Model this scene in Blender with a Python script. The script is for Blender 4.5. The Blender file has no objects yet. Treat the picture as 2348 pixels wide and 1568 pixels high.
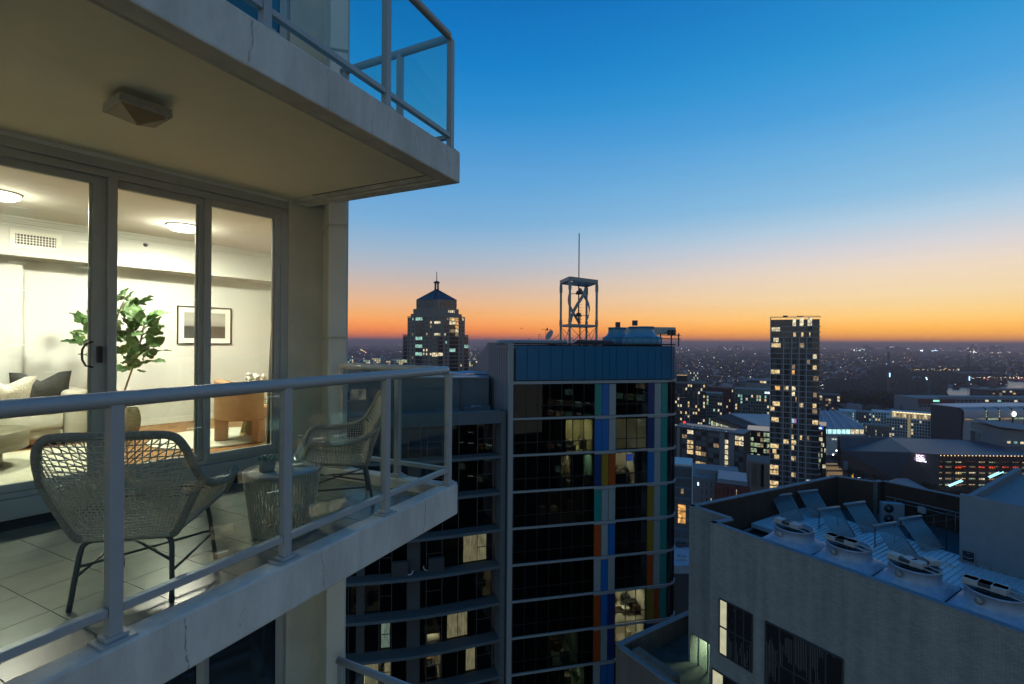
import bpy, math, random
from mathutils import Vector, Matrix
random.seed(7)
S = bpy.context.scene
COL = S.collection
R = math.radians
# ---------------------------------------------------------------- camera
F0 = 1119.0                      # focal length in the units of a 2347 wide picture
ROLL = R(0.4)
cam = bpy.data.cameras.new('camera'); camo = bpy.data.objects.new('camera', cam); COL.objects.link(camo)
cam.sensor_width = 36; cam.lens = 36*F0/2347; cam.clip_start = .05; cam.clip_end = 90000
rc = Vector((math.cos(ROLL), 0, math.sin(ROLL))); uc = Vector((-math.sin(ROLL), 0, math.cos(ROLL)))
m3 = Matrix((rc, uc, Vector((0, -1, 0)))).transposed()
camo.matrix_world = m3.to_4x4()
S.camera = camo
# ---------------------------------------------------------------- render / exposure
S.render.engine = 'CYCLES'
S.view_settings.view_transform = 'Standard'; S.view_settings.look = 'None'
S.view_settings.exposure = .24; S.view_settings.gamma = 1; S.view_settings.use_curve_mapping = False
cy = S.cycles
cy.use_denoising = True; cy.max_bounces = 8; cy.diffuse_bounces = 6; cy.glossy_bounces = 3
cy.transparent_max_bounces = 24; cy.transmission_bounces = 4; cy.volume_bounces = 0
cy.caustics_reflective = False; cy.caustics_refractive = False; cy.sample_clamp_indirect = 4
cy.volume_step_rate = 10
# ---------------------------------------------------------------- sky (dusk, sun just under the horizon ahead and to the right)
def lin(c):
    return tuple(((v/255)/12.92 if v/255 <= .04045 else ((v/255+.055)/1.055)**2.4) for v in c)
W = bpy.data.worlds.new('World'); S.world = W; W.use_nodes = True
nt = W.node_tree; N = nt.nodes; Lk = nt.links
for n in list(N): N.remove(n)
out = N.new('ShaderNodeOutputWorld'); bg = N.new('ShaderNodeBackground'); bg2 = N.new('ShaderNodeBackground')
add = N.new('ShaderNodeAddShader')
tc = N.new('ShaderNodeTexCoord'); sep = N.new('ShaderNodeSeparateXYZ'); Lk.new(tc.outputs['Generated'], sep.inputs[0])
def mth(op, a, b=None, clamp=False):
    n = N.new('ShaderNodeMath'); n.operation = op; n.use_clamp = clamp
    for i, v in enumerate((a, b)):
        if v is None: continue
        if isinstance(v, (int, float)): n.inputs[i].default_value = v
        else: Lk.new(v, n.inputs[i])
    return n.outputs[0]
el = mth('ARCSINE', sep.outputs['Z'])
fac = mth('DIVIDE', el, R(45), True)
def elev(y): return math.degrees(math.atan((784-y)/F0))
def ramp(stops, f):
    n = N.new('ShaderNodeValToRGB'); Lk.new(f, n.inputs[0]); cr = n.color_ramp; cr.interpolation = 'EASE' if 0 else 'LINEAR'
    while len(cr.elements) > 1: cr.elements.remove(cr.elements[-1])
    for i, (e, c) in enumerate(stops):
        p = max(0, min(1, e/45))
        s = cr.elements[0] if i == 0 else cr.elements.new(p)
        k_ = .96 if e < 5 else .93 if e < 10 else .89; s.position = p; s.color = (*(v*k_ for v in lin(c)), 1)
    return n.outputs[0]
SK1 = [(0, (190, 92, 70)), (.5, (224, 112, 60)), (1.5, (243, 140, 62)), (3, (240, 168, 100)), (4.6, (228, 180, 140)), (6.3, (206, 182, 166)), (8.3, (178, 180, 188)),
       (10.5, (156, 181, 204)), (13.3, (122, 172, 212)), (17, (98, 162, 212)), (20.6, (78, 152, 210)), (25.2, (38, 138, 204)), (29.5, (10, 124, 196)), (35, (0, 108, 182)), (42, (0, 82, 152))]
SK2 = [(0, (200, 134, 100)), (.5, (252, 160, 50)), (1.5, (255, 182, 70)), (2.7, (246, 200, 118)), (4.6, (242, 214, 166)), (7, (234, 214, 192)), (9, (212, 208, 210)),
       (11.5, (178, 204, 224)), (14, (138, 188, 222)), (17.5, (112, 176, 220)), (22, (72, 158, 216)), (27, (40, 144, 206)), (35, (10, 116, 188)), (42, (2, 88, 160))]
az = mth('ARCTAN2', sep.outputs['X'], sep.outputs['Y'])
side = N.new('ShaderNodeMapRange'); side.interpolation_type = 'SMOOTHSTEP'; Lk.new(az, side.inputs[0])
side.inputs[1].default_value = R(-12); side.inputs[2].default_value = R(44)
mx = N.new('ShaderNodeMix'); mx.data_type = 'RGBA'; Lk.new(side.outputs[0], mx.inputs[0])
Lk.new(ramp(SK1, fac), mx.inputs[6]); Lk.new(ramp(SK2, fac), mx.inputs[7])
# the eastern half of the sky (behind the camera) is unseen, brightened to pale blue-grey to light faces turned this way
SK3 = [(0, (144, 148, 144)), (5, (160, 168, 170)), (12, (146, 166, 182)), (25, (102, 144, 180)), (42, (30, 106, 166))]
bk = N.new('ShaderNodeMapRange'); bk.interpolation_type = 'SMOOTHSTEP'
dotx = mth('ADD', mth('MULTIPLY', sep.outputs['X'], .42), mth('MULTIPLY', sep.outputs['Y'], .907))
Lk.new(dotx, bk.inputs[0]); bk.inputs[1].default_value = .35; bk.inputs[2].default_value = -.55
mx2 = N.new('ShaderNodeMix'); mx2.data_type = 'RGBA'; Lk.new(bk.outputs[0], mx2.inputs[0])
Lk.new(mx.outputs[2], mx2.inputs[6]); Lk.new(ramp(SK3, fac), mx2.inputs[7])
# thin cloud streak low on the right
ns = N.new('ShaderNodeTexNoise'); ns.inputs['Scale'].default_value = 3; ns.inputs['Detail'].default_value = 4
mp = N.new('ShaderNodeMapping'); mp.inputs['Scale'].default_value = (1, 1, 26); Lk.new(tc.outputs['Generated'], mp.inputs[0]); Lk.new(mp.outputs[0], ns.inputs[0])
nf = N.new('ShaderNodeMapRange'); Lk.new(ns.outputs[0], nf.inputs[0]); nf.inputs[1].default_value = .35; nf.inputs[2].default_value = .7
nf.inputs[3].default_value = .988; nf.inputs[4].default_value = 1.012
vm = N.new('ShaderNodeVectorMath'); vm.operation = 'SCALE'; Lk.new(mx2.outputs[2], vm.inputs[0]); Lk.new(nf.outputs[0], vm.inputs['Scale'])
Lk.new(vm.outputs[0], bg.inputs[0])
gl_ = N.new('ShaderNodeMapRange'); gl_.interpolation_type = 'SMOOTHSTEP'; Lk.new(el, gl_.inputs[0]); gl_.inputs[1].default_value = 0; gl_.inputs[2].default_value = R(5); gl_.inputs[3].default_value = 1.3; gl_.inputs[4].default_value = 1.0
Lk.new(gl_.outputs[0], bg.inputs[1])
sky = N.new('ShaderNodeTexSky'); sky.sky_type = 'NISHITA'; sky.sun_disc = False; sky.sun_elevation = R(-1.5); sky.sun_rotation = R(25)
Lk.new(sky.outputs[0], bg2.inputs[0]); bg2.inputs[1].default_value = .02
Lk.new(bg.outputs[0], add.inputs[0]); Lk.new(bg2.outputs[0], add.inputs[1]); Lk.new(add.outputs[0], out.inputs[0])

# ---------------------------------------------------------------- projection helpers (a picture position and a depth or height give a place)
def ray(x, y): return (rc*(x-1173.5) + uc*(784-y) + Vector((0, F0, 0)))/F0
def P(x, y, d): return ray(x, y)*d
def PZ(x, y, z):
    r = ray(x, y); return r*(z/r.z)
# ---------------------------------------------------------------- materials
MATS = {}
def mat(name, col, rough=.7, metal=0., var=0., scale=3., bump=0., bscale=60., spec=.5, wear=None, stretch=None, stops=None, sheen=0):
    if name in MATS: return MATS[name]
    m = bpy.data.materials.new(name); m.use_nodes = True; t = m.node_tree; b = t.nodes['Principled BSDF']
    b.inputs['Base Color'].default_value = (*col, 1); b.inputs['Roughness'].default_value = rough; b.inputs['Metallic'].default_value = metal
    b.inputs['Specular IOR Level'].default_value = spec
    if sheen: b.inputs['Sheen Weight'].default_value = sheen
    if var or bump:
        g = t.nodes.new('ShaderNodeTexCoord'); src = g.outputs['Object']
        if stretch:
            mpn = t.nodes.new('ShaderNodeMapping'); mpn.inputs['Scale'].default_value = stretch; t.links.new(src, mpn.inputs[0]); src = mpn.outputs[0]
    if var:
        n = t.nodes.new('ShaderNodeTexNoise'); n.inputs['Scale'].default_value = scale; n.inputs['Detail'].default_value = 7; n.inputs['Roughness'].default_value = .65
        t.links.new(src, n.inputs['Vector'])
        r = t.nodes.new('ShaderNodeValToRGB'); t.links.new(n.outputs[0], r.inputs[0])
        w = wear or tuple(c*(1-var) for c in col)
        r.color_ramp.elements[0].position = .32; r.color_ramp.elements[0].color = (*w, 1)
        r.color_ramp.elements[1].position = .66; r.color_ramp.elements[1].color = (*(min(1, c*(1+var*.4)) for c in col), 1)
        t.links.new(r.outputs[0], b.inputs['Base Color'])
    if bump:
        n2 = t.nodes.new('ShaderNodeTexNoise'); n2.inputs['Scale'].default_value = bscale; n2.inputs['Detail'].default_value = 5
        t.links.new(src, n2.inputs['Vector']); bp = t.nodes.new('ShaderNodeBump'); bp.inputs['Strength'].default_value = bump; bp.inputs['Distance'].default_value = .02
        t.links.new(n2.outputs[0], bp.inputs['Height']); t.links.new(bp.outputs[0], b.inputs['Normal'])
    MATS[name] = m; return m
def emi(name, col, st, var=0., scale=1., stretch=None):
    if name in MATS: return MATS[name]
    m = bpy.data.materials.new(name); m.use_nodes = True; t = m.node_tree; b = t.nodes['Principled BSDF']
    b.inputs['Base Color'].default_value = (.02, .02, .02, 1); b.inputs['Roughness'].default_value = .4
    b.inputs['Emission Color'].default_value = (*col, 1); b.inputs['Emission Strength'].default_value = st
    if var:
        g = t.nodes.new('ShaderNodeTexCoord'); src = g.outputs['Object']
        if stretch:
            mpn = t.nodes.new('ShaderNodeMapping'); mpn.inputs['Scale'].default_value = stretch; t.links.new(src, mpn.inputs[0]); src = mpn.outputs[0]
        n = t.nodes.new('ShaderNodeTexNoise'); n.inputs['Scale'].default_value = scale; n.inputs['Detail'].default_value = 3; t.links.new(src, n.inputs['Vector'])
        r = t.nodes.new('ShaderNodeMapRange'); t.links.new(n.outputs[0], r.inputs[0]); r.inputs[1].default_value = .36; r.inputs[2].default_value = .64
        r.inputs[3].default_value = st*(1-var); r.inputs[4].default_value = st*(1+var*.5); t.links.new(r.outputs[0], b.inputs['Emission Strength'])
    MATS[name] = m; return m
def glass(name, tint=(1, 1, 1), rough=0., ior=1.45, refl=1.):
    if name in MATS: return MATS[name]
    m = bpy.data.materials.new(name); m.use_nodes = True; t = m.node_tree; t.nodes.remove(t.nodes['Principled BSDF'])
    o = t.nodes['Material Output']; tr = t.nodes.new('ShaderNodeBsdfTransparent'); tr.inputs[0].default_value = (*tint, 1)
    gl = t.nodes.new('ShaderNodeBsdfGlossy'); gl.inputs['Roughness'].default_value = rough; gl.inputs[0].default_value = (refl, refl, refl, 1)
    fr = t.nodes.new('ShaderNodeFresnel'); ge = t.nodes.new('ShaderNodeNewGeometry'); mr = t.nodes.new('ShaderNodeMapRange')
    t.links.new(ge.outputs['Backfacing'], mr.inputs[0]); mr.inputs[3].default_value = ior; mr.inputs[4].default_value = 1/ior; t.links.new(mr.outputs[0], fr.inputs[0]); mxx = t.nodes.new('ShaderNodeMixShader')
    t.links.new(fr.outputs[0], mxx.inputs[0]); t.links.new(tr.outputs[0], mxx.inputs[1]); t.links.new(gl.outputs[0], mxx.inputs[2]); t.links.new(mxx.outputs[0], o.inputs[0])
    MATS[name] = m; return m
# ---------------------------------------------------------------- mesh builder
WL = {}
def wloc(o): return WL.get(o.name, Vector((0, 0, 0))) if o else Vector((0, 0, 0))
class MB:
    def __init__(s): s.v = []; s.f = []; s.m = []; s.mi = 0; s.smooth = False; s.sm = []
    def add(s, vs, fs):
        b = len(s.v); s.v += [tuple(v) for v in vs]; s.f += [tuple(i+b for i in f) for f in fs]; s.m += [s.mi]*len(fs); s.sm += [s.smooth]*len(fs); return s
    def prism(s, poly, z0, z1):          # poly counter-clockwise in plan; z0/z1 numbers or lists
        n = len(poly); a = z0 if hasattr(z0, '__len__') else [z0]*n; b = z1 if hasattr(z1, '__len__') else [z1]*n
        area = sum(poly[i][0]*poly[(i+1) % n][1]-poly[(i+1) % n][0]*poly[i][1] for i in range(n))
        if area < 0: poly = poly[::-1]; a = a[::-1]; b = b[::-1]
        vs = [(p[0], p[1], a[i]) for i, p in enumerate(poly)] + [(p[0], p[1], b[i]) for i, p in enumerate(poly)]
        return s.add(vs, [tuple(range(n-1, -1, -1)), tuple(range(n, 2*n))] + [(i, (i+1) % n, n+(i+1) % n, n+i) for i in range(n)])
    def box(s, c, d, rz=0., mtx=None):   # centre, full sizes
        x, y, z = (q/2 for q in d); M = Matrix.Rotation(rz, 3, 'Z') if mtx is None else mtx; c = Vector(c)
        vs = [c+M@Vector((sx*x, sy*y, sz*z)) for sz in (-1, 1) for sx, sy in ((-1, -1), (1, -1), (1, 1), (-1, 1))]
        return s.add(vs, [(3, 2, 1, 0), (4, 5, 6, 7), (0, 1, 5, 4), (1, 2, 6, 5), (2, 3, 7, 6), (3, 0, 4, 7)])
    def bar(s, a, b, w, h=None, up=(0, 0, 1)):
        a = Vector(a); b = Vector(b); h = h or w; y = (b-a); L = y.length
        if L < 1e-6: return s
        y = y/L; u = Vector(up)
        if abs(u.dot(y)) > .98: u = Vector((1, 0, 0))
        x = y.cross(u).normalized(); z = x.cross(y)
        return s.box((a+b)/2, (w, L, h), mtx=Matrix((x, y, z)).transposed())
    def tube(s, path, r, n=8, closed=False, cap=True):
        path = [Vector(p) for p in path]; L = len(path); rr = r if hasattr(r, '__len__') else [r]*L; vs = []; pu = None
        for i, p in enumerate(path):
            if closed: t = path[(i+1) % L]-path[i-1]
            else: t = path[min(i+1, L-1)]-path[max(i-1, 0)]
            t.normalize()
            if pu is None:
                u = Vector((0, 0, 1)) if abs(t.z) < .9 else Vector((1, 0, 0))
            else: u = pu
            x = t.cross(u).normalized(); u = x.cross(t).normalized(); pu = u
            vs += [p+(x*math.cos(k*2*math.pi/n)+u*math.sin(k*2*math.pi/n))*rr[i] for k in range(n)]
        fs = []
        for i in range(L if closed else L-1):
            j = (i+1) % L
            fs += [(i*n+k, i*n+(k+1) % n, j*n+(k+1) % n, j*n+k) for k in range(n)]
        if cap and not closed: fs += [tuple(range(n-1, -1, -1)), tuple((L-1)*n+k for k in range(n))]
        o = s.smooth; s.smooth = True; s.add(vs, fs); s.smooth = o; return s
    def lathe(s, prof, c=(0, 0, 0), n=24, cap=True, sx=1, sy=1):
        vs = []; c = Vector(c)
        for r, z in prof: vs += [c+Vector((r*sx*math.cos(k*2*math.pi/n), r*sy*math.sin(k*2*math.pi/n), z)) for k in range(n)]
        fs = [(i*n+k, i*n+(k+1) % n, (i+1)*n+(k+1) % n, (i+1)*n+k) for i in range(len(prof)-1) for k in range(n)]
        o = s.smooth; s.smooth = True; s.add(vs, fs); s.smooth = o
        if cap: s.f.append(tuple(range(len(s.v)-len(vs)+n-1, len(s.v)-len(vs)-1, -1))); s.f.append(tuple(len(s.v)-n+k for k in range(n))); s.m += [s.mi]*2; s.sm += [False]*2
        return s
    def quad(s, a, b, c, d): return s.add([a, b, c, d], [(0, 1, 2, 3)])
    def blob(s, c, r, sub=8, jit=.2, sz=1.):
        c = Vector(c); vs = []; n = sub; h = max(3, sub//2)
        for i in range(h+1):
            th = math.pi*i/h
            for k in range(n):
                ph = 2*math.pi*k/n; q = r*(1+random.uniform(-jit, jit))
                vs.append(c+Vector((q*math.sin(th)*math.cos(ph), q*math.sin(th)*math.sin(ph), q*sz*math.cos(th))))
        return s.add(vs, [(i*n+k, (i+1)*n+k, (i+1)*n+(k+1) % n, i*n+(k+1) % n) for i in range(h) for k in range(n)])
    def build(s, name, mats, parent=None, kind=None, label=None, bevel=0., smooth=None, seg=2):
        off = wloc(parent); me = bpy.data.meshes.new(name)
        me.from_pydata([(v[0]-off.x, v[1]-off.y, v[2]-off.z) for v in s.v], [], s.f)
        ms = mats if isinstance(mats, (list, tuple)) else [mats]
        for q in ms: me.materials.append(q)
        me.polygons.foreach_set('material_index', [min(i, len(ms)-1) for i in s.m]); me.polygons.foreach_set('use_smooth', [bool(x) or bool(smooth) for x in s.sm]); me.update()
        o = bpy.data.objects.new(name, me); COL.objects.link(o)
        if parent: o.parent = parent; WL[o.name] = off
        if kind: o['kind'] = kind
        if label: o['label'] = label
        if bevel:
            b = o.modifiers.new('bevel', 'BEVEL'); b.width = bevel; b.segments = seg; b.limit_method = 'ANGLE'
        return o
def thing(name, label, cat, loc, group=None, rz=0.):
    o = bpy.data.objects.new(name, None); COL.objects.link(o); o.empty_display_size = .1; o.location = loc; o.rotation_euler.z = rz
    o['label'] = label; o['category'] = cat
    if group: o['group'] = group
    WL[o.name] = Vector(loc) if not rz else Vector((0, 0, 0)); return o
def tag(o, label, cat, group=None):
    o['label'] = label; o['category'] = cat
    if group: o['group'] = group
    return o
def clone(o, parent=None, loc=None, rz=None, label=None):
    c = o.copy(); COL.objects.link(c)
    if parent: c.parent = parent
    if loc is not None: c.location = loc
    if rz is not None: c.rotation_euler.z = rz
    if label: c['label'] = label
    for ch in list(o.children): clone(ch, c)
    return c
def inst(name, me, parent, loc, rz=0., scale=None):          # a piece that shares its mesh
    o = bpy.data.objects.new(name, me); COL.objects.link(o); off = wloc(parent)
    if parent: o.parent = parent
    o.location = Vector(loc)-off; o.rotation_euler.z = rz; WL[o.name] = Vector((0, 0, 0))
    if scale: o.scale = scale
    return o
def mesh_of(mb, mats):
    o = mb.build('tmp', mats); me = o.data; bpy.data.objects.remove(o); return me
# ================================================================ the balcony
mConc = mat('painted_concrete', (.66, .63, .54), .85, var=.16, scale=2.2, bump=.12, bscale=90, wear=(.40, .39, .35))
mFasc = mat('fascia_concrete', (.68, .665, .58), .9, var=.34, scale=2.6, bump=.25, bscale=120, stretch=(1, 1, .3), wear=(.50, .47, .40))
mSoff = mat('soffit_paint', (.93, .88, .66), .9, var=.05, scale=1.2, bump=.05, bscale=160)
mAlu = mat('powder_coated_rail', (.40, .41, .39), .38, var=.05, scale=8, spec=.6)
mFrame = mat('grey_door_frame', (.40, .41, .385), .42, var=.08, scale=5)
mFrameL = mat('light_door_bead', (.5, .5, .46), .4)
mTile = mat('balcony_tile', (.175, .20, .165), .26, var=.14, scale=5, bump=.02)
mGrout = mat('tile_grout', (.10, .105, .09), .9)
mGl = glass('railing_glass', (.92, .96, .94), ior=1.45, refl=.8)
mGlEdge = mat('glass_edge', (.02, .06, .05), .2)
mDoorG = glass('door_glass', (.97, .985, .96), ior=1.42)
mBlack = mat('black_plastic', (.012, .012, .013), .4)
mCrack = mat('crack_line', (.30, .285, .25), .95)
mDkStrip = mat('dark_strip', (.02, .022, .022), .9)
# plan directions
a26 = R(26); EA = Vector((math.sin(a26), math.cos(a26), 0)); EB = Vector((-math.cos(a26), math.sin(a26), 0))
C0 = PZ(1050, 1108, -1.249); C0.z = 0
ZF = -1.34; ZC = -1.249; ZI = -1.30; ST = 2.91; ZS = 1.405
a38 = R(38); FD = Vector((math.sin(a38), math.cos(a38), 0)); FN = Vector((math.cos(a38), -math.sin(a38), 0)); FB = Vector((-2.30, 4.92, 0))
def FP(s, o, z): return FB + FD*s + FN*o + Vector((0, 0, z))
def BP(a, b, z): return C0 - EA*a + EB*b + Vector((0, 0, z))    # a back along the front edge, b in along the end edge
def s_at(x, o=0.):                                                # facade coordinate under picture column x
    r = ray(x, 784); t = (FB+FN*o).dot(FN)/r.dot(FN); return (r*t-FB).dot(FD)
def slab_poly(inset=0., far=7.2):
    # front edge, end edge, cut along the facade
    pts = [BP(far, inset, 0), BP(inset, inset, 0), BP(inset, 1.9, 0), FP(-far+.5, -.012, 0)]
    return [(p.x, p.y) for p in pts]
def cracks(parent, specs):
    mb = MB()
    for (a, z0, z1, zs) in specs:
        n = 14; z = z0; x = a; pts = []
        for i in range(n+1):
            pts.append((x, z0+(z1-z0)*i/n)); x += random.uniform(-.02, .02)*random.random()
        for i in range(n):
            w = .0011*random.uniform(.2, 1.8)*zs
            p, q = pts[i], pts[i+1]
            mb.quad(BP(p[0]-w, -.0022, p[1]), BP(p[0]+w, -.0022, p[1]), BP(q[0]+w, -.0022, q[1]), BP(q[0]-w, -.0022, q[1]))
    return mb.build('crack', mCrack, parent, kind='stuff')
def make_slab(name, label, dz, crk):
    t = thing(name, label, 'balcony', BP(0, 0, ZC-.27+dz))
    mb = MB(); mb.prism(slab_poly(.13), ZF-.13+dz, ZF-.006+dz); mb.build('slab', mSoff, t)
    k = .13; far = 7.2
    # edge beam: curb and downstand in one
    mb = MB()
    A = [BP(far, 0, 0), BP(0, 0, 0), BP(0, 2.0, 0)]; B = [BP(far, k, 0), BP(k, k, 0), BP(k, 2.0, 0)]
    z0, z1 = ZC-.268+dz, ZC+dz
    def ring(z): return [(p.x, p.y, z) for p in A] + [(p.x, p.y, z) for p in B]
    vs = ring(z0)+ring(z1)
    fs = [(0, 1, 7, 6), (1, 2, 8, 7), (3, 9, 10, 4), (4, 10, 11, 5), (6, 7, 10, 9), (7, 8, 11, 10), (0, 3, 4, 1), (1, 4, 5, 2), (0, 6, 9, 3), (2, 5, 11, 8)]
    mb.add(vs, fs); mb.build('edge_beam', mFasc, t, bevel=.012)
    mb = MB(); g0 = ZC-.262+dz
    for q0, q1, z in ((k+.001, k+.045, g0+.006),):   # drip strip inside the beam
        A = [BP(far, q0, z), BP(q0, q0, z), BP(q0, 1.9, z)]; B = [BP(far, q1, z), BP(q1, q1, z), BP(q1, 1.9, z)]
        C = [p+Vector((0, 0, .05)) for p in A+B]
        mb.add(A+B+C, [(0, 3, 4, 1), (1, 4, 5, 2), (3, 9, 10, 4), (4, 10, 11, 5), (0, 1, 7, 6), (1, 2, 8, 7)])
    mb.build('drip_strip', mConc, t)
    cracks(t, crk)
    return t
ub = make_slab('balcony_slab', 'cracked concrete balcony overhead with a cream underside and one square ceiling lamp', ST,
               [(2.02, ZC-.24+ST, ZC-.02+ST, 1.6), (1.50, ZC-.26+ST, ZC-.02+ST, 1.2), (1.12, ZC-.26+ST, ZC-.05+ST, 1.5), (.66, ZC-.26+ST, ZC-.03+ST, 1), (.2, ZC-.2+ST, ZC-.05+ST, 1.4), (.08, ZC-.26+ST, ZC-.08+ST, .8), (2.6, ZC-.24+ST, ZC-.02+ST, 1), (.95, ZC-.2+ST, ZC-.02+ST, .7)])
lb = make_slab('balcony_slab', 'concrete balcony floor with low curb carrying the two rope chairs and drum table', 0,
               [(.52, ZC-.24, ZC-.01, 2), (.95, ZC-.2, ZC-.0, 1.2), (1.5, ZC-.24, ZC-.02, 1.2), (2.3, ZC-.26, ZC-.02, 1.5), (2.05, ZC-.2, ZC-.1, .8)])
make_slab('balcony_slab', 'concrete balcony of the storey below with its rail end at the bottom edge', -ST, [])
# dark strip laid on the flat soffit, its colour standing for a groove's shade
mb = MB()
for dz_, pr_ in ((0, None), (ST, ub)):
    if pr_ is None: continue
    g_ = MB()
    for q0, q1 in ((.182, .196),):
        zz = ZF-.13+dz_-.0015; A = [BP(7.0, q0, zz), BP(q0, q0, zz), BP(q0, 1.6, zz)]; B = [BP(7.0, q1, zz), BP(q1, q1, zz), BP(q1, 1.6, zz)]; C = [p+Vector((0, 0, .01)) for p in A+B]
        g_.add(A+B+C, [(0, 3, 4, 1), (1, 4, 5, 2), (3, 9, 10, 4), (4, 10, 11, 5), (0, 1, 7, 6), (1, 2, 8, 7)])
    g_.build('groove_shade_strip', mDkStrip, pr_)
for q0, q1 in ((.178, .200),):
    A = [BP(7.2, q0, ZS+.02), BP(q0, q0, ZS+.02), BP(q0, 1.9, ZS+.02)]; B = [BP(7.2, q1, ZS+.02), BP(q1, q1, ZS+.02), BP(q1, 1.9, ZS+.02)]
# floor tiles, each one laid, parallel to the railing
fl = thing('tiled_floor', 'pale grey square tiles of the balcony floor under the chairs', 'floor', BP(1, 1, ZF)); fl['kind'] = 'structure'; del fl['category']
mb = MB(); mb.prism(slab_poly(.132), ZF-.0055, ZF-.003); mb.build('grout', mGrout, fl)
TS = .322; tm = mesh_of(MB().box((0, 0, -.004), (TS-.004, TS-.004, .008)), mTile)
poly = slab_poly(.135)
def inside(p, poly):
    c = False; n = len(poly)
    for i in range(n):
        (x1, y1), (x2, y2) = poly[i], poly[(i+1) % n]
        if (y1 > p[1]) != (y2 > p[1]) and p[0] < (x2-x1)*(p[1]-y1)/(y2-y1)+x1: c = not c
    return c
rzT = math.atan2(EA.y, EA.x)
def clip(poly, sub):   # Sutherland-Hodgman, clip poly by convex sub
    A = sum(sub[i][0]*sub[(i+1) % len(sub)][1]-sub[(i+1) % len(sub)][0]*sub[i][1] for i in range(len(sub)))
    if A < 0: sub = sub[::-1]
    o = poly
    for i in range(len(sub)):
        a, b = sub[i], sub[(i+1) % len(sub)]; o2 = []
        if not o: return o
        for j in range(len(o)):
            p, q = o[j-1], o[j]
            sp = (b[0]-a[0])*(p[1]-a[1])-(b[1]-a[1])*(p[0]-a[0]); sq = (b[0]-a[0])*(q[1]-a[1])-(b[1]-a[1])*(q[0]-a[0])
            if (sp >= 0) != (sq >= 0):
                t = sp/(sp-sq); o2.append((p[0]+(q[0]-p[0])*t, p[1]+(q[1]-p[1])*t))
            if sq >= 0: o2.append(q)
        o = o2
    return o
for i in range(0, 17):
    for j in range(0, 11):
        c = BP(.14+TS*(i+.5)+.1, .14+TS*(j+.5), 0); cs = [c+EA*(sx*(TS/2-.0025))+EB*(sy*(TS/2-.0025)) for sx, sy in ((-1, -1), (1, -1), (1, 1), (-1, 1))]
        ins = [inside((p.x, p.y), poly) for p in cs]
        if all(ins): inst('tile', tm, fl, (c.x, c.y, ZF), rzT)
        elif any(ins):
            q = clip([(p.x, p.y) for p in cs], poly)
            if len(q) > 2: MB().prism(q, ZF-.0075, ZF).build('tile', mTile, fl)
for k in range(17):   # part row at the open end
    c = BP(.14+.05, .14+TS*(k+.5), 0); cs = [c+EA*(sx*.0475)+EB*(sy*(TS/2-.0025)) for sx, sy in ((-1, -1), (1, -1), (1, 1), (-1, 1))]
    q = clip([(p.x, p.y) for p in cs], poly)
    if len(q) > 2: MB().prism(q, ZF-.0075, ZF).build('tile', mTile, fl)
# ---------------------------------------------------------------- railings
def railing(name, label, dz, post_a, ends=True, group=None):
    t = thing(name, label, 'railing', BP(.06, .06, ZC+dz), group)
    r = .034; zr = -.25+dz; in_ = .065; W0 = 1.34
    mb = MB(); cs = .06
    path = [BP(6.9, in_, zr)]+[BP(x, in_, zr) for x in (3, 1, in_+cs)]
    path += [BP(in_+cs*(1-math.sin(q)), in_+cs*(1-math.cos(q)), zr) for q in (R(22), R(45), R(67), R(90))] + [BP(in_, b, zr) for b in (.5, 1.0, W0)]
    # elliptical handrail: tube scaled flat
    mb.tube(path, r, 14); mb.build('handrail', mAlu, t)
    def post(p, d):
        q = MB(); rz = math.atan2(d.y, d.x); q.box((p.x, p.y, (ZC+.012+dz+zr-.02)/2), (.05, .05, zr-.02-ZC-.012-dz), rz)
        o = q.build('post', mAlu, t, bevel=.003)
        q = MB(); q.box((p.x, p.y, ZC+.006+dz), (.135, .11, .012), rz)
        w = Matrix.Rotation(rz, 3, 'Z'); q2 = [Vector((p.x, p.y, 0))+w@Vector((sx*.042, sy*.038, 0)) for sx, sy in ((-1, -1), (1, -1), (1, 1), (-1, 1))]
        q.prism([(v.x, v.y) for v in q2], ZC+.0125+dz, ZC+.03+dz); q.build('base_plate', mAlu, o, bevel=.004)
    for a in post_a: post(BP(a, in_, 0), EA)
    post(BP(in_, .62, 0), EB); post(BP(in_, W0-.04, 0), EB)
    # bottom rails and panes between posts
    zb = ZC+.13+dz; pa = sorted(post_a)
    for i in range(len(pa)-1):
        a, b = pa[i]+.028, pa[i+1]-.028
        MB().bar(BP(a, in_, zb), BP(b, in_, zb), .042, .036).build('bottom_rail', mAlu, t, bevel=.003)
        g = MB().bar(BP(a+.012, in_, (zb+.016+zr-.02)/2), BP(b-.012, in_, (zb+.016+zr-.02)/2), .008, zr-.036-zb).build('glass_pane', mGl, t)
    for b0, b1 in ((in_+.022, .598), (.642, W0-.062)):
        MB().bar(BP(in_, b0, zb), BP(in_, b1, zb), .042, .036).build('bottom_rail', mAlu, t, bevel=.003)
        MB().bar(BP(in_, b0+.012, (zb+.016+zr-.02)/2), BP(in_, b1-.012, (zb+.016+zr-.02)/2), .008, zr-.036-zb).build('glass_pane', mGl, t)
    return t
def a_of(x):   # front-edge coordinate of a picture column
    r = ray(x, 1000); q = BP(0, .065, 0); n = EB; t = q.dot(n)/r.dot(n); p = r*t; return (C0-p).dot(EA)
PA = [.065]+[a_of(x) for x in (884, 655, 263)]; PA += [PA[-1]+.85, PA[-1]+1.7, PA[-1]+2.6]
railing('railing', 'grey metal and glass railing round the balcony with the rope chairs', 0, PA)
railing('railing', 'blue-grey railing on the balcony overhead, seen against the open sky', ST, [.065, PA[1]+.02, PA[2]+.15, PA[3], PA[4], PA[5]])
railing('railing', 'railing of the balcony below, only its rounded end at the bottom edge', -ST, PA)
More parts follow.
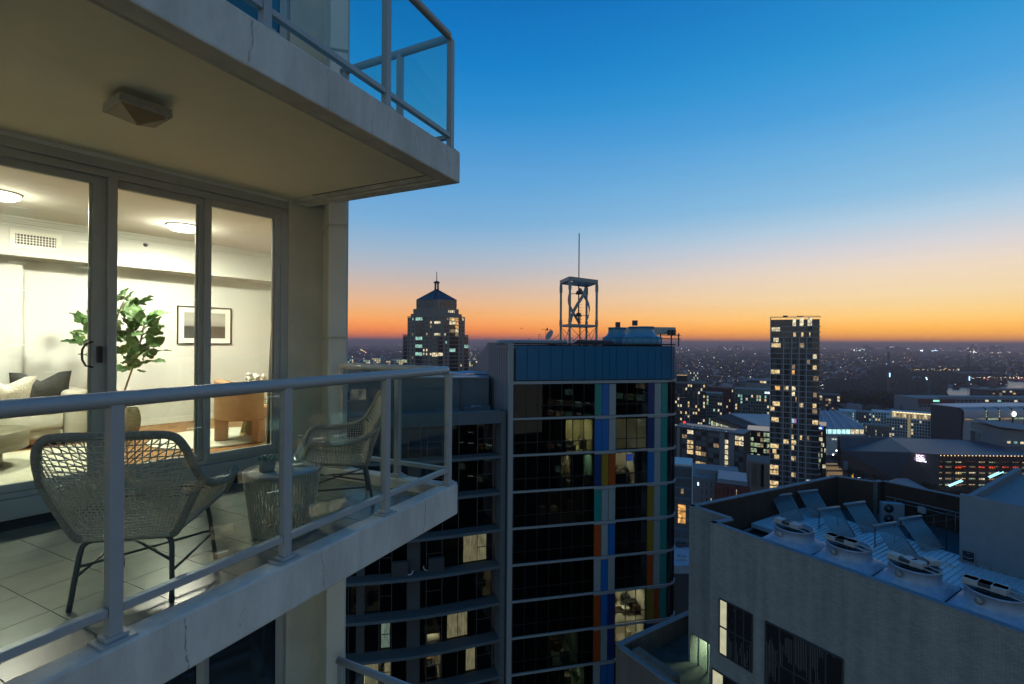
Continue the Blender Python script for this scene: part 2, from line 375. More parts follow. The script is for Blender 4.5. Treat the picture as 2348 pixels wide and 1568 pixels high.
# ---------------------------------------------------------------- building facade: wall strips, pilaster, storeys
mWall = mat('facade_render', (.66, .62, .49), .92, var=.12, scale=2.5, bump=.3, bscale=140)
mPil = mat('pilaster_render', (.72, .69, .58), .9, var=.08, scale=2.5, bump=.15, bscale=140)
bd = thing('apartment_facade', 'rendered corner wall and grooved pilaster beside the balcony doors', 'building wall', FP(.2, 0, -30))
s0, s1 = s_at(660), s_at(748, -.02)
lo, hi = -7.2, 5.0
MB().prism([(FP(s, o, 0).x, FP(s, o, 0).y) for s, o in ((s0, 0), (s1+.25, 0), (s1+.25, -.3), (s0, -.3))], lo, hi).build('wall', mWall, bd)
pp = [P(752, 784, 4.90), P(793, 784, 4.95)]
pd = Vector((-.352, 1, 0)).normalized(); pd2 = (pp[1]-pp[0]).normalized()
plan = [pp[0], pp[1], pp[1]+pd*.6, pp[0]+Vector((-.28, .50, 0))]
def pil(q, z0, z1): return MB().prism([(p.x, p.y) for p in q], z0, z1)
gz = [-6.6, -5.4, -3.75, -1.25-.35, .02, 1.16, 2.93, 4.07]   # joints
zs = [lo]+[g for g in gz if lo < g < hi]+[hi]
cen = sum(plan, Vector())/4
for i in range(len(zs)-1): pil(plan, zs[i]+.014, zs[i+1]-.014).build('pilaster_block', mPil, bd, bevel=.01)
pil([p+(cen-p)*.13 for p in plan], lo, hi).build('pilaster_core', mPil, bd)
# neighbouring storeys' glazing and spandrels
mDark = mat('dark_window_glass', (.012, .018, .024), .06, spec=.9)
mBlueG = mat('blue_window_glass', (.02, .06, .09), .06, spec=1.0)
for nm, lab, dz, mg in (('balcony_door', 'dark sliding doors of the storey above behind the upper railing', ST, mBlueG), ('balcony_door', 'unlit dark sliding doors of the storey below the balcony', -ST, mDark)):
    t = thing(nm, lab, 'door', FP(-3, -.06, ZF+dz))
    MB().prism([(FP(s, o, 0).x, FP(s, o, 0).y) for s, o in ((-6.5, -.04), (s0-.002, -.04), (s0-.002, -.06), (-6.5, -.06))], ZF+dz+.05, ZS+dz-.3).build('pane', mg, t)
    mb = MB()
    for s in (-5.4, -4.3, -3.2, s_at(258), s_at(472), s_at(650)): mb.bar(FP(s, -.02, ZF+dz), FP(s, -.02, ZS+dz-.26), .07, .07)
    mb.bar(FP(-6.5, -.02, ZS+dz-.26), FP(s0-.002, -.02, ZS+dz-.26), .07, .1); mb.build('frame', mFrame, t)
    MB().prism([(FP(s, o, 0).x, FP(s, o, 0).y) for s, o in ((-6.5, 0), (s0-.002, 0), (s0-.002, -.1), (-6.5, -.1))], ZS+dz-.2, ZS+dz+.1).build('lintel', mWall, t)
# ---------------------------------------------------------------- the sliding doors
dr = thing('sliding_door', 'tall grey-framed glass sliding doors of the lit living room', 'door', FP(-1.5, -.05, ZF))
zh = ZS-.0; zsill = -1.055
def fr(sa, sb, o0, o1, z0, z1, name='frame', m=mFrame, par=None, bev=.003):
    q = [(FP(s, o, 0).x, FP(s, o, 0).y) for s, o in ((sa, o0), (sb, o0), (sb, o1), (sa, o1))]
    return MB().prism(q, z0, z1).build(name, m, par or dr, bevel=bev)
sl = -6.4; sr = s_at(660)-.002
sA0, sA1, sB1 = s_at(215), s_at(247), s_at(268)
sC0, sC1 = s_at(460), s_at(483); sD0 = s_at(630)
fr(sl, sr, 0, -.12, zh-.075, zh-.002, 'head_frame'); fr(sl, sr, -.02, -.10, zh-.135, zh-.077, 'head_track')
fr(sl, sr, .0, -.12, ZF+.09, zsill-.07, 'sill_frame'); fr(sl, sr, -.03, -.11, zsill-.068, zsill-.03, 'sill_track'); fr(sl, sr, .002, -.012, ZF+.075, ZF+.088, 'sill_bead')
MB().prism([(FP(s, o, 0).x, FP(s, o, 0).y) for s, o in ((sl, -.03), (sr, -.03), (sr, -.06), (sl, -.06))], ZF-.004, ZF+.074).build('sill_shadow_gap', mDkStrip, dr)
fr(sr-.075, sr, 0, -.12, zsill-.03, zh-.135, 'jamb')
def leaf(sa, sb, o, wl, wr, zt):
    f = MB()
    def seg(a, b, z0, z1): q = [(FP(s, oo, 0).x, FP(s, oo, 0).y) for s, oo in ((a, o), (b, o), (b, o-.04), (a, o-.04))]; f.prism(q, z0, z1)
    zb0, zb1 = zsill-.028, zsill+.028; zt0 = zt-.06
    if wl: seg(sa, sa+wl, zb0, zt)
    if wr: seg(sb-wr, sb, zb0, zt)
    seg(sa+wl+.0005, sb-wr-.0005, zb0, zb1); seg(sa+wl+.0005, sb-wr-.0005, zt0, zt)
    l = f.build('door_leaf', mFrame, dr, bevel=.002)
    g = [(FP(s, oo, 0).x, FP(s, oo, 0).y) for s, oo in ((sa+wl+.001, o-.017), (sb-wr-.001, o-.017), (sb-wr-.001, o-.025), (sa+wl+.001, o-.025))]
    MB().prism(g, zb1+.001, zt0-.001).build('pane', mDoorG, l)
    # light bead on the room side of the right stile
    bd_ = MB(); q = [(FP(s, oo, 0).x, FP(s, oo, 0).y) for s, oo in ((sb-wr-.018, o-.027), (sb-wr-.001, o-.027), (sb-wr-.001, o-.045), (sb-wr-.018, o-.045))]; bd_.prism(q, zb1, zt0); bd_.build('bead', mFrameL, l)
    return l
l1 = leaf(sl+.3, sA1, -.055, .09, sA1-sA0, zh-.137)
fr(sA1+.001, sB1, -.002, -.1, zsill-.03, zh-.137, 'mullion')
l2 = leaf(sB1+.001, sC1-.01, -.055, .012, sC1-sC0-.012, zh-.137)
l3 = leaf(sC1-.045, sr-.077, -.008, .05, .05, zh-.14)
# door handle: black D pull on the room side and lock plate outside
h = MB(); sh = (sA0+sA1)/2; zc = -.12
h.box(FP(sh+.0, -.045, zc), (.03, .05, .13), math.atan2(FD.y, FD.x)); 
h2 = MB(); h2.smooth = True
h2.tube([FP(sA0+.01, -.06, zc+.1), FP(sA0-.035, -.062, zc+.085), FP(sA0-.055, -.062, zc+.04), FP(sA0-.058, -.062, zc), FP(sA0-.055, -.062, zc-.04), FP(sA0-.035, -.062, zc-.085), FP(sA0+.01, -.06, zc-.1)], .008, 8)
h.box(FP(sh, -.04, zc), (.035, .03, .12), math.atan2(FD.y, FD.x)); h.build('lock_plate', mBlack, l1, bevel=.006); h2.build('handle', mBlack, l1)
# ---------------------------------------------------------------- ceiling lamp on the soffit
pl = PZ(316, 262, ZS-.05); lf = thing('ceiling_lamp', 'square unlit pyramid lamp fixed to the underside of the upper balcony', 'lamp', (pl.x, pl.y, ZS))
mLampM = mat('aged_lamp_metal', (.42, .41, .34), .55, var=.25, scale=20); mLampG = mat('frosted_lamp_glass', (.26, .20, .12), .35, var=.1, scale=10)
rl = R(90-34)
def rot2(p, a): return (p[0]*math.cos(a)-p[1]*math.sin(a), p[0]*math.sin(a)+p[1]*math.cos(a))
def lampbox(h0, h1, w): return MB().box((pl.x, pl.y, ZS-(h0+h1)/2), (w, w, h1-h0), rl)
lampbox(.001, .034, .262).build('base', mLampM, lf, bevel=.003); lampbox(.031, .056, .268).build('rim', mLampM, lf, bevel=.005)
cs = [rot2((sx*.125, sy*.125), rl) for sx, sy in ((-1, -1), (1, -1), (1, 1), (-1, 1))]
mb = MB(); mb.add([(pl.x+c[0], pl.y+c[1], ZS-.0565) for c in cs]+[(pl.x, pl.y, ZS-.118)], [(0, 4, 1), (1, 4, 2), (2, 4, 3), (3, 4, 0), (0, 1, 2, 3)]); mb.build('shade', mLampG, lf)
MB().box((pl.x+rot2((.1, -.13), rl)[0], pl.y+rot2((.1, -.13), rl)[1], ZS-.065), (.01, .01, .022), rl).build('latch', mLampM, lf)
# ---------------------------------------------------------------- rope lounge chairs
mRopeD = mat('rope_tube_dark', (.46, .42, .33), .85, bump=.8, bscale=260, var=.3, scale=70)
mRope = mat('rope_strand', (.62, .56, .44), .85, var=.25, scale=50)
mSteel = mat('chair_steel', (.085, .085, .08), .4)
def smooth_path(pts, k=3, closed=False):
    pts = [Vector(p) for p in pts]; n = len(pts); o = []
    for i in range(n if closed else n-1):
        p0 = pts[(i-1) % n] if closed else pts[max(i-1, 0)]; p1 = pts[i]; p2 = pts[(i+1) % n]; p3 = pts[(i+2) % n] if closed else pts[min(i+2, n-1)]
        for j in range(k):
            t = j/k; o.append(.5*((2*p1)+(-p0+p2)*t+(2*p0-5*p1+4*p2-p3)*t*t+(-p0+3*p1-3*p2+p3)*t**3))
    if not closed: o.append(pts[-1])
    return o
def samp(path, t):
    L = [0]
    for i in range(1, len(path)): L.append(L[-1]+(path[i]-path[i-1]).length)
    d = max(0, min(1, t))*L[-1]
    for i in range(1, len(path)):
        if L[i] >= d-1e-9: return path[i-1].lerp(path[i], (d-L[i-1])/max(1e-9, L[i]-L[i-1]))
    return path[-1]
def make_chair(label):
    t = thing('rope_chair', label, 'chair', (0, 0, 0), 'rope lounge chairs on the balcony')
    def mir(pts): return [(-p[0], p[1], p[2]) for p in pts]
    # back rim from one arm junction over the top to the other
    rightback = [(0, -.365, .875), (.17, -.365, .878), (.27, -.355, .865), (.315, -.33, .80), (.335, -.29, .71), (.355, -.23, .615)]
    arm = [(.355, -.23, .615), (.375, -.12, .565), (.39, .03, .55), (.385, .16, .56), (.365, .225, .545), (.33, .265, .48), (.285, .30, .40)]
    rb = smooth_path(rightback, 4); ra = smooth_path(arm, 4)
    lb_ = smooth_path(mir(rightback), 4); la = smooth_path(mir(arm), 4)
    rim = list(reversed(la))[:-1]+list(reversed(lb_))[:-1]+rb[:-1]+ra
    mb = MB(); mb.tube(rim, .0205, 9); mb.build('rim', mRopeD, t)
    braceR = smooth_path([(.355, -.23, .615), (.30, -.225, .50), (.235, -.205, .36), (.205, -.195, .33)], 4); braceL = [Vector((-p.x, p.y, p.z)) for p in braceR]
    for b in (braceR, braceL): MB().tube(b, .0195, 9).build('side_brace', mRopeD, t)
    rear = [Vector((-.205, -.195, .33)), Vector((.205, -.195, .33))]; front = [Vector((-.285, .30, .40)), Vector((0, .315, .405)), Vector((.285, .30, .40))]
    MB().tube(rear, .014, 9).build('rear_rail', mRope, t); MB().tube(smooth_path(front, 4), .015, 9).build('front_rail', mRopeD, t)
    sideR = [Vector((.205, -.195, .33)), Vector((.285, .30, .40))]
    for sx in (1, -1): MB().tube([Vector((sx*p.x, p.y, p.z)) for p in sideR], .013, 8).build('seat_side_rail', mRopeD, t)
    # strands
    st = MB()
    def strand(a, b, sag=0., ax=Vector((0, -1, 0))):
        st.tube([a, (a+b)/2+ax*sag, b], .0031, 4, cap=False)
    topb = list(reversed(lb_))[:-1]+rb        # left junction over top to right
    # back: fan from the rear rail to the rim, two crossing families
    n = 27
    for i in range(n):
        u = i/(n-1)
        strand(samp(rear, u), samp(topb, .08+.84*u), .018)
    leftside = list(reversed(braceL)); rightside = list(reversed(braceR))
    nb = 19
    for i in range(nb):
        u = (i+.5)/nb
        a = samp(leftside, u); b = samp(rightside, u); strand(a, b, .03)
    for i in range(11):
        u = (i+.5)/11
        a = samp(topb, .02+.40*u); b = samp(topb, .98-.40*u); strand(a, samp(rightside, 1-u*.8), .02); strand(b, samp(leftside, 1-u*.8), .02)
    for i in range(9):
        u = (i+.5)/9; strand(samp(topb, .30*u), samp(topb, 1-.30*u), .03)
    # seat
    for i in range(28):
        u = (i+.5)/28; strand(samp(rear, u), samp(front, u), .03, Vector((0, 0, -1)))
        l = Vector((-.205, -.195, .33)).lerp(Vector((-.285, .30, .40)), u); strand(l, Vector((-l.x, l.y, l.z)), .028, Vector((0, 0, -1)))
    # side panels
    for sx, br, am in ((1, braceR, ra), (-1, braceL, la)):
        sr_ = [Vector((sx*.205, -.195, .33)), Vector((sx*.285, .30, .40))]
        for i in range(26):
            u = (i+.5)/26; strand(samp(sr_, u), samp(am, u*.92), .0)
        ff = am; 
        for i in range(14):
            u = (i+.5)/14; a = samp(br, 1-u); b = samp(am, 1-.42*u) if u < 1 else am[0]; strand(a, b, .0)
    st.build('woven_rope', mRope, t)
    # leg frame
    def leg(p): return MB().tube(smooth_path(p, 4), .0125, 8).build('leg', mSteel, t)
    for sx in (1, -1):
        leg([(sx*.16, -.17, .315), (sx*.19, -.19, .305), (sx*.205, -.205, .26), (sx*.225, -.25, 0)])
        leg([(sx*.18, .16, .36), (sx*.215, .18, .35), (sx*.235, .195, .30), (sx*.25, .26, 0)])
        MB().tube([(sx*.215, -.232, .15), (sx*.243, .225, .17)], .007, 7).build('side_stretcher', mSteel, t)
    MB().tube([(-.215, -.22, .2), (.243, .225, .19)], .007, 7).build('cross_brace', mSteel, t); MB().tube([(.215, -.22, .2), (-.243, .225, .215)], .007, 7).build('cross_brace', mSteel, t)
    MB().tube([(-.17, -.17, .31), (.17, -.17, .31)], .009, 7).build('seat_bearer', mSteel, t); MB().tube([(-.19, .16, .355), (.19, .16, .355)], .009, 7).build('seat_bearer', mSteel, t)
    return t
ch1 = make_chair('woven rope lounge chair nearest the camera, seen from behind')
ch2 = clone(ch1, label='woven rope lounge chair in the far corner of the balcony, seen from its side')
ch1.location = (-2.00, 2.69, ZF); ch1.rotation_euler.z = R(12)
ch2.location = (-1.44, 4.10, ZF); ch2.rotation_euler.z = R(112)
# ---------------------------------------------------------------- drum side table
tx, ty, tz = -1.60, 3.42, -.905
tb = thing('side_table', 'round drum side table of woven rope with a pale glass top', 'table', (tx, ty, ZF))
mTop = mat('pale_table_top', (.52, .52, .46), .12, var=.05, scale=6)
MB().lathe([(.0, -.012), (.222, -.012), (.224, -.004), (.222, 0), (0, 0)], (tx, ty, tz+.004), 40, cap=False).build('table_top', mTop, tb)
def circ(r, z, n=40): return [(tx+r*math.cos(2*math.pi*k/n), ty+r*math.sin(2*math.pi*k/n), z) for k in range(n)]
MB().tube(circ(.238, tz-.006), .0145, 8, closed=True).build('top_ring', mRopeD, tb); MB().tube(circ(.185, ZF+.02), .013, 8, closed=True).build('bottom_ring', mRopeD, tb)
st = MB()
for k in range(132):
    a = 2*math.pi*k/132; d = (.28 if k % 2 else -.28)*(1 if (k//11) % 2 else .35)
    st.tube([(tx+.248*math.cos(a), ty+.248*math.sin(a), tz-.012), (tx+.194*math.cos(a+d), ty+.194*math.sin(a+d), ZF+.02)], .0034, 4, cap=False)
st.build('woven_rope', mRope, tb)
for k in range(4):
    a = R(25+90*k); MB().tube([(tx+.23*math.cos(a), ty+.23*math.sin(a), tz-.01), (tx+.18*math.cos(a), ty+.18*math.sin(a), ZF+.02)], .008, 6).build('upright', mSteel, tb)
# succulent in a stone pot
px_, py_ = P(612, 1085, 3.36).x, 3.36
pz = tz+.006
sp = thing('potted_succulent', 'small succulent in a ribbed grey pot on the drum table', 'plant', (px_, py_, pz))
mPot = mat('ribbed_pot', (.30, .31, .28), .9, bump=.7, bscale=120, var=.2, scale=30)
MB().lathe([(0, 0), (.044, 0), (.049, .006), (.051, .085), (.046, .088), (.044, .072), (0, .072)], (px_, py_, pz), 28, cap=False).build('pot', mPot, sp)
mSucc = mat('succulent_green', (.20, .30, .22), .5, var=.3, scale=30)
lfm = MB()
for r_, n_, tl, hh in ((.008, 5, 75, .03), (.018, 8, 58, .034), (.026, 10, 38, .038), (.032, 11, 20, .036)):
    for k in range(n_):
        a = 2*math.pi*(k+.5*random.random())/n_; d = Vector((math.cos(a)*math.cos(R(tl)), math.sin(a)*math.cos(R(tl)), math.sin(R(tl))))
        b = Vector((px_+math.cos(a)*r_, py_+math.sin(a)*r_, pz+.08)); lfm.tube([b, b+d*hh*.5, b+d*hh*.85, b+d*hh], [.004, .0085, .006, .001], 6)
lfm.build('leaves', mSucc, sp)
# jug, carafes
mClear = glass('clear_glassware', (.93, .95, .93), ior=2.1)
mWater = glass('water', (.9, .95, .94), ior=1.33)
def vessel(name, label, cat, x, y, prof, water=None):
    t = thing(name, label, cat, (x, y, pz))
    MB().lathe(prof, (x, y, pz), 28, cap=False).build('glass_body', mClear, t)
    if water: MB().lathe(water, (x, y, pz), 24, cap=True).build('water', mWater, t)
    return t
b1 = P(688, 1080, 3.53); vessel('glass_carafe', 'clear glass carafe with a narrow neck, half full of water, on the drum table', 'carafe', b1.x, b1.y,
    [(0, .004), (.036, .003), (.041, .012), (.041, .06), (.034, .10), (.019, .145), (.015, .17), (.0165, .20), (.017, .215), (.0155, .215), (.0135, .17), (.017, .145), (.032, .10), (.038, .06), (.038, .014), (0, .008)], [(.036, .014), (.0365, .06), (.034, .068)])
MB().lathe([(.0175, .204), (.0175, .212)], (b1.x, b1.y, pz), 20).build('collar', mFrame, bpy.data.objects[-1] if 0 else [o for o in COL.objects if o.name.startswith('glass_carafe')][0])
b2 = P(664, 1085, 3.40); vessel('glass_jug', 'short clear glass tumbler behind the railing post on the drum table', 'tumbler', b2.x, b2.y,
    [(0, .004), (.033, .003), (.036, .01), (.039, .10), (.0375, .10), (.034, .012), (0, .009)], [(.033, .012), (.0355, .05)])
b3 = P(672, 1078, 3.60); vessel('glass_tumbler', 'clear glass tumbler at the back of the drum table', 'tumbler', b3.x, b3.y,
    [(0, .004), (.03, .003), (.033, .01), (.037, .10), (.0355, .10), (.031, .012), (0, .009)])
# ================================================================ living room behind the doors
mRW = mat('room_wall_paint', (.66, .675, .63), .85, var=.02, scale=1)
mRC = mat('room_ceiling_paint', (.82, .80, .72), .9)
mWood = mat('timber_floor', (.40, .20, .085), .22, var=.3, scale=4, stretch=(6, 1, 1))
mWht = mat('white_trim', (.74, .75, .70), .5)
rm = thing('living_room', 'cream walls, cornice and timber floor of the lit room behind the glass', 'room', FP(-2, -2, ZI))
ZT = 1.50; DW = -4.05; DB = -3.66; sL = -8.2; sR = 2.9; sQ = sr+.12
def fpoly(q): return [(FP(s, o, 0).x, FP(s, o, 0).y) for s, o in q]
def slabF(name, m, q, z0, z1, par=rm, **k): return MB().prism(fpoly(q), z0, z1).build(name, m, par, **k)
slabF('wall', mRW, ((sL, DW), (sR, DW), (sR, DW-.1), (sL, DW-.1)), ZI-.05, ZT+.1)
slabF('wall', mRW, ((sQ, -.05), (sQ+.1, -.05), (sR+.1, DW-.1), (sR, DW-.1)), ZI-.05, ZT+.1)
slabF('wall', mRW, ((sL-.1, -.05), (sL, -.05), (sL, DW-.1), (sL-.1, DW-.1)), ZI-.05, ZT+.1)
slabF('ceiling', mRC, ((sL, -.101), (sQ, -.101), (sR, DW), (sL, DW)), ZT, ZT+.15)
slabF('lintel', mRC, ((sL, -.02), (sQ, -.02), (sQ, -.1), (sL, -.1)), ZS+.002, ZT+.14)
slabF('bulkhead', mRW, ((sL, DB), (sR-.001, DB), (sR-.001, DW+.001), (sL, DW+.001)), 1.02, ZT-.001)
for k, (dz, o) in enumerate(((.0, .055), (.03, .035), (.055, .02), (.085, .008))):
    slabF('cornice_step', mWht, ((sL, DB+o), (sR-.002, DB+o), (sR-.002, DB+.0005), (sL, DB+.0005)), ZT-.03-dz-.0, ZT-.002-dz)
slabF('skirting', mWht, ((sL, DW+.016), (sR-.002, DW+.016), (sR-.002, DW+.001), (sL, DW+.001)), ZI, ZI+.09, bevel=.003)
slabF('wall_pier', mRW, ((sL, DW+.12), (s_at(48, DW), DW+.12), (s_at(48, DW), DW+.001), (sL, DW+.001)), ZI, 1.019)
# floor boards
fb = thing('timber_floor', 'honey timber boards of the living room floor', 'floor', FP(-2, -2, ZI)); fb['kind'] = 'structure'; del fb['category']
bw = .13; y = -.12; i = 0
while y > DW+.02:
    s = sL+(i % 3)*.6-.5
    while s < sR:
        a, b = max(s, sL), min(s+1.8, sQ+(sR-sQ)*min(1, -y/4.05)-.001)
        if b > a: slabF('board', mWood, ((a, y), (b-.002, y), (b-.002, max(y-bw+.002, DW)), (a, max(y-bw+.002, DW))), ZI-.02, ZI, fb)
        s += 1.8
    y -= bw; i += 1
# wall vent in the bulkhead
mCream = mat('vent_cream', (.78, .77, .68), .5)
v0, v1 = s_at(33, DB), s_at(127, DB); dv = (FP((v0+v1)/2, DB, 0)).y
zv1 = (784-541)/F0*FP(v0, DB, 0).y-.01; zv0 = (784-566)/F0*FP(v0, DB, 0).y
vt = thing('air_vent', 'cream air vent grille high on the bulkhead of the room', 'vent', FP((v0+v1)/2, DB, (zv0+zv1)/2))
mb = MB()
for (a, b, z0, z1) in ((v0-.05, v1+.05, zv1+.0, zv1+.05), (v0-.05, v1+.05, zv0-.05, zv0), (v0-.05, v0, zv0, zv1), (v1, v1+.05, zv0, zv1)): mb.prism(fpoly(((a, DB+.012), (b, DB+.012), (b, DB+.001), (a, DB+.001))), z0, z1)
mb.build('frame', mCream, vt)
slabF('duct_back', mBlack, ((v0, DB+.003), (v1, DB+.003), (v1, DB+.001), (v0, DB+.001)), zv0, zv1, vt)
for k in range(13): s = v0+(v1-v0)*(k+.5)/13; slabF('louvre', mCream, ((s-.004, DB+.011), (s+.004, DB+.011), (s+.004, DB+.0035), (s-.004, DB+.0035)), zv0, zv1, vt)
for k in range(3): z = zv0+(zv1-zv0)*(k+1)/4; slabF('louvre', mCream, ((v0, DB+.0115), (v1, DB+.0115), (v1, DB+.0112), (v0, DB+.0112)), z-.005, z+.005, vt)
# sprinkler head
q = FP(s_at(332, DB), DB, 0); zz = (784-567)/F0*q.y
MBs = MB(); MBs.smooth = True
for r_, o in ((.03, .004), (.018, .02)): MBs.tube([FP(s_at(332, DB), DB+.001, zz), FP(s_at(332, DB), DB+o, zz)], r_, 12)
tag(MBs.build('sprinkler_head', mSteel), 'small round sprinkler head on the bulkhead right of the vent', 'sprinkler')
# ceiling lights
mLit = emi('lit_lamp_dome', (1, .98, .86), 9)
def dome(x, y, label, pw):
    p = PZ(x, y, ZT-.02); t = thing('ceiling_light', label, 'ceiling light', (p.x, p.y, ZT), 'ceiling lights in the living room')
    MB().lathe([(0, 0), (.19, 0), (.19, -.015), (.0, -.015)], (p.x, p.y, ZT-.001), 32, cap=False).build('base', mWht, t)
    MB().lathe([(.18, -.016), (.175, -.04), (.14, -.062), (.08, -.074), (0.001, -.078)], (p.x, p.y, ZT), 32, cap=False).build('diffuser', mLit, t)
    L = bpy.data.lights.new('lamp_glow', 'AREA'); L.shape = 'DISK'; L.size = .34; L.energy = pw; L.color = (1, .97, .80); o = bpy.data.objects.new('lamp_glow', L); COL.objects.link(o)
    o.parent = t; o.location = (0, 0, -.085)
    L = bpy.data.lights.new('lamp_spill', 'POINT'); L.shadow_soft_size = .1; L.energy = pw*.12; L.color = (1, .95, .78); o = bpy.data.objects.new('lamp_spill', L); COL.objects.link(o); o.parent = t; o.location = (0, 0, -.2)
dome(420, 521, 'round glowing ceiling light above the framed picture', 100)
dome(-8, 445, 'round glowing ceiling light cut off by the left edge', 66)
# sofa
mBoucle = mat('cream_boucle', (.72, .70, .60), .95, bump=.7, bscale=160, var=.08, scale=40, sheen=.3)
so = thing('sofa', 'cream boucle sofa with a square arm against the back wall', 'sofa', FP(s_at(130, -3.6), -3.5, ZI))
sa_ = s_at(205, -3.3); arm_w = .26
def cush(name, q, z0, z1, m=mBoucle, bev=.05, par=so): return MB().prism(fpoly(q), z0, z1).build(name, m, par, bevel=bev, seg=4, smooth=True)
cush('arm', ((sa_-arm_w, -3.16), (sa_, -3.16), (sa_, DW+.06), (sa_-arm_w, DW+.06)), ZI+.1, ZI+.66)
cush('seat_cushion', ((sa_-arm_w-1.75, -3.14), (sa_-arm_w-.004, -3.14), (sa_-arm_w-.004, DW+.4), (sa_-arm_w-1.75, DW+.4)), ZI+.2, ZI+.44)
cush('base', ((sa_-2.4, -3.17), (sa_-arm_w-.004, -3.17), (sa_-arm_w-.004, DW+.1), (sa_-2.4, DW+.1)), ZI+.1, ZI+.2, bev=.02)
cush('backrest', ((sa_-2.4, DW+.36), (sa_-arm_w-.004, DW+.36), (sa_-arm_w-.004, DW+.06), (sa_-2.4, DW+.06)), ZI+.3, ZI+.70)
slabF('plinth', mWood, ((sa_-2.3, -3.25), (sa_-.1, -3.25), (sa_-.1, DW+.2), (sa_-2.3, DW+.2)), ZI+.03, ZI+.099, so)
# pillows
def pillow(name, label, c, w, h, th, rz, tilt, m):
    n = 14; vs = []; fs = []
    for sgn in (1, -1):
        for i in range(n+1):
            for j in range(n+1):
                u, v = -1+2*i/n, -1+2*j/n; b = (1-abs(u)**2.6)*(1-abs(v)**2.6)
                pin = 1-.08*(1-v*v)*abs(u)**3 if 1 else 1
                dent = .26*max(0, 1-abs(u)*1.7)*max(0, v-.1)
                vs.append(((u*w/2*(1-.06*(1-v*v))), sgn*th*.5*b**.6, (v*h/2*(1-.06*(1-u*u))-dent*h*.9)))
    o = (n+1)**2
    for i in range(n):
        for j in range(n):
            a = i*(n+1)+j; fs.append((a, a+1, a+n+2, a+n+1)); fs.append((o+a, o+a+n+1, o+a+n+2, o+a+1))
    M = Matrix.Translation(c)@Matrix.Rotation(rz, 4, 'Z')@Matrix.Rotation(tilt, 4, 'X')
    mb = MB(); mb.smooth = True; mb.add([M@Vector(v) for v in vs], fs); return tag(mb.build(name, m), label, 'cushion')
mChar = mat('charcoal_linen', (.055, .06, .058), .95, bump=.3, bscale=60, var=.15, scale=30); mPat = mat('patterned_cream', (.66, .64, .52), .95, bump=.6, bscale=45, var=.12, scale=26)
rf = math.atan2(FD.y, FD.x)
q = PZ(86, 900, ZI+.44+.24); cp = FP(s_at(88, -3.5), -3.50, ZI+.66)
pillow('cushion', 'dark charcoal cushion with a dented top leaning on the sofa arm', FP(s_at(93, -3.42), -3.42, ZI+.65), .56, .52, .17, rf, R(16), mChar)
pillow('cushion', 'cream patterned cushion at the left edge in front of the charcoal one', FP(s_at(12, -3.35), -3.35, ZI+.635), .52, .46, .17, rf+R(10), R(18), mPat)
# rugs
mRug = mat('cream_rug', (.62, .59, .47), .97, bump=.8, bscale=70, var=.1, scale=14); mRug2 = mat('cream_round_rug', (.66, .63, .52), .97, bump=.8, bscale=70, var=.1, scale=14)
def rug(name, label, poly, m): tag(MB().prism(poly, ZI+.001, ZI+.018).build(name, m, bevel=.006), label, 'rug')
c = FP(s_at(20, -1.9), -2.05, 0)
rg = [FP(s, o, 0) for s, o in ((s_at(0, -.62)-1.6, -.60), (s_at(170, -.9), -.66), (s_at(185, -3.0)+.3, -3.0), (sL+.5, -3.0))]
pp_ = []
for i in range(4):
    a, b = rg[i], rg[(i+1) % 4]
    for k in range(10): w = random.uniform(-.008, .008); r_ = a.lerp(b, k/10); pp_.append((r_.x+w, r_.y+w))
rug('rug', 'large cream rug under the coffee table and sofa', pp_, mRug)
e = PZ(500, 1000, ZI); rug('rug', 'round cream rug under the tan armchair', [(e.x+.72*math.cos(2*math.pi*k/48)+.02, e.y-.12+.72*math.sin(2*math.pi*k/48)) for k in range(48)], mRug2)
# coffee table (round, thick top on a drum foot)
ct = PZ(-40, 1060, ZI); ctc = Vector((-5.32, 4.72, 0))
mTv = mat('travertine', (.20, .18, .125), .35, var=.3, scale=8, stretch=(1, 1, 4))
t = thing('coffee_table', 'round stone coffee table with a thick top at the left edge of the room', 'table', (ctc.x, ctc.y, ZI+.018))
MB().lathe([(0, .20), (.46, .20), (.47, .21), (.47, .375), (.46, .385), (0, .385)], (ctc.x, ctc.y, ZI), 56, cap=False).build('top', mTv, t); MB().lathe([(0, .019), (.26, .019), (.26, .199), (0, .199)], (ctc.x+.03, ctc.y, ZI), 40, cap=False).build('foot', mTv, t)
# fiddle leaf fig
pf = PZ(291, 990, ZI); pf = Vector((-5.08, 6.42, ZI))
pf.x = (291-1173.5)/F0*pf.y
fg = thing('fiddle_leaf_fig', 'tall fiddle leaf fig in a woven basket behind the door frame', 'plant', pf)
mBask = mat('woven_basket', (.28, .24, .15), .9, bump=1, bscale=90, var=.45, scale=30, stretch=(1, 1, 3))
MB().lathe([(0, 0), (.10, 0), (.125, .05), (.15, .16), (.155, .25), (.14, .34), (.115, .40), (.105, .40), (.10, .36), (0, .36)], pf, 32, cap=False).build('basket', mBask, fg)
mBark = mat('fig_bark', (.16, .12, .07), .9); mFig = mat('fig_leaf', (.075, .165, .045), .38, var=.35, scale=9, bump=.3, bscale=25, spec=.6); mFigL = mat('fig_leaf_young', (.20, .32, .07), .38, var=.2, scale=9)
def fpt(x, y, d): return P(x, y, d)
st_ = [pf+Vector((0, 0, .36)), fpt(284, 905, 6.42), fpt(300, 855, 6.40), fpt(318, 800, 6.38), fpt(330, 745, 6.4)]
MB().tube(smooth_path(st_, 4), [.011]*(4*4+1), 7).build('stem', mBark, fg)
st2 = [pf+Vector((-.02, 0, .36)), fpt(262, 880, 6.44), fpt(250, 800, 6.42), fpt(268, 730, 6.4), fpt(284, 690, 6.4)]
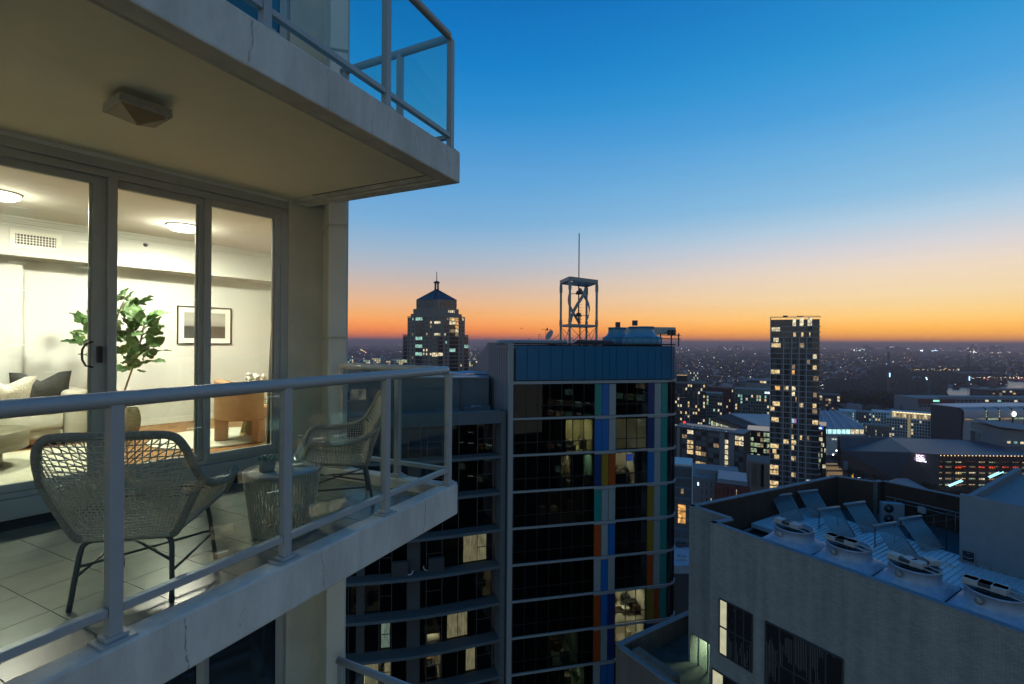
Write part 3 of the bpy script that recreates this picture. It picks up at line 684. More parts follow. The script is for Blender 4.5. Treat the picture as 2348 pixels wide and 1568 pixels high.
MB().tube(smooth_path(st2, 4), [.009]*(4*4+1), 7).build('stem', mBark, fg)
def leafmesh(L, Wd, m):
    n = 7; vs = []; fs = []
    for i in range(n+1):
        t_ = i/n; w = Wd/2*(math.sin(math.pi*min(1, t_**.75*.98+.02))**.8)*(.62+.5*t_)*(1 if i not in (0, n) else .2)
        for j in (-1, -.5, 0, .5, 1):
            vs.append((j*w, t_*L, -.28*L*t_*t_+.10*abs(j)*w*1.6+.012*math.sin(t_*14+j*3)))
    for i in range(n):
        for j in range(4): a = i*5+j; fs.append((a, a+1, a+6, a+5))
    mb = MB(); mb.smooth = True; mb.add(vs, fs); return mesh_of(mb, m)
lms = [leafmesh(.18, .135, mFig), leafmesh(.15, .115, mFig), leafmesh(.205, .155, mFig), leafmesh(.15, .12, mFigL)]
spots = [(300, 690), (285, 684), (310, 702), (270, 690), (282, 712), (296, 725), (305, 735), (318, 730), (270, 720), (262, 740), (200, 735), (192, 745), (205, 765), (196, 775), (188, 790), (212, 800), (235, 770), (240, 800), (225, 815),
         (335, 735), (346, 728), (322, 742), (350, 745), (360, 755), (340, 765), (325, 760), (310, 758), (352, 770), (300, 770), (285, 765), (275, 780), (290, 790), (305, 800), (320, 805), (335, 800), (350, 808), (342, 820), (328, 825), (312, 822), (296, 815), (280, 812), (268, 828),
         (300, 838), (315, 842), (290, 845), (258, 800), (246, 745), (255, 765), (230, 790), (214, 828), (345, 795), (300, 752), (284, 744), (262, 762)]
for i, (x, y) in enumerate(spots+[(a+random.uniform(-9, 9), b+random.uniform(-9, 9)) for a, b in spots+spots[::2]]):
    p = fpt(x, y, 6.4+random.uniform(-.16, .16)); o = inst('leaf', lms[3] if i % 9 == 4 else lms[i % 3], fg, p)
    ctr = (288 if x > 250 else 225, 770); az_ = math.atan2(-(y-ctr[1])*.5+random.uniform(-30, 30), x-ctr[0]+random.uniform(-30, 30))
    o.rotation_euler = (R(random.uniform(10, 95)), R(random.uniform(-45, 45)), az_-math.pi/2+random.uniform(-.9, .9))
# framed picture on the back wall
mBlk = mat('black_frame', (.015, .015, .015), .4); mMount = mat('white_mount', (.80, .79, .72), .7)
m = bpy.data.materials.new('seascape_print'); m.use_nodes = True; t_ = m.node_tree; b_ = t_.nodes['Principled BSDF']; g_ = t_.nodes.new('ShaderNodeTexCoord'); sp_ = t_.nodes.new('ShaderNodeSeparateXYZ'); r_ = t_.nodes.new('ShaderNodeValToRGB'); nn = t_.nodes.new('ShaderNodeTexNoise'); nn.inputs['Scale'].default_value = 14; ad = t_.nodes.new('ShaderNodeMath'); ad.operation = 'MULTIPLY_ADD'; ad.inputs[1].default_value = .05
t_.links.new(g_.outputs['Generated'], sp_.inputs[0]); t_.links.new(g_.outputs['Object'], nn.inputs[0]); t_.links.new(nn.outputs[0], ad.inputs[0]); t_.links.new(sp_.outputs[2], ad.inputs[2]); t_.links.new(ad.outputs[0], r_.inputs[0]); t_.links.new(r_.outputs[0], b_.inputs['Base Color'])
cr = r_.color_ramp; cr.elements[0].color = (.07, .075, .07, 1); cr.elements[1].color = (.36, .36, .31, 1)
for p_, c_ in ((.2, .05), (.45, .045), (.5, .10), (.51, .26), (.75, .38)): e_ = cr.elements.new(p_); e_.color = (c_, c_, c_*.92, 1)
MATS['seascape_print'] = m
def wz(x, y, o): r = ray(x, y); t = (FB+FN*o).dot(FN)/r.dot(FN); return (r*t).z
fa, fbb = s_at(405, DW), s_at(529, DW); zt_, zb_ = wz(405, 700.5, DW), wz(405, 789, DW)
pic = thing('framed_picture', 'black framed dark seascape print on the back wall', 'picture', FP((fa+fbb)/2, DW, (zt_+zb_)/2))
mb = MB(); w = .014
for a, b, z0, z1 in ((fa, fbb, zt_-w, zt_), (fa, fbb, zb_, zb_+w), (fa, fa+w, zb_+w, zt_-w), (fbb-w, fbb, zb_+w, zt_-w)): mb.prism(fpoly(((a, DW+.03), (b, DW+.03), (b, DW+.001), (a, DW+.001))), z0, z1)
mb.build('frame', mBlk, pic); slabF('mount', mMount, ((fa+w, DW+.012), (fbb-w, DW+.012), (fbb-w, DW+.002), (fa+w, DW+.002)), zb_+w, zt_-w, pic)
ia, ib = s_at(421, DW), s_at(515, DW); slabF('print', MATS['seascape_print'], ((ia, DW+.015), (ib, DW+.015), (ib, DW+.013), (ia, DW+.013)), wz(421, 775, DW), wz(421, 715, DW), pic)
# tan armchair (seen from behind/side), brass side table, flowers
mTan = mat('tan_leather', (.42, .235, .11), .6, var=.12, scale=12, bump=.15, bscale=50)
ac = PZ(560, 1010, ZI); ac = Vector(((568-1173.5)/F0*6.35, 6.35, ZI+.018))
ar = thing('armchair', 'tan leather tub armchair on blocky legs by the curtain', 'armchair', ac)
def arcw(r0, r1, a0, a1, z0, z1, n=18, m=mTan, name='shell'):
    mb = MB(); vs = []; 
    for i in range(n+1):
        a = R(a0+(a1-a0)*i/n); c_, s_ = math.cos(a), math.sin(a); top = z1-(.10*abs(math.sin((i/n-.5)*math.pi))**2)
        vs += [(ac.x+r0*c_, ac.y+r0*s_, z0), (ac.x+r1*c_, ac.y+r1*s_, z0), (ac.x+r1*c_, ac.y+r1*s_, top), (ac.x+r0*c_, ac.y+r0*s_, top)]
    fs = [(i*4+k, i*4+(k+1) % 4, i*4+4+(k+1) % 4, i*4+4+k) for i in range(n) for k in range(4)]+[(3, 2, 1, 0), (n*4, n*4+1, n*4+2, n*4+3)]
    mb.add(vs, fs); return mb.build(name, m, ar, bevel=.02, seg=3, smooth=True)
arcw(.26, .37, 100, 330, ZI+.30, ZI+.80)
MB().lathe([(0, .30), (.26, .30), (.27, .33), (.27, .42), (.24, .45), (0, .45)], (ac.x, ac.y, ZI), 30, cap=False).build('seat', mTan, ar)
for a in (105, 205, 325):
    c_, s_ = math.cos(R(a)), math.sin(R(a)); MB().box((ac.x+.29*c_, ac.y+.29*s_, ZI+.165), (.15, .11, .29), R(a)).build('leg', mTan, ar, bevel=.02, seg=3)
mBrass = mat('brushed_brass', (.55, .45, .2), .22, metal=1)
bp_ = Vector(((577-1173.5)/F0*6.1, 6.1, ZI+.018)); t = thing('side_table', 'small brushed brass drum table behind the tan armchair', 'table', bp_); bp_ = Vector(((580-1173.5)/F0*6.75, 6.75, ZI)); t.location = bp_; WL[t.name] = bp_
MB().lathe([(0, 0), (.16, 0), (.15, .05), (.115, .18), (.12, .34), (.17, .47), (.17, .48), (0, .48)], bp_, 36, cap=False).build('drum', mBrass, t)
fv = Vector(((586-1173.5)/F0*6.7, 6.7, ZI+.48)); t = thing('flower_vase', 'white flowers in a slim white vase beside the curtain', 'flowers', fv)
fv2 = fv
MB().lathe([(0, 0), (.035, 0), (.045, .06), (.03, .16), (.035, .2), (0, .2)], fv, 20, cap=False).build('vase', mWht, t)
mPet = mat('white_petals', (.85, .83, .72), .7); 
for k in range(26):
    c_ = fv+Vector((random.uniform(-.12, .12), random.uniform(-.08, .08), .24+random.uniform(-.02, .12))); f_ = MB(); f_.smooth = True; f_.blob(c_, random.uniform(.022, .036), 7, .3, .7); f_.build('petal_cluster', mPet, t)
# curtain: gathered sheer grey cloth just inside the right end of the doors
mCurt = mat('grey_sheer', (.14, .14, .125), .9, var=.15, scale=20)
mb = MB(); mb.smooth = True; n = 60; vs = []
sa2, sb2 = s_at(603, -.3), s_at(640, -.2)
for i in range(n+1):
    u = i/n
    for zz_ in (0, .35, .7, 1):
        pinch = 1-.0*zz_; z_ = ZI+.02+(ZT-ZI-.06)*zz_; s_ = sb2+.06-(sb2+.06-sa2)*(1-u)*(1-.72*zz_**1.2); p_ = FP(s_, -.22-.035*math.sin(u*38)-.03*math.sin(u*11), z_); vs.append(p_)
mb.add(vs, [(i*4+k, i*4+4+k, i*4+5+k, i*4+1+k) for i in range(n) for k in range(3)])
tag(mb.build('curtain', mCurt), 'gathered dark grey curtain inside the right end of the glass doors', 'curtain')
# ================================================================ dark glass tower with coloured panels
T0 = Vector((0, 41.2, 0)); TD = Vector((15.1, 3.4, 0)).normalized(); TN = Vector((TD.y, -TD.x, 0))
def TP(s, o, z): return T0+TD*s+TN*o+Vector((0, 0, z))
def ts(x, o=0.): r = ray(x, 900); t = (T0+TN*o).dot(TN)/r.dot(TN); return (r*t-T0).dot(TD)
rzTw = math.atan2(TD.y, TD.x)
mTin = glass('tinted_tower_glass', (.34, .36, .34), .02, ior=1.5, refl=.5); mMull = mat('black_mullion', (.012, .013, .014), .5)
mBand = mat('pale_metal_band', (.27, .30, .30), .45, var=.06, scale=6)
mBlueP = mat('sky_tinted_parapet_glass', (.002, .115, .22), .3, spec=.3, var=.12, scale=.35)  # tinted glass, with the blue of reflected sky put into its base colour
PCOL = dict(t=('panel_teal', (.015, .22, .19)), b=('panel_blue', (.012, .12, .36)), g=('panel_grey', (.27, .31, .31)), n=('panel_navy', (.012, .035, .13)), o=('panel_ochre', (.26, .17, .012)), r=('panel_orange', (.34, .06, .008)))
for k in PCOL: PCOL[k] = mat(PCOL[k][0], PCOL[k][1], .25, var=.05, scale=2)
tw = thing('glass_tower', 'dark glass tower with pale floor bands, coloured vertical panels and a blue glass top', 'tower', TP(7, -5, -100))
ZB = [-3.35-3.09*k for k in range(11)]
cols = [1178.8, 1205.6, 1232.5, 1260.6, 1287.5, 1313, 1338.7, 1363, 1379.6, 1395.5, 1411.6, 1437, 1460, 1484.5, 1500, 1514.7, 1529.8]
cs_ = [ts(x) for x in cols]
# curved corner
RC = 1.35; sE = cs_[-1]; cc = TP(sE, -RC, 0)
def corner(q, o=0.):  # q 0..1 over the quarter turn
    a = q*R(82); return cc+TN*((RC+o)*math.cos(a))+TD*((RC+o)*math.sin(a))
back = [corner(1)+(-TN)*10, Vector((-2.2, 49.2, 0))]
def outline(o=0.): return [TP(0, o, 0)]+[TP(sE, o, 0)]+[corner(k/6, o) for k in range(1, 7)]+back
core = [TP(.3, -4.2, 0), TP(sE-.3, -4.2, 0), back[0]+TD*-.6, back[1]+TD*.6]
MB().prism([(p.x, p.y) for p in core], -100, -.4).build('core', mMull, tw)
for k, z in enumerate(ZB):
    pts = outline(-.12); MB().prism([(p.x, p.y) for p in pts], z-.3, z).build('floor_slab', mMull, tw)
    # pale band on the face and round the corner
    def strip(pts, o0, o1, z0, z1, nm='floor_band'):
        mb = MB(); n = len(pts); vs = [p+Vector((0, 0, z)) for z in (z0, z1) for p in pts[0]]+[p+Vector((0, 0, z)) for z in (z0, z1) for p in pts[1]]
        n = len(pts[0]); fs = []
        for i in range(n-1): fs += [(i, i+1, n+i+1, n+i), (2*n+i+1, 2*n+i, 3*n+i, 3*n+i+1), (n+i, n+i+1, 3*n+i+1, 3*n+i), (i+1, i, 2*n+i, 2*n+i+1)]
        fs += [(0, n, 3*n, 2*n), (n-1, 3*n-1, 4*n-1, 2*n-1)]
        mb.add(vs, fs); return mb.build(nm, mBand, tw)
    zt = z+.02; zb_ = z-.20
    def run(s0, s1, o, th):
        strip(([TP(s0, o, 0), TP(s1, o, 0)], [TP(s0, o-.14, 0), TP(s1, o-.14, 0)]), 0, 0, z-th, zt)
    if k == 0:
        run(0, sE, .1, .22)
    else:
        run(0, cs_[7], .1, .15); run(cs_[7]+.002, cs_[10], .13, .25); run(cs_[10]+.002, cs_[13], .1, .15); run(cs_[13]+.002, cs_[16], .13, .25)
    ca = [corner(q/8, .1) for q in range(9)]; cb = [corner(q/8, -.04) for q in range(9)]
    strip((ca, cb), 0, 0, z-.16, zt-.02)
# blue parapet panels (16) above the top band
mb = MB().prism([(p.x, p.y) for p in outline(-.1)], ZB[0]+.03, -.28); mb.build('parapet_backing', mMull, tw)
pc = [ts(x) for x in (1181, 1208, 1234.5, 1262, 1288, 1313.5, 1338.7, 1363.5, 1380.5, 1396, 1412.5, 1437.5, 1461, 1484, 1501, 1515, 1531.5)]
for i in range(len(pc)-1):
    MB().bar(TP(pc[i]+.02, .0, (ZB[0]+.1-.3)/2), TP(pc[i+1]-.02, .0, (ZB[0]+.1-.3)/2), .05, -.3-ZB[0]-.12).build('glass_panel', mBlueP, tw)
for q in range(5):
    a, b = corner(q/5+.02), corner((q+1)/5-.02); z = (ZB[0]-.2)/2; MB().bar(a+Vector((0, 0, z)), b+Vector((0, 0, z)), .05, -.3-ZB[0]-.12).build('glass_panel', mBlueP, tw)
MB().prism([(p.x, p.y) for p in outline(.06)], -.2, -.08).build('roof_edge', mMull, tw)
strip(([TP(-.28, .12, 0), TP(.12, .12, 0)], [TP(-.28, -.2, 0), TP(.12, -.2, 0)]), 0, 0, -40, -.1, 'corner_trim')
TRI = ['tbg ngt', 'bbg ngt', 'nor bgt', 'tgg ogt', 'rgb ogt', 'gbg rgt', 'rbn ort', 'rgn nrt', 'gbb nrt', 'tgb ngt']
for k in range(10):
    z1, z0 = ZB[k]-.24, ZB[k+1]+.05; zm = z1-(z1-z0)*.66
    L_, R_ = TRI[k].split()
    for i in range(16):
        a, b = cs_[i]+.025, cs_[i+1]-.025
        if 7 <= i < 10 or i >= 13:
            c = (L_+'xxx'+R_)[i-7]
            MB().bar(TP(a, .02, (z0+z1)/2-.03), TP(b, .02, (z0+z1)/2-.03), .06, z1-z0-.06).build('colour_panel', PCOL[c], tw)
            continue
        for (za, zb_) in ((zm+.03, z1), (z0, zm-.03)):
            MB().bar(TP(a, -.02, (za+zb_)/2), TP(b, -.02, (za+zb_)/2), .02, zb_-za).build('pane', mTin, tw)
    for q in range(4):
        a, b = corner(q/4+.03, -.03), corner((q+1)/4-.03, -.03); z = (z0+z1)/2; MB().bar(a+Vector((0, 0, z)), b+Vector((0, 0, z)), .02, z1-z0).build('pane', mTin, tw)
mb = MB()
for i in range(17):
    if i in (8, 9, 14, 15): continue
    mb.bar(TP(cs_[i], -.02, -100), TP(cs_[i], -.02, ZB[0]-.2), .045, .08, up=TN)
for q in range(1, 5): mb.bar(corner(q/4, -.03)+Vector((0, 0, -60)), corner(q/4, -.03)+Vector((0, 0, ZB[0]-.2)), .06, .08)
for k in range(10):
    z1, z0 = ZB[k]-.24, ZB[k+1]+.05; zm = z1-(z1-z0)*.66
    for a, b in ((0, 7), (10, 13)): mb.bar(TP(cs_[a], -.025, zm), TP(cs_[b], -.025, zm), .06, .055)
mb.build('mullions', mMull, tw)
# interiors of the lit flats
mInt = mat('flat_wall_yellow', (.62, .60, .30), .9); mIntW = mat('flat_wall_white', (.66, .60, .46), .9); mIntG = mat('flat_wall_green', (.35, .50, .36), .9)
mDk = mat('dark_furniture', (.04, .04, .045), .7); mWd = mat('mid_wood', (.25, .15, .08), .6)
mLamp = emi('flat_lamp', (1, .93, .72), 9); mCurtL = mat('vertical_blind', (.55, .52, .36), .9)
def flat(P_, s0, s1, z0, z1, dep, wall, lamp=1., furn=0, par=None, col=(1, .93, .72)):
    rz = math.atan2((P_(1, 0, 0)-P_(0, 0, 0)).y, (P_(1, 0, 0)-P_(0, 0, 0)).x)
    mb = MB(); w = s1-s0
    def bx(sa, sb, oa, ob, za, zb): mb.prism([(P_(s, o, 0).x, P_(s, o, 0).y) for s, o in ((sa, oa), (sb, oa), (sb, ob), (sa, ob))], za, zb)
    bx(s0, s1, -dep, -dep-.06, z0, z1); bx(s0-.05, s0, -.2, -dep, z0, z1); bx(s1, s1+.05, -.2, -dep, z0, z1); bx(s0, s1, -.2, -dep, z0-.04, z0); bx(s0, s1, -.2, -dep, z1, z1+.02)
    mb.build('lit_room', wall, par)
    if furn:
        rr = random.Random(int(s0*100+z0*10)); 
        f1 = MB(); f2 = MB(); f3 = MB()
        for _ in range(furn):
            s = rr.uniform(s0+.2, s1-.3); o = rr.uniform(-dep+.3, -.6); h = rr.uniform(.4, 1.0)
            for m_ in (rr.choice((f1, f2, f3)),):
                c = P_(s, o, z0+h/2); m_.box(c, (rr.uniform(.3, .9), rr.uniform(.3, .7), h), rz)
                m_.box(P_(s, o, z0+h+.1), (.12, .1, .2), rz)
        for f_, mm, nm in ((f1, mDk, 'dark_furniture'), (f2, mWd, 'wooden_furniture'), (f3, mIntW, 'table')):
            if f_.v: f_.build(nm, mm, par)
    L = bpy.data.lights.new('room_lamp', 'AREA'); L.size = w*.4; L.energy = 30*w*lamp; L.color = col; o = bpy.data.objects.new('room_lamp', L); COL.objects.link(o); o.parent = par
    o.location = P_((s0+s1)/2, -dep*.5, z1-.05)-wloc(par)
def fz(k): return ZB[k+1]+.05, ZB[k]-.30
z0, z1 = fz(1); flat(TP, ts(1299), ts(1360), z0, z1, 3, mInt, 1.2, 5, tw)
def blind(P_, s0, s1, z0, z1, m, par, o=-.16, n=14, nm='vertical_blind'):
    mb = MB(); w = (s1-s0)/n
    for i in range(n): mb.prism([(P_(s, oo, 0).x, P_(s, oo, 0).y) for s, oo in ((s0+w*i+.005, o), (s0+w*(i+.86), o-.05), (s0+w*(i+.86), o-.053), (s0+w*i+.005, o-.003))], z0, z1)
    return mb.build(nm, m, par)
mBlindLit = emi('backlit_blind', (.62, .56, .34), .55, .35, .9, (1, 1, .5)); mCurtLit = emi('backlit_curtain', (.85, .72, .42), .75, .5, 2.2, (4, 4, .6)); mCurtLitG = emi('backlit_curtain_cool', (.62, .80, .66), .75, .5, 2.2, (4, 4, .6))
blind(TP, cs_[10]+.05, cs_[13]-.05, z0+.05, z1-.05, mBlindLit, tw, n=26)
z0, z1 = fz(2); flat(TP, ts(1288), ts(1310), z0, z1, 2.2, mIntW, .35, 2, tw); flat(TP, ts(1340), ts(1361), z0, z1, 2.5, mIntG, 1.0, 5, tw, (.8, 1, .85))
flat(TP, cs_[10]+.1, ts(1458), z0, z1, 3, mIntW, 1.4, 16, tw)
tv = MB().bar(TP(ts(1443), -.6, z1-.55), TP(ts(1457), -.6, z1-.55), .05, .62).build('television', emi('blue_screen', (.05, .16, 1.0), 1.5, .6, 5), tw)
z0, z1 = fz(6); flat(TP, cs_[10]+.2, cs_[13]-.05, z0, z1, 3.4, mIntW, 2.2, 12, tw)
z0, z1 = fz(7); flat(TP, cs_[10]+.2, cs_[13]-.05, z0, z1, 3.4, mIntW, 1.6, 12, tw)
z0, z1 = fz(7); flat(TP, ts(1262), ts(1330), z0, z1, 3.6, mIntG, .12, 6, tw); z0, z1 = fz(8); flat(TP, ts(1300), ts(1345), z0, z1, 3.6, mIntG, .35, 6, tw)
z0, z1 = fz(3); flat(TP, ts(1240), ts(1350), z0, z1, 3.6, mDk, .12, 6, tw)
# clad side wall and slope to the left of the face
mClad = mat('ribbed_grey_cladding', (.17, .18, .19), .6, var=.1, scale=1.5)
sidep = [Vector((-.3, 41.35, 0)), Vector((-2.44, 49.2, 0)), Vector((-4.75, 56.6, 0))]
def pr(q, z0, z1, nm, m, par): return MB().prism([(p.x, p.y) for p in q], z0, z1).build(nm, m, par)
w_ = Vector((.4, .1, 0))
pr([sidep[0], sidep[1], sidep[1]+w_, sidep[0]+w_], -40, -.05, 'side_wall', mClad, tw)
MB().prism([(p.x, p.y) for p in (sidep[1], sidep[2], sidep[2]+w_, sidep[1]+w_)], -40, [-.05, -3.7, -3.7, -.05]).build('sloping_wall', mClad, tw)
sd = (sidep[1]-sidep[0]).normalized()
for i in range(9):
    p = sidep[0]+sd*(.5+i*.85); pr([p+Vector((-.06, 0, 0)), p+Vector((-.06, .05, 0))+sd*.03, p+Vector((.0, .05, 0)), p+Vector((.0, 0, 0))], -30, -.15, 'rib', mClad, tw)
pr([p for p in (TP(-.3, 0, 0), TP(sE, 0, 0), corner(.5), corner(1), back[0], back[1], sidep[1])], -.55, -.35, 'roof_deck', mClad, tw)
# ---------------------------------------------------------------- things on the tower roof
mSteelP = mat('painted_grey_steel', (.26, .29, .29), .5, var=.1, scale=3); mSil = mat('dark_roof_steel', (.05, .05, .055), .5)
FZ = -.35
q0 = P(1285, 780, 48.6); q1 = P(1305.5, 780, 45.6); q3 = P(1367, 780, 48.0); q2 = q1+(q3-q0)*.0; q2 = Vector((q0.x+q3.x-q1.x, q0.y+q3.y-q1.y, 0))
ft = thing('wind_turbine_frame', 'steel frame tower on the roof holding a helical wind turbine and a tall mast', 'roof tower', (q1.x, q1.y, FZ))
posts = [q0, q1, q3, q2]
zt1 = P(1305, 635, 45.6).z; zmid = P(1305, 745, 45.6).z
for p in posts:
    MB().bar((p.x, p.y, FZ), (p.x, p.y, zt1-.25), .2).build('post', mSteelP, ft, bevel=.01)
    MB().bar((p.x, p.y, zt1-1.15), (p.x, p.y, zt1-.45), .27).build('post_sleeve', mSteelP, ft); MB().bar((p.x, p.y, zmid-.05), (p.x, p.y, zmid+.55), .26).build('post_sleeve', mSteelP, ft)
mb = MB(); mb2 = MB()
for i in range(4):
    a, b = posts[i], posts[(i+1) % 4]
    mb.bar((a.x, a.y, zt1-.14), (b.x, b.y, zt1-.14), .26, .36); mb2.bar((a.x, a.y, zmid), (b.x, b.y, zmid), .18, .2)
a, b = posts[0], posts[2]; mb.bar((a.x, a.y, zt1-.2), (b.x, b.y, zt1-.2), .1, .2); a, b = posts[1], posts[3]; mb.bar((a.x, a.y, zt1-.2), (b.x, b.y, zt1-.2), .1, .2)
mb.build('top_beam_ring', mSteelP, ft); mb2.build('mid_beam_ring', mSteelP, ft)
ctr = sum(posts, Vector())/4
mb = MB()
for i in range(4):
    a, b = posts[i], posts[(i+1) % 4]; mb.bar((a.x, a.y, zmid-.1), ((a.x*.3+b.x*.7), (a.y*.3+b.y*.7), FZ), .035); mb.bar((b.x, b.y, zmid-.1), ((b.x*.3+a.x*.7), (b.y*.3+a.y*.7), FZ), .035)
mb.build('brace', mSil, ft)
MB().bar((ctr.x, ctr.y, zt1), (ctr.x, ctr.y, P(1325, 527, 46.8).z), .09).build('mast', mSil, ft)
MB().bar((ctr.x, ctr.y, zmid), (ctr.x, ctr.y, zt1-.3), .12).build('turbine_shaft', mSil, ft)
for z in (zmid+.95, zt1-1.35):
    MB().lathe([(0, 0), (.32, .0), (.2, .35), (0, .4)], (ctr.x, ctr.y, z), 14, cap=False).build('turbine_hub', mSil, ft)
for b3 in range(3):
    mb = MB(); vs = []; n = 18
    for i in range(n+1):
        u = i/n; a = R(200+120*b3+115*u); r = 1.05*(.82+.25*math.sin(math.pi*u)); z = zmid+.35+(zt1-zmid-1.0)*u
        for da in (-.16, .16): vs.append((ctr.x+r*math.cos(a+da), ctr.y+r*math.sin(a+da), z)); 
        for da in (-.16, .16): vs.append((ctr.x+(r-.05)*math.cos(a+da), ctr.y+(r-.05)*math.sin(a+da), z))
    fs = []
    for i in range(n):
        o = i*4; fs += [(o, o+1, o+5, o+4), (o+3, o+2, o+6, o+7), (o+1, o+3, o+7, o+5), (o+2, o, o+4, o+6)]
    mb.add(vs, fs); mb.build('turbine_blade', mSteelP, ft)
    for u in (.18, .8):
        a = R(200+120*b3+115*u); r = 1.0; z = zmid+.35+(zt1-zmid-1.0)*u; zz = zmid+1.1 if u < .5 else zt1-1.2
        MB().bar((ctr.x, ctr.y, zz), (ctr.x+r*math.cos(a), ctr.y+r*math.sin(a), z), .06).build('blade_arm', mSil, ft)
lx = P(1329, 780, 46.5)
mb = MB(); mb.bar((lx.x, lx.y, FZ), (lx.x, lx.y, zmid+1.2), .1)
for k in range(14): mb.bar((lx.x-.22, lx.y, FZ+.3+k*.28), (lx.x+.22, lx.y, FZ+.3+k*.28), .025)
mb.build('ladder', mSil, ft)
# satellite dish and aerials
d = P(1265, 776, 44.5); ds = thing('satellite_dish', 'tilted satellite dish on a low base left of the steel frame', 'satellite dish', (d.x, d.y, FZ))
MB().lathe([(.42, 0), (.40, .18), (.25, .3), (.06, .32)], (d.x, d.y, FZ+.1), 20, cap=True).build('base', mSil, ds)
mb = MB(); mb.lathe([(.0, 0), (.2, .02), (.38, .075), (.5, .14), (.5, .16), (.38, .1), (0, .03)], (0, 0, 0), 26, cap=False)
M = Matrix.Translation((d.x-.12, d.y, FZ+.95))@Matrix.Rotation(R(-62), 4, 'Y')@Matrix.Rotation(R(25), 4, 'X'); mb.v = [tuple(M@Vector(v)) for v in mb.v]; mb.build('dish', mSteelP, ds)
MB().tube([(d.x-.1, d.y, FZ+.5), (d.x+.5, d.y, FZ+.9), (d.x+.62, d.y, FZ+1.1)], .025, 6).build('feed_arm', mSil, ds)
def aerial(x, d_, h, label, kind):
    p = P(x, 780, d_); t = thing('aerial', label, 'aerial', (p.x, p.y, FZ)); mb = MB(); mb.bar((p.x, p.y, FZ), (p.x, p.y, FZ+h), .035)
    mb.build('mast', mSil, t); mb = MB()
    if kind:
        mb.bar((p.x-.45, p.y, FZ+h), (p.x+.5, p.y, FZ+h-.03), .03)
        for q in (-.4, -.1, .15, .4): mb.bar((p.x+q, p.y-.2, FZ+h), (p.x+q, p.y+.2, FZ+h), .02)
        mb.bar((p.x+.12, p.y, FZ+h-.15), (p.x+.12, p.y, FZ+h+.12), .12)
    else: mb.tube([(p.x, p.y, FZ+h), (p.x+.1, p.y, FZ+h*.95), (p.x+.3, p.y, FZ+h*.5), (p.x+.35, p.y, FZ+.3)], .015, 5)
    mb.build('antenna', mSil, t)
aerial(1251, 44.8, 1.55, 'thin television aerial left of the satellite dish', 1); aerial(1235, 44.6, 1.1, 'bent cable mast left of the television aerial', 0); aerial(1212, 44.5, .7, 'short stub mast near the left end of the roof', 0)
# long duct with rounded end along the roof edge
a, b = TP(-.6, -2.2, -.02), TP(5.6, -2.2, -.02); dct = MB(); dct.tube([a+(a-b).normalized()*.35-Vector((0, 0, .12)), a, a.lerp(b, .3), a.lerp(b, .6), b], [.12, .2, .2, .2, .2], 14)
dd = dct.build('roof_duct', mSteelP); tag(dd, 'long grey round duct lying along the roof edge', 'duct')
pl_ = MB(); 
for k in range(5): pl_.tube([TP(6.0+.1*k, -1.6+.2*k, -.1+.12*(k % 3)), TP(9.6, -1.6+.2*k, -.1+.12*(k % 3))], .07, 8)
for k in range(3): pl_.tube([TP(7+k, -1.5, -.4), TP(7+k, -1.5, .25)], .06, 8)
tag(pl_.build('pipework', mSil), 'dark pipes between the duct and the blue cooling towers', 'pipes')
mTealC = mat('blue_cooling_shell', (.10, .26, .36), .45, var=.08, scale=1.2)
def cooler(x, d_, rt, label):
    p = P(x, 760, d_); t = thing('cooling_tower', label, 'cooling tower', (p.x, p.y, FZ), 'blue cooling towers on the tower roof')
    z = FZ; MB().lathe([(rt*1.62, 0), (rt*1.62, .88)], (p.x, p.y, z), 14, cap=True).build('base', mTealC, t)
    MB().lathe([(rt*1.64, .885), (rt*1.5, .94), (rt*1.22, 1.1), (rt*1.04, 1.35), (rt, 1.6), (rt*.99, 1.85), (rt*1.04, 1.86), (rt*1.04, 1.93), (rt*.9, 1.93), (rt*.9, 1.3)], (p.x, p.y, z), 36, cap=False).build('fan_stack', mTealC, t)
    for k in range(14):
        a = 2*math.pi*k/14; MB().bar((p.x+rt*1.64*math.cos(a), p.y+rt*1.64*math.sin(a), z), (p.x+rt*1.64*math.cos(a), p.y+rt*1.64*math.sin(a), z+.88), .05).build('rib', mTealC, t)
cooler(1470, 47.5, 1.17, 'larger blue cooling tower at the right end of the roof'); cooler(1414, 50.5, .88, 'smaller blue cooling tower half hidden behind the larger one')
p = P(1486, 760, 55); pt = thing('plant_housing', 'pale metal plant housing with an open platform behind the cooling towers', 'roof plant', (p.x, p.y, FZ))
MB().box((p.x+.2, p.y, 1.38), (4.9, 2.5, .75), R(12)).build('housing', mat('pale_housing', (.42, .43, .40), .5, var=.1, scale=2), pt, bevel=.02)
for k in range(2): MB().box((p.x+2.0+.45*k, p.y-1.3+.1*k, 1.15), (.4, .3, .6), R(12)).build('louvre_box', mSil, pt)
mb = MB()
for q in (-2.3, -1.1, 0, 1.1, 2.3, 3.1): mb.bar((p.x+q, p.y-.9, FZ), (p.x+q, p.y-.9, 1.1), .12)
mb.bar((p.x-2.3, p.y-.9, .55), (p.x+3.3, p.y-.9, .45), .1); mb.bar((p.x-2.3, p.y-.9, .95), (p.x+3.3, p.y-.9, .85), .08); mb.build('platform_frame', mSil, pt)
for x_, z_ in ((1399, 2.05), (1427, 2.25)): q = P(x_, 747, 50.8 if x_ < 1410 else 47.5)
MB().box((P(1416, 745, 50).x, 50, 1.8), (.42, .42, .62)).build('motor_box', mSil, pt); MB().box((P(1427+21, 745, 48).x+.3, 48, 1.95), (.45, .4, .5)).build('motor_box', mSil, pt)
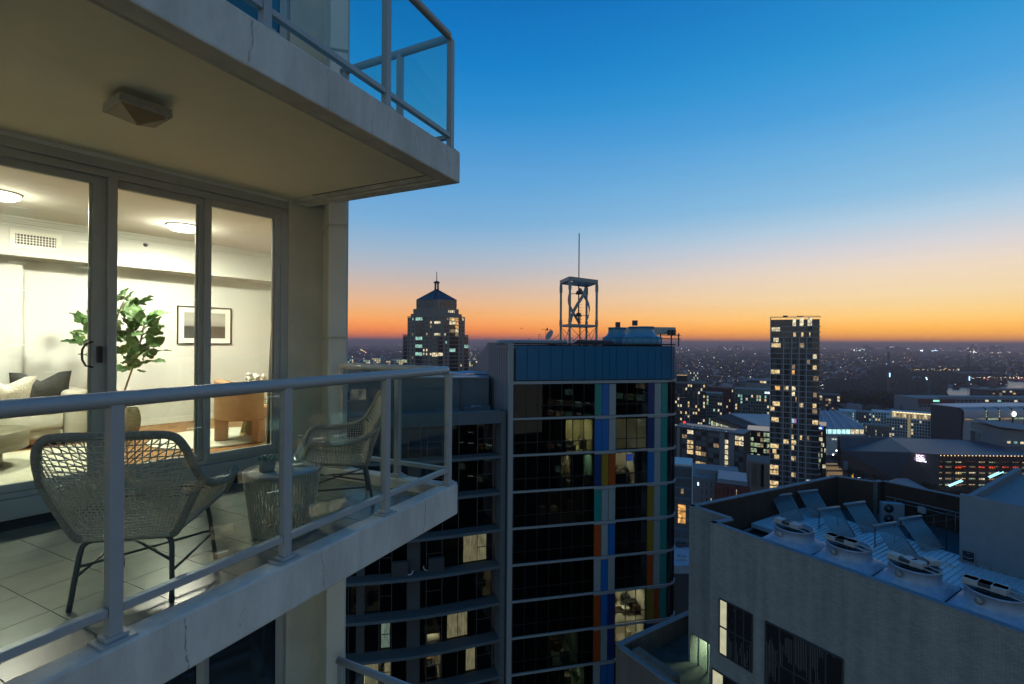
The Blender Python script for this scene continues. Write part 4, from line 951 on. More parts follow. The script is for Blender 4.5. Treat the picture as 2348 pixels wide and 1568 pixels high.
# ================================================================ concrete wing with curved floor bands
wing = thing('concrete_wing', 'dark apartment wing with curved concrete balcony edges left of the glass tower', 'apartment building', (-5, 44, -100))
WCP = [(620, 37.7), (700, 37.75), (789, 38.0), (862, 38.35), (950, 38.95), (1026, 39.7), (1090, 40.5), (1150, 41.3)]
WC = smooth_path([Vector(((x-1173.5)/F0*d_, d_, 0)) for x, d_ in WCP], 4)
def wp(x, o=0.):           # point on the curve under picture column x, o behind it
    for i in range(len(WC)-1):
        a, b = WC[i], WC[i+1]; xa, xb = a.x/a.y*F0+1173.5, b.x/b.y*F0+1173.5
        if xa <= x <= xb or i == len(WC)-2:
            t_ = (x-xa)/(xb-xa); n = Vector((-(b-a).y, (b-a).x, 0)).normalized(); return a.lerp(b, t_)+n*o
    return WC[0]
mWC = mat('blue_grey_concrete', (.095, .125, .135), .9, var=.12, scale=1.2, bump=.1); mGrav = mat('gravel_ledge', (.10, .11, .105), 1, var=.5, scale=14, bump=1, bscale=30)
def ribbon(x0, x1, o0, o1, z0, z1, nm, m, n=30, par=None):
    xs = [x0+(x1-x0)*i/n for i in range(n+1)]; A = [wp(x, o0) for x in xs]; B = [wp(x, o1) for x in xs]; n += 1
    vs = [p+Vector((0, 0, z)) for z in (z0, z1) for p in A]+[p+Vector((0, 0, z)) for z in (z0, z1) for p in B]; fs = []
    for i in range(n-1): fs += [(i, i+1, n+i+1, n+i), (2*n+i+1, 2*n+i, 3*n+i, 3*n+i+1), (n+i, n+i+1, 3*n+i+1, 3*n+i), (i+1, i, 2*n+i, 2*n+i+1)]
    fs += [(0, n, 3*n, 2*n), (n-1, 3*n-1, 4*n-1, 2*n-1)]
    mb = MB(); mb.add(vs, fs); return mb.build(nm, m, par or wing)
BK = [-9.88-3.11*k for k in range(9)]
ribbon(700, 1158, 0, .5, -6.86, -5.8, 'parapet', mWC); ribbon(700, 1157, .5, 9, -6.9, -6.45, 'roof', mWC)
for z in BK:
    ribbon(640, 1150, 0, 1.3, z+.05, z+.28, 'floor_edge', mWC); ribbon(640, 1150, .05, 1.25, z+.281, z+.29, 'gravel_ledge', mGrav); ribbon(640, 1150, 1.3, 8, z+.0, z+.27, 'floor_slab', mMull)
fin = [wp(1150, -.05), wp(1160, -.05), wp(1160, 1.4), wp(1150, 1.4)]
MB().prism([(p.x, p.y) for p in fin], -100, -5.8).build('end_fin', mWC, wing)
ribbon(640, 1150, 5, 5.2, -100, -6.9, 'rear_wall', mMull)
bx_ = [700, 745, 795, 815, 835, 870, 900, 938, 969, 985, 1023, 1062.6, 1106.5, 1143]
mWin = glass('wing_window_glass', (.45, .47, .46), .02, ior=1.45, refl=.6); mPier = mat('dark_pier', (.06, .068, .07), .85, var=.1)
prev = -6.86
OW = 1.28
for j in range(9):
    z1 = (-6.86 if j == 0 else BK[j-1]); z0 = BK[j]+.29
    for i in range(len(bx_)-1):
        a, b = bx_[i], bx_[i+1]
        if (i in (3, 7) and j > 0):
            ribbon(a, b, OW-.2, OW, z0, z1, 'pier', mPier, 2); continue
        xa, xb = wp(a+1, OW), wp(b-1, OW)
        if i in (9, 12, 5): 
            zmid_ = z0+(z1-z0)*.45
            for za, zb_ in ((z0, zmid_-.03), (zmid_+.03, z1)): MB().bar(xa+Vector((0, 0, (za+zb_)/2)), xb+Vector((0, 0, (za+zb_)/2)), .02, zb_-za).build('pane', mWin, wing)
            MB().bar(xa+Vector((0, 0, zmid_)), xb+Vector((0, 0, zmid_)), .05, .05).build('transom', mSil, wing)
        else: MB().bar(xa+Vector((0, 0, (z0+z1)/2)), xb+Vector((0, 0, (z0+z1)/2)), .02, z1-z0).build('pane', mWin, wing)
        MB().bar(wp(b, OW)+Vector((0, 0, z0)), wp(b, OW)+Vector((0, 0, z1)), .07, .06).build('mullion', mSil, wing)
def wcurt(x0, x1, j, m, zlo=0., zhi=0., n=None):
    z1 = BK[j-1]-.05-zhi; z0 = BK[j]+.34+zlo; n = n or max(6, int((x1-x0)*.8)); vs = []
    for i in range(n*3+1):
        u = i/(n*3); p0 = wp(x0+(x1-x0)*u, OW+.25+.07*math.sin(i*2.09)); vs += [p0+Vector((0, 0, z0)), p0+Vector((0, 0, z1))]
    mb = MB(); mb.smooth = True; mb.add(vs, [(2*i, 2*i+2, 2*i+3, 2*i+1) for i in range(n*3)]); mb.build('lit_curtain', m, wing)
wcurt(1076, 1130, 3, mCurtLit, 0); wcurt(1038, 1086, 5, mCurtLit); wcurt(1084, 1105, 6, mCurtLit)
wcurt(816, 834, 5, mCurtLitG); wcurt(875, 896, 5, mCurtLitG); wcurt(832, 870, 6, mCurtLit); wcurt(884, 898, 6, mCurtLit)
def wflat(x0, x1, j, lamp, furn, wall=mIntW, zc=None):
    o = wp(x0, OW+.1); e = wp(x1, OW+.1); d_ = (e-o).normalized(); n = Vector((d_.y, -d_.x, 0))
    flat(lambda s, oo, z: o+d_*s+n*oo+Vector((0, 0, z)), 0, (e-o).length, BK[j]+.3, zc or BK[j-1]-.02, 2.6, wall, lamp, furn, wing)
wflat(988, 1022, 6, 1.0, 5); wflat(868, 884, 6, 1.2, 3); wflat(836, 870, 4, .06, 4); wflat(990, 1020, 5, .5, 2, zc=BK[5]+.9); wflat(800, 815, 4, .12, 2); wflat(1124, 1142, 4, .2, 2, zc=BK[4]+2.7)
# air conditioners on the ledge
for k, (x0, x1) in enumerate(((901, 940), (988, 1026))):
    c = wp((x0+x1)/2, .75); zz = BK[3]+.29; e = wp(x1, .75)-wp(x0, .75); rz = math.atan2(e.y, e.x)
    t = thing('air_conditioner', ['finned grey air conditioner on the ledge, left of the pair', 'finned grey air conditioner on the ledge, right of the pair'][k], 'air conditioner', (c.x, c.y, zz), 'air conditioners on the wing ledge')
    MB().box((c.x, c.y, zz+.55), (1.25, .45, 1.1), rz).build('casing', mPier, t, bevel=.02)
    for q in range(16): MB().box((c.x+(-.55+q*.073)*math.cos(rz)+.235*math.sin(rz), c.y+(-.55+q*.073)*math.sin(rz)-.235*math.cos(rz), zz+.55), (.02, .02, 1.0), rz).build('fin', mSil, t)
    s_ = 1 if k == 0 else -1; a = c+Vector((s_*.65, -.1, zz)); MB().tube([a+Vector((0, 0, .1)), a+Vector((s_*.25, 0, .12)), a+Vector((s_*.38, 0, .3)), a+Vector((s_*.4, 0, .45))], .045, 8).build('hose', mat('white_hose', (.5, .52, .5), .5), t)
# plant room on the wing roof
pa_, pb_ = P(800, 867, 44.5), P(1120, 869, 46.0); dv_ = (pb_-pa_); dv_.z = 0; dn = Vector((-dv_.y, dv_.x, 0)).normalized()
ph = thing('plant_room', 'blue-grey rendered plant room on the wing roof with a loose membrane edge', 'roof room', (pb_.x-2, pb_.y+2, -6.45))
a0, b0 = Vector((pa_.x, pa_.y, 0)), Vector((pb_.x, pb_.y, 0))
pr([a0, b0, b0+dn*6+Vector((-.6, 0, 0)), a0+dn*6], -6.45, -3.45, 'wall', mWC, ph)
pr([a0-dn*.1, b0-dn*.1+Vector((.05, 0, 0)), b0+dn*6.1, a0+dn*6.1], -3.448, -3.33, 'roof', mat('wet_membrane_roof', (.12, .15, .19), .35, var=.4, scale=.8, bump=.4, bscale=2), ph)
mb = MB(); vs = []; n = 26
for i in range(n+1):
    u = i/n; p0 = a0.lerp(b0, .66+.34*u)+dn*3.8
    for q in range(3): vs.append(p0+dn*(q*.5)+Vector((0, 0, -3.2+.07*math.sin(i*.45+q)+.03*random.random()+(.16 if q == 1 else 0))))
mb.smooth = True; mb.add(vs, [(i*3+k, i*3+3+k, i*3+4+k, i*3+1+k) for i in range(n) for k in range(2)]); mb.build('loose_membrane', mat('pale_membrane', (.35, .42, .5), .4), ph)
MB().tube([a0.lerp(b0, .79)+Vector((0, -.08, -3.5)), a0.lerp(b0, .79)+Vector((0, -.08, -6.2))], .04, 6).build('downpipe', mWC, ph)
for k, (u, w_, h_) in enumerate(((.86, 1.0, .55), (.95, 1.4, .6), (.70, 2.2, .35))):
    p = a0.lerp(b0, u)-dn*1.6; MB().box((p.x, p.y, -6.45+h_/2), (w_, .8, h_), R(8)).build('roof_box', mWC, ph, bevel=.03)
for k in range(3): p = a0.lerp(b0, .88+.025*k)-dn*1.5; MB().lathe([(0, 0), (.2, 0), (.2, .5), (.12, .6), (0, .6)], (p.x, p.y, -6.4), 14, cap=False).build('vent_can', mBand, ph)
# ================================================================ brick building with the rooftop plant
rb_ = thing('brick_building', 'painted brick building at the lower right with parapets round its roof', 'building', (20, 30, -100))
def bricky(name, col, mortar, sx, bump=.5, var=.14):
    m = mat(name, col, .9, var=var, scale=.5); t = m.node_tree; b = t.nodes['Principled BSDF']
    g = t.nodes.new('ShaderNodeTexCoord'); s = t.nodes.new('ShaderNodeSeparateXYZ'); t.links.new(g.outputs['Object'], s.inputs[0])
    # running length along the wall from x and y
    l = t.nodes.new('ShaderNodeMath'); l.operation = 'MULTIPLY'; l.inputs[1].default_value = sx[0]; t.links.new(s.outputs[0], l.inputs[0])
    l2 = t.nodes.new('ShaderNodeMath'); l2.operation = 'MULTIPLY_ADD'; l2.inputs[1].default_value = sx[1]; t.links.new(s.outputs[1], l2.inputs[0]); t.links.new(l.outputs[0], l2.inputs[2])
    cmb = t.nodes.new('ShaderNodeCombineXYZ'); t.links.new(l2.outputs[0], cmb.inputs[0]); t.links.new(s.outputs[2], cmb.inputs[1])
    br = t.nodes.new('ShaderNodeTexBrick'); t.links.new(cmb.outputs[0], br.inputs['Vector']); br.inputs['Scale'].default_value = 1
    br.inputs['Brick Width'].default_value = .24; br.inputs['Row Height'].default_value = .086; br.inputs['Mortar Size'].default_value = .009; br.inputs['Mortar Smooth'].default_value = .3
    src = b.inputs['Base Color'].links[0].from_socket
    br.inputs['Color1'].default_value = (1, 1, 1, 1); br.inputs['Color2'].default_value = (.82, .82, .82, 1); br.inputs['Mortar'].default_value = (mortar, mortar, mortar, 1)
    mxx = t.nodes.new('ShaderNodeMix'); mxx.data_type = 'RGBA'; mxx.blend_type = 'MULTIPLY'; mxx.inputs[0].default_value = 1
    t.links.new(src, mxx.inputs[6]); t.links.new(br.outputs[0], mxx.inputs[7])
    # vertical dirt streaks
    mpn = t.nodes.new('ShaderNodeMapping'); mpn.inputs['Scale'].default_value = (1, 1, .06); t.links.new(g.outputs['Object'], mpn.inputs[0]); n = t.nodes.new('ShaderNodeTexNoise'); n.inputs['Scale'].default_value = 1.6; n.inputs['Detail'].default_value = 6; t.links.new(mpn.outputs[0], n.inputs[0])
    r = t.nodes.new('ShaderNodeMapRange'); t.links.new(n.outputs[0], r.inputs[0]); r.inputs[1].default_value = .35; r.inputs[2].default_value = .68; r.inputs[3].default_value = .84; r.inputs[4].default_value = 1.08
    vmm = t.nodes.new('ShaderNodeVectorMath'); vmm.operation = 'SCALE'; t.links.new(mxx.outputs[2], vmm.inputs[0]); t.links.new(r.outputs[0], vmm.inputs['Scale']); t.links.new(vmm.outputs[0], b.inputs['Base Color'])
    bp = t.nodes.new('ShaderNodeBump'); bp.inputs['Strength'].default_value = bump; bp.inputs['Distance'].default_value = .02; t.links.new(br.outputs['Fac'], bp.inputs['Height']); bp.invert = True; t.links.new(bp.outputs[0], b.inputs['Normal'])
    return m
DF = Vector((.539, -.8425, 0)); DI = Vector((.8425, .539, 0))       # along the front wall, into the building
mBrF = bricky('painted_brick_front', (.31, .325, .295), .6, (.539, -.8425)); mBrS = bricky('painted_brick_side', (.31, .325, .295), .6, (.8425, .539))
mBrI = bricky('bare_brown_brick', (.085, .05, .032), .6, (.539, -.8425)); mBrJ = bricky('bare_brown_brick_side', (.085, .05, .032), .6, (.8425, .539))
mCop = mat('parapet_coping', (.22, .24, .25), .8, var=.2, scale=3)
ZP = -11.5; ZD = -14.2
K0 = PZ(1580, 1160, ZP); K2 = PZ(1628, 1198, ZP); K3 = PZ(1672, 1190, ZP); K5 = K2+DF*26; K4 = PZ(1913, 1091, ZP); K6 = PZ(2002, 1104, ZP); K7 = PZ(2019, 1101, ZP); K8 = K7+DF*9
for q in (K0, K2, K3, K4, K5, K6, K7, K8): q.z = 0
def wallseg(a, b, inner, th, z0, z1, mo, mi, nm='parapet_wall', cop=True):
    d_ = (b-a).normalized(); n = Vector((-d_.y, d_.x, 0)); n = n if n.dot(inner) > 0 else -n
    mb = MB(); mb.prism([(p.x, p.y) for p in (a, b, b+n*th*.5, a+n*th*.5)], z0, z1); o = mb.build(nm, mo, rb_)
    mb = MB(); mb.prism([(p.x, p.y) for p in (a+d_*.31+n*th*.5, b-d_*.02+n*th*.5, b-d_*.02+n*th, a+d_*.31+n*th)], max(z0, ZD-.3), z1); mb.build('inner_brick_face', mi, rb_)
    if cop: MB().prism([(p.x, p.y) for p in (a-n*.03-d_*.02, b-n*.03+d_*.02, b+n*(th+.03)+d_*.02, a+n*(th+.03)-d_*.02)], z1+.001, z1+.07).build('coping', mCop, rb_)
K3b = K2+ (K3-K2)
zl = -20.4
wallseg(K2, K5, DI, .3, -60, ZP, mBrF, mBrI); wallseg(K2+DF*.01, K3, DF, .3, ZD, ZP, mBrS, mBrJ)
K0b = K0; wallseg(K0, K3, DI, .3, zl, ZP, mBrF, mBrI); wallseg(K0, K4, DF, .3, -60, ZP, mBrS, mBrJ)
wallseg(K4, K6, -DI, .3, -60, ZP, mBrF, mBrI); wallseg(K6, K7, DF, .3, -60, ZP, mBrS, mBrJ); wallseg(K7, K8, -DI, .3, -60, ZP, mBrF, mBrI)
pr([K2+DI*.2, K5+DI*.2, K5+DI*14, K8-DI*.2, K7-DI*.2, K6-DI*.2, K4-DI*.1+DF*.1, K0+DF*.15+DI*.1, K3+DI*.1], ZD-.3, ZD, 'roof_deck', mat('roof_membrane', (.07, .08, .085), .8, var=.3, scale=.7), rb_)
# side wall of the main front standing proud of the recessed corner
pr([K2+DI*.01, K2+DF*.3+DI*.01, K2+DF*.3+(K3-K2), K2+(K3-K2)*.98], -60, ZD, 'return_wall', mBrS, rb_)
# glazed corner under the recessed wall
gp = thing('corner_glazing', 'lit glazed corner lounge under the recessed brick wall', 'glazed room', (K0.x, K0.y, -24)); 
for nm, a, b in (('front', K0+DI*.1, K0+(K3-K0).normalized()*2.2+DI*.1),):
    d_ = (b-a).normalized(); L = (b-a).length
    for i in range(4): s = L*i/3; MB().bar(a+d_*s+Vector((0, 0, -24.6)), a+d_*s+Vector((0, 0, zl)), .09, .09).build('frame', mBand, gp)
    MB().bar(a+Vector((0, 0, -24.5)), b+Vector((0, 0, -24.5)), .1, .18).build('sill', mBand, gp)
    for i in range(3): MB().bar(a+d_*(L*i/3+.05)+Vector((0, 0, (zl-24.4)/2)), a+d_*(L*(i+1)/3-.05)+Vector((0, 0, (zl-24.4)/2)), .02, 4).build('pane', glass('clear_pane', (.8, .85, .82)), gp)
    flat(lambda s, oo, z: a+d_*s+Vector((d_.y, -d_.x, 0))*(oo if Vector((d_.y, -d_.x, 0)).dot(DI) < 0 else -oo)+Vector((0, 0, z)), 0, L, -24.4, zl-.05, 4, mIntG, 4.5, 3, gp, (.85, 1, .7))
pr([K0+DI*4.5, K3+DI*4.5, K3+DF*.1, K0+DI*4.6], -60, zl-.1, 'ground_core', mMull, rb_)
# windows in the front wall (set in shallow recess boxes proud of nothing: frames and panes)
def fw(x): r = ray(x, 1400); n = DI; t = K2.dot(n)/r.dot(n); return (r*t-K2).dot(DF)
def FWp(s, o, z): return K2+DF*s-DI*o+Vector((0, 0, z))
def fwz(x, y): r = ray(x, y); t = K2.dot(DI)/r.dot(DI); return (r*t).z
def frontwin(xa, xb, yta, yba, label, lit, nx):
    sa, sb = fw(xa), fw(xb); zt = fwz(xa, yta); zb = fwz(xa, yba); t = thing('steel_window', label, 'window', FWp((sa+sb)/2, 0, zb))
    MB().bar(FWp(sa, .012, (zt+zb)/2), FWp(sb, .012, (zt+zb)/2), .02, zt-zb).build('backing', mBlack, t)
    for i in range(nx+1):
        s = sa+(sb-sa)*i/nx; MB().bar(FWp(s, .05, zb), FWp(s, .05, zt), .07, .06).build('frame_bar', mSil, t)
    for z in (zt, (zt+zb)/2, zb): MB().bar(FWp(sa, .052, z), FWp(sb, .052, z), .06, .08).build('frame_rail', mSil, t)
    rr = random.Random(5)
    for i in range(nx):
        a, b = sa+(sb-sa)*i/nx+.045, sa+(sb-sa)*(i+1)/nx-.045
        for z0, z1 in ((zb+.05, (zt+zb)/2-.05), ((zt+zb)/2+.05, zt-.05)):
            MB().bar(FWp(a, .03, (z0+z1)/2), FWp(b, .03, (z0+z1)/2), .01, z1-z0).build('pane', (emi('lit_stairwell', (.80, .76, .50), .55, .1, 3) if lit and i == 0 else mBlack), t)
            if not (lit and i == 0):
                mb = MB(); s = a+.03
                while s < b-.02:
                    zz = z0; st0 = None
                    while zz <= z1+.001:
                        on = math.sin(s*2.3+math.sin(zz*1.7+nx))+math.sin(zz*2.1-s*1.3)+.5*math.sin(s*13+zz*1.5)+rr.uniform(-.15, .15) > -.25 and zz < z1-.02
                        if on and st0 is None: st0 = zz
                        if (not on) and st0 is not None: mb.bar(FWp(s, .046, st0), FWp(s, .046, zz), .01, .034, up=DI); st0 = None
                        zz += .09
                    s += .085
                if mb.v: mb.build('blind_strips', mat('broken_blind', (.20, .215, .215), .8), t, kind='stuff')
    return t
frontwin(1650, 1725, 1371, 1496, 'narrow steel window with a lit left strip in the painted brick wall', True, 4)
frontwin(1756, 1933, 1423, 1590, 'wide dark steel window with broken blinds at the bottom of the brick wall', False, 5)
t = frontwin(1634, 1716, 1531, 1640, 'low lit window band at the bottom corner of the painted brick wall', True, 3)
# louvred deck platform with ribs
pf0 = PZ(1722, 1199, -13.45); pfm = thing('ribbed_roof_platform', 'pale blue ribbed metal platform carrying the solar collectors', 'platform', (pf0.x, pf0.y, ZD))
mRib = mat('pale_ribbed_sheet', (.52, .58, .63), .45, var=.12, scale=2)
A_ = Vector((pf0.x, pf0.y, 0)); platf = [A_, A_+DF*15, A_+DF*15+DI*5.6, A_+DI*7.2]
pr(platf, -13.75, -13.45, 'sheet', mRib, pfm)
for i in range(48):
    p = A_+DF*(.3*i+.2); MB().bar(p+DI*.05+Vector((0, 0, -13.42)), p+DI*(7.0-i*.03)+Vector((0, 0, -13.42)), .05, .06).build('rib', mRib, pfm)
# solar collectors
mTubeM = mat('vacuum_tube', (.20, .27, .29), .2, spec=.8); mMan = mat('manifold_grey', (.24, .28, .30), .4)
PT = [(1767.5, 1136.7), (1829, 1128), (1875, 1168), (1936, 1156), (2003, 1205), (2062, 1190)]
labs = ['leftmost front', 'leftmost rear', 'middle front', 'middle rear', 'rightmost front', 'rightmost rear']
wS = 1.62; up_ = None
b0_ = PZ(1797, 1197, -13.35); t0_ = PZ(1767.5, 1136.7, -12.0)
slope = b0_-t0_
wdir = (PZ(1818.6, 1131.5, -12.0)-t0_); wdir.z = 0; wS = min(wdir.length, 1.95); wdir.normalize()
def make_coll():
    t = thing('solar_collector', '', 'solar collector', (0, 0, 0), 'solar tube collectors on the brick building roof')
    a = Vector((0, 0, 0)); b = wdir*wS
    MB().tube([a-wdir*.05, b+wdir*.05], .10, 10).build('manifold', mMan, t)
    mb = MB(); n = 15
    for i in range(n):
        p = wdir*(wS*(i+.5)/n); mb.tube([p+slope*.02, p+slope*.98], .034, 6)
    mb.build('vacuum_tubes', mTubeM, t, kind='stuff')
    MB().bar(slope*.99, b+slope*.99, .06, .06).build('foot_rail', mMan, t)
    for q in (a+wdir*.1, b-wdir*.1):
        MB().bar(q, q+Vector((0, 0, -1.42)), .05).build('leg', mSil, t); MB().bar(q+slope*.02+Vector((0, 0, -.05)), q+slope*.99, .04).build('side_rail', mSil, t); MB().bar(q+Vector((0, 0, -1.3)), q+slope*.45, .035).build('strut', mSil, t)
    return t
c0 = None
for i, (x, y) in enumerate(PT):
    p = PZ(x, y, -12.0)
    if c0 is None: c0 = make_coll(); o = c0
    else: o = clone(c0)
    o['label'] = labs[i]+' solar tube collector on the ribbed roof platform'; o.location = p
# cooling towers
mCT = mat('galvanised_hood', (.28, .37, .46), .5, var=.2, scale=2, bump=.1, bscale=8); mCTd = mat('fan_dark', (.03, .035, .04), .6); mBox = mat('pale_motor_cover', (.34, .36, .35), .5, var=.15, scale=4)
rzW = math.atan2(DF.y, DF.x)
def make_ct():
    t = thing('cooling_tower', '', 'cooling tower', (0, 0, 0), 'fan cooling towers along the brick parapet')
    Rr = 1.02; zr = -10.7; zb = -11.62; H = 1.40
    MB().lathe([(Rr-.04, -11.15), (Rr-.04, zr), (Rr+.03, zr), (Rr+.03, zr-.05), (Rr, zr-.05), (Rr, -11.24), (Rr+.06, -11.3), (Rr+.2, -11.36)], (0, 0, 0), 44, cap=False).build('fan_cylinder', mCT, t)
    mb = MB(); n = 44; vs = []
    for i in range(n):
        a = 2*math.pi*i/n; c_, s_ = math.cos(a), math.sin(a); k = H/max(abs(c_), abs(s_)); v1 = Vector((c_*(Rr+.19), s_*(Rr+.19), -11.355)); v2 = Vector((c_*k, s_*k, zb)); M = Matrix.Rotation(rzW, 3, 'Z'); vs += [M@v1, M@v2]
    mb.smooth = False; mb.add(vs, [(2*i, 2*i+1, (2*i+3) % (2*n), (2*i+2) % (2*n)) for i in range(n)]); mb.build('hood', mCT, t)
    MB().box((0, 0, (zb-.03+ZD)/2), (2*H-.04, 2*H-.04, zb-.03-ZD), rzW).build('casing', mCTd, t); MB().box((0, 0, zb-.02), (2*H+.02, 2*H+.02, .05), rzW).build('casing_rim', mCTd, t)
    MB().lathe([(0, 0), (.18, 0), (.18, .16), (0, .16)], (0, 0, -11.0), 16, cap=False).build('fan_hub', mCTd, t)
    for k in range(6):
        a = R(60*k+10); M = Matrix.Rotation(a, 3, 'Z')@Matrix.Rotation(R(25), 3, 'X'); MB().box(Vector((.55*math.cos(a), .55*math.sin(a), -10.95)), (.75, .22, .015), mtx=M).build('fan_blade', mCTd, t)
    mb = MB()
    for k in range(1, 5): mb.tube([(Rr*k/5*math.cos(q*math.pi/14), Rr*k/5*math.sin(q*math.pi/14), zr-.02) for q in range(28)], .006, 4, closed=True)
    mb.build('wire_guard', mSil, t)
    return t
ct0 = None
cl = ['farthest of the four fan cooling towers along the parapet', 'second fan cooling tower from the far end of the parapet', 'third fan cooling tower, its motor cover lying crosswise', 'nearest fan cooling tower, cut by the right edge']
for i in range(4):
    c = Vector((16.6, 28.6, 0))+DF*(2.86*i)
    if ct0 is None: ct0 = make_ct(); o = ct0
    else: o = clone(ct0)
    o['label'] = cl[i]; o.location = c
    # motor cover: each lies its own way
    an = R((-62, -56, -6, -50)[i]); off = Vector((-.45, .25, 0)) if i != 2 else Vector((.55, .1, 0)); u_ = Vector((math.cos(an), math.sin(an), 0)); k = c+off*.6
    WL[o.name] = Vector(c)
    for nm, mm, q, l in (('motor_cover', mBox, -.48, .5), ('motor_cover', mBox, .48, .5), ('motor_well', mCTd, 0, .44)):
        MB().box(k+u_*q+Vector((0, 0, -10.52-(.02 if nm == 'motor_well' else 0))), (l, .52, .2), an).build(nm, mm, o, bevel=.01)
    mb = MB(); v_ = Vector((-u_.y, u_.x, 0))
    for sg in (-.24, .24): mb.bar(k+u_*.73+v_*sg+Vector((0, 0, -10.6)), k+u_*1.35+v_*sg+Vector((0, 0, -10.66)), .04)
    mb.bar(k+u_*1.35-v_*.24+Vector((0, 0, -10.66)), k+u_*1.35+v_*.24+Vector((0, 0, -10.66)), .04); mb.bar(k-u_*.75-v_*.24+Vector((0, 0, -10.63)), k+u_*.75-v_*.24+Vector((0, 0, -10.63)), .06); mb.bar(k-u_*.75+v_*.24+Vector((0, 0, -10.63)), k+u_*.75+v_*.24+Vector((0, 0, -10.63)), .06)
    mb.build('motor_rail', mBox, o)
    pp0 = c-DI*1.09+DF*-.25+Vector((0, 0, -10.98)); mb = MB(); mb.tube([pp0, pp0-DI*.06], .16, 14); mb.build('inspection_cap', mBox, o)
# air conditioner at the back wall
p = PZ(2044, 1193, ZD+.02); p = Vector((P(2044, 1193, 38.6).x, 38.6, ZD)); acu = thing('roof_air_conditioner', 'white twin-fan air conditioner standing before the dark brick wall', 'air conditioner', p)
rzA = R(-14); MB().box(p+Vector((0, 0, .86)), (1.5, .5, 1.7), rzA).build('casing', mat('unit_white', (.30, .33, .36), .5, var=.05), acu, bevel=.02)
ux = Vector((math.cos(rzA), math.sin(rzA), 0)); uy = Vector((-ux.y, ux.x, 0))
for z in (.5, 1.3):
    c = p-ux*.32-uy*.255+Vector((0, 0, z)); mb = MB(); mb.tube([c, c-uy*.012], .34, 24); mb.build('fan_grille', mCTd, acu); mb = MB(); mb.tube([c-uy*.013, c-uy*.03], .08, 12); mb.build('fan_hub', mBox, acu)
p2 = PZ(2113, 1170, -12.9); bx2 = tag(MB().box((P(2113, 1169, 37.4).x, 37.4, P(2113, 1169, 37.4).z), (.5, .15, .45), R(-57)).build('junction_box', mBox, bevel=.01), 'small pale junction box on the dark brick wall right of the air conditioner', 'junction box')
# pipes and cable trays on the deck
mb = MB()
for q in (.55, .75): mb.tube([K0+DF*1.2+DI*1+Vector((0, 0, ZD+q*.4)), K0+DF*1.0+DI*8+Vector((0, 0, ZD+q*.4)), K0+DF*1.0+DI*14+Vector((0, 0, ZD+q*.4))], .07, 8)
mb.tube([K7+DF*.6-DI*.6+Vector((0, 0, ZD+1.6)), K7+DF*7-DI*.6+Vector((0, 0, ZD+1.6))], .05, 6); mb.tube([K7+DF*.6-DI*.6+Vector((0, 0, ZD+1.3)), K7+DF*7-DI*.6+Vector((0, 0, ZD+1.3))], .035, 6)
for q in (1.2, 3, 5): mb.tube([K7+DF*q-DI*.55+Vector((0, 0, ZD)), K7+DF*q-DI*.55+Vector((0, 0, ZD+1.6))], .035, 6)
tag(mb.build('roof_pipework', mCop), 'thin grey pipes along the inside of the brick parapet walls', 'pipes')
mb = MB()
for k in range(5): p = K2+DF*(3.4+2.86*k)+DI*.75; mb.tube([p+Vector((0, 0, ZD)), p+Vector((0, 0, -11.7)), p+DI*.4+Vector((0, 0, -11.62))], .06, 6)
tag(mb.build('tower_feed_pipes', mCTd), 'dark feed pipes between the fan cooling towers behind the parapet', 'pipes')
# guard rail before the block
gr = thing('guard_rail', 'dark tube guard rail on the roof beside the tall rendered block', 'railing', (27, 33, ZD)); mb = MB()
g0, g1 = P(2085, 1190, 36), P(2200, 1172, 33)
for z in (0, -.5): mb.tube([g0+Vector((0, 0, z)), g1+Vector((0, 0, z))], .03, 6)
for k in range(5): q = g0.lerp(g1, k/4); mb.tube([q, (q.x, q.y, ZD)], .03, 6)
mb.build('rail_tubes', mSil, gr)
# the tall rendered block
B0 = Vector((27.9, 30.35, 0)); bk_ = thing('rendered_block', 'tall blue-grey rendered block at the right edge of the roof', 'building block', (B0.x, B0.y, ZD))
mRend = mat('blue_grey_render', (.21, .245, .26), .92, var=.1, scale=1.5, bump=.2, bscale=40)
pr([B0, B0+DF*16, B0+DF*16+DI*12, B0+DI*12], -60, -9.65, 'wall', mRend, bk_)
for a, b, n in ((B0, B0+DF*16, DI), (B0, B0+DI*12, DF)): 
    pr([a, b, b+n*.3, a+n*.3] if n is DI else [a+DF*.301+DI*.301, b+DF*.001+DI*.3, b+n*.3+DI*.3, a+n*.6+DI*.301], -9.649, -9.24, 'parapet', mRend, bk_)
MB().box(B0+DF*4.5+DI*3+Vector((0, 0, -9.2)), (1.4, 1, .9), rzW).build('roof_hatch', mRend, bk_)
def BWp(s, o, z): return B0+DF*s-DI*o+Vector((0, 0, z))
def bws(x, y): r = ray(x, y); t = B0.dot(DI)/r.dot(DI); q = r*t; return (q-B0).dot(DF), q.z
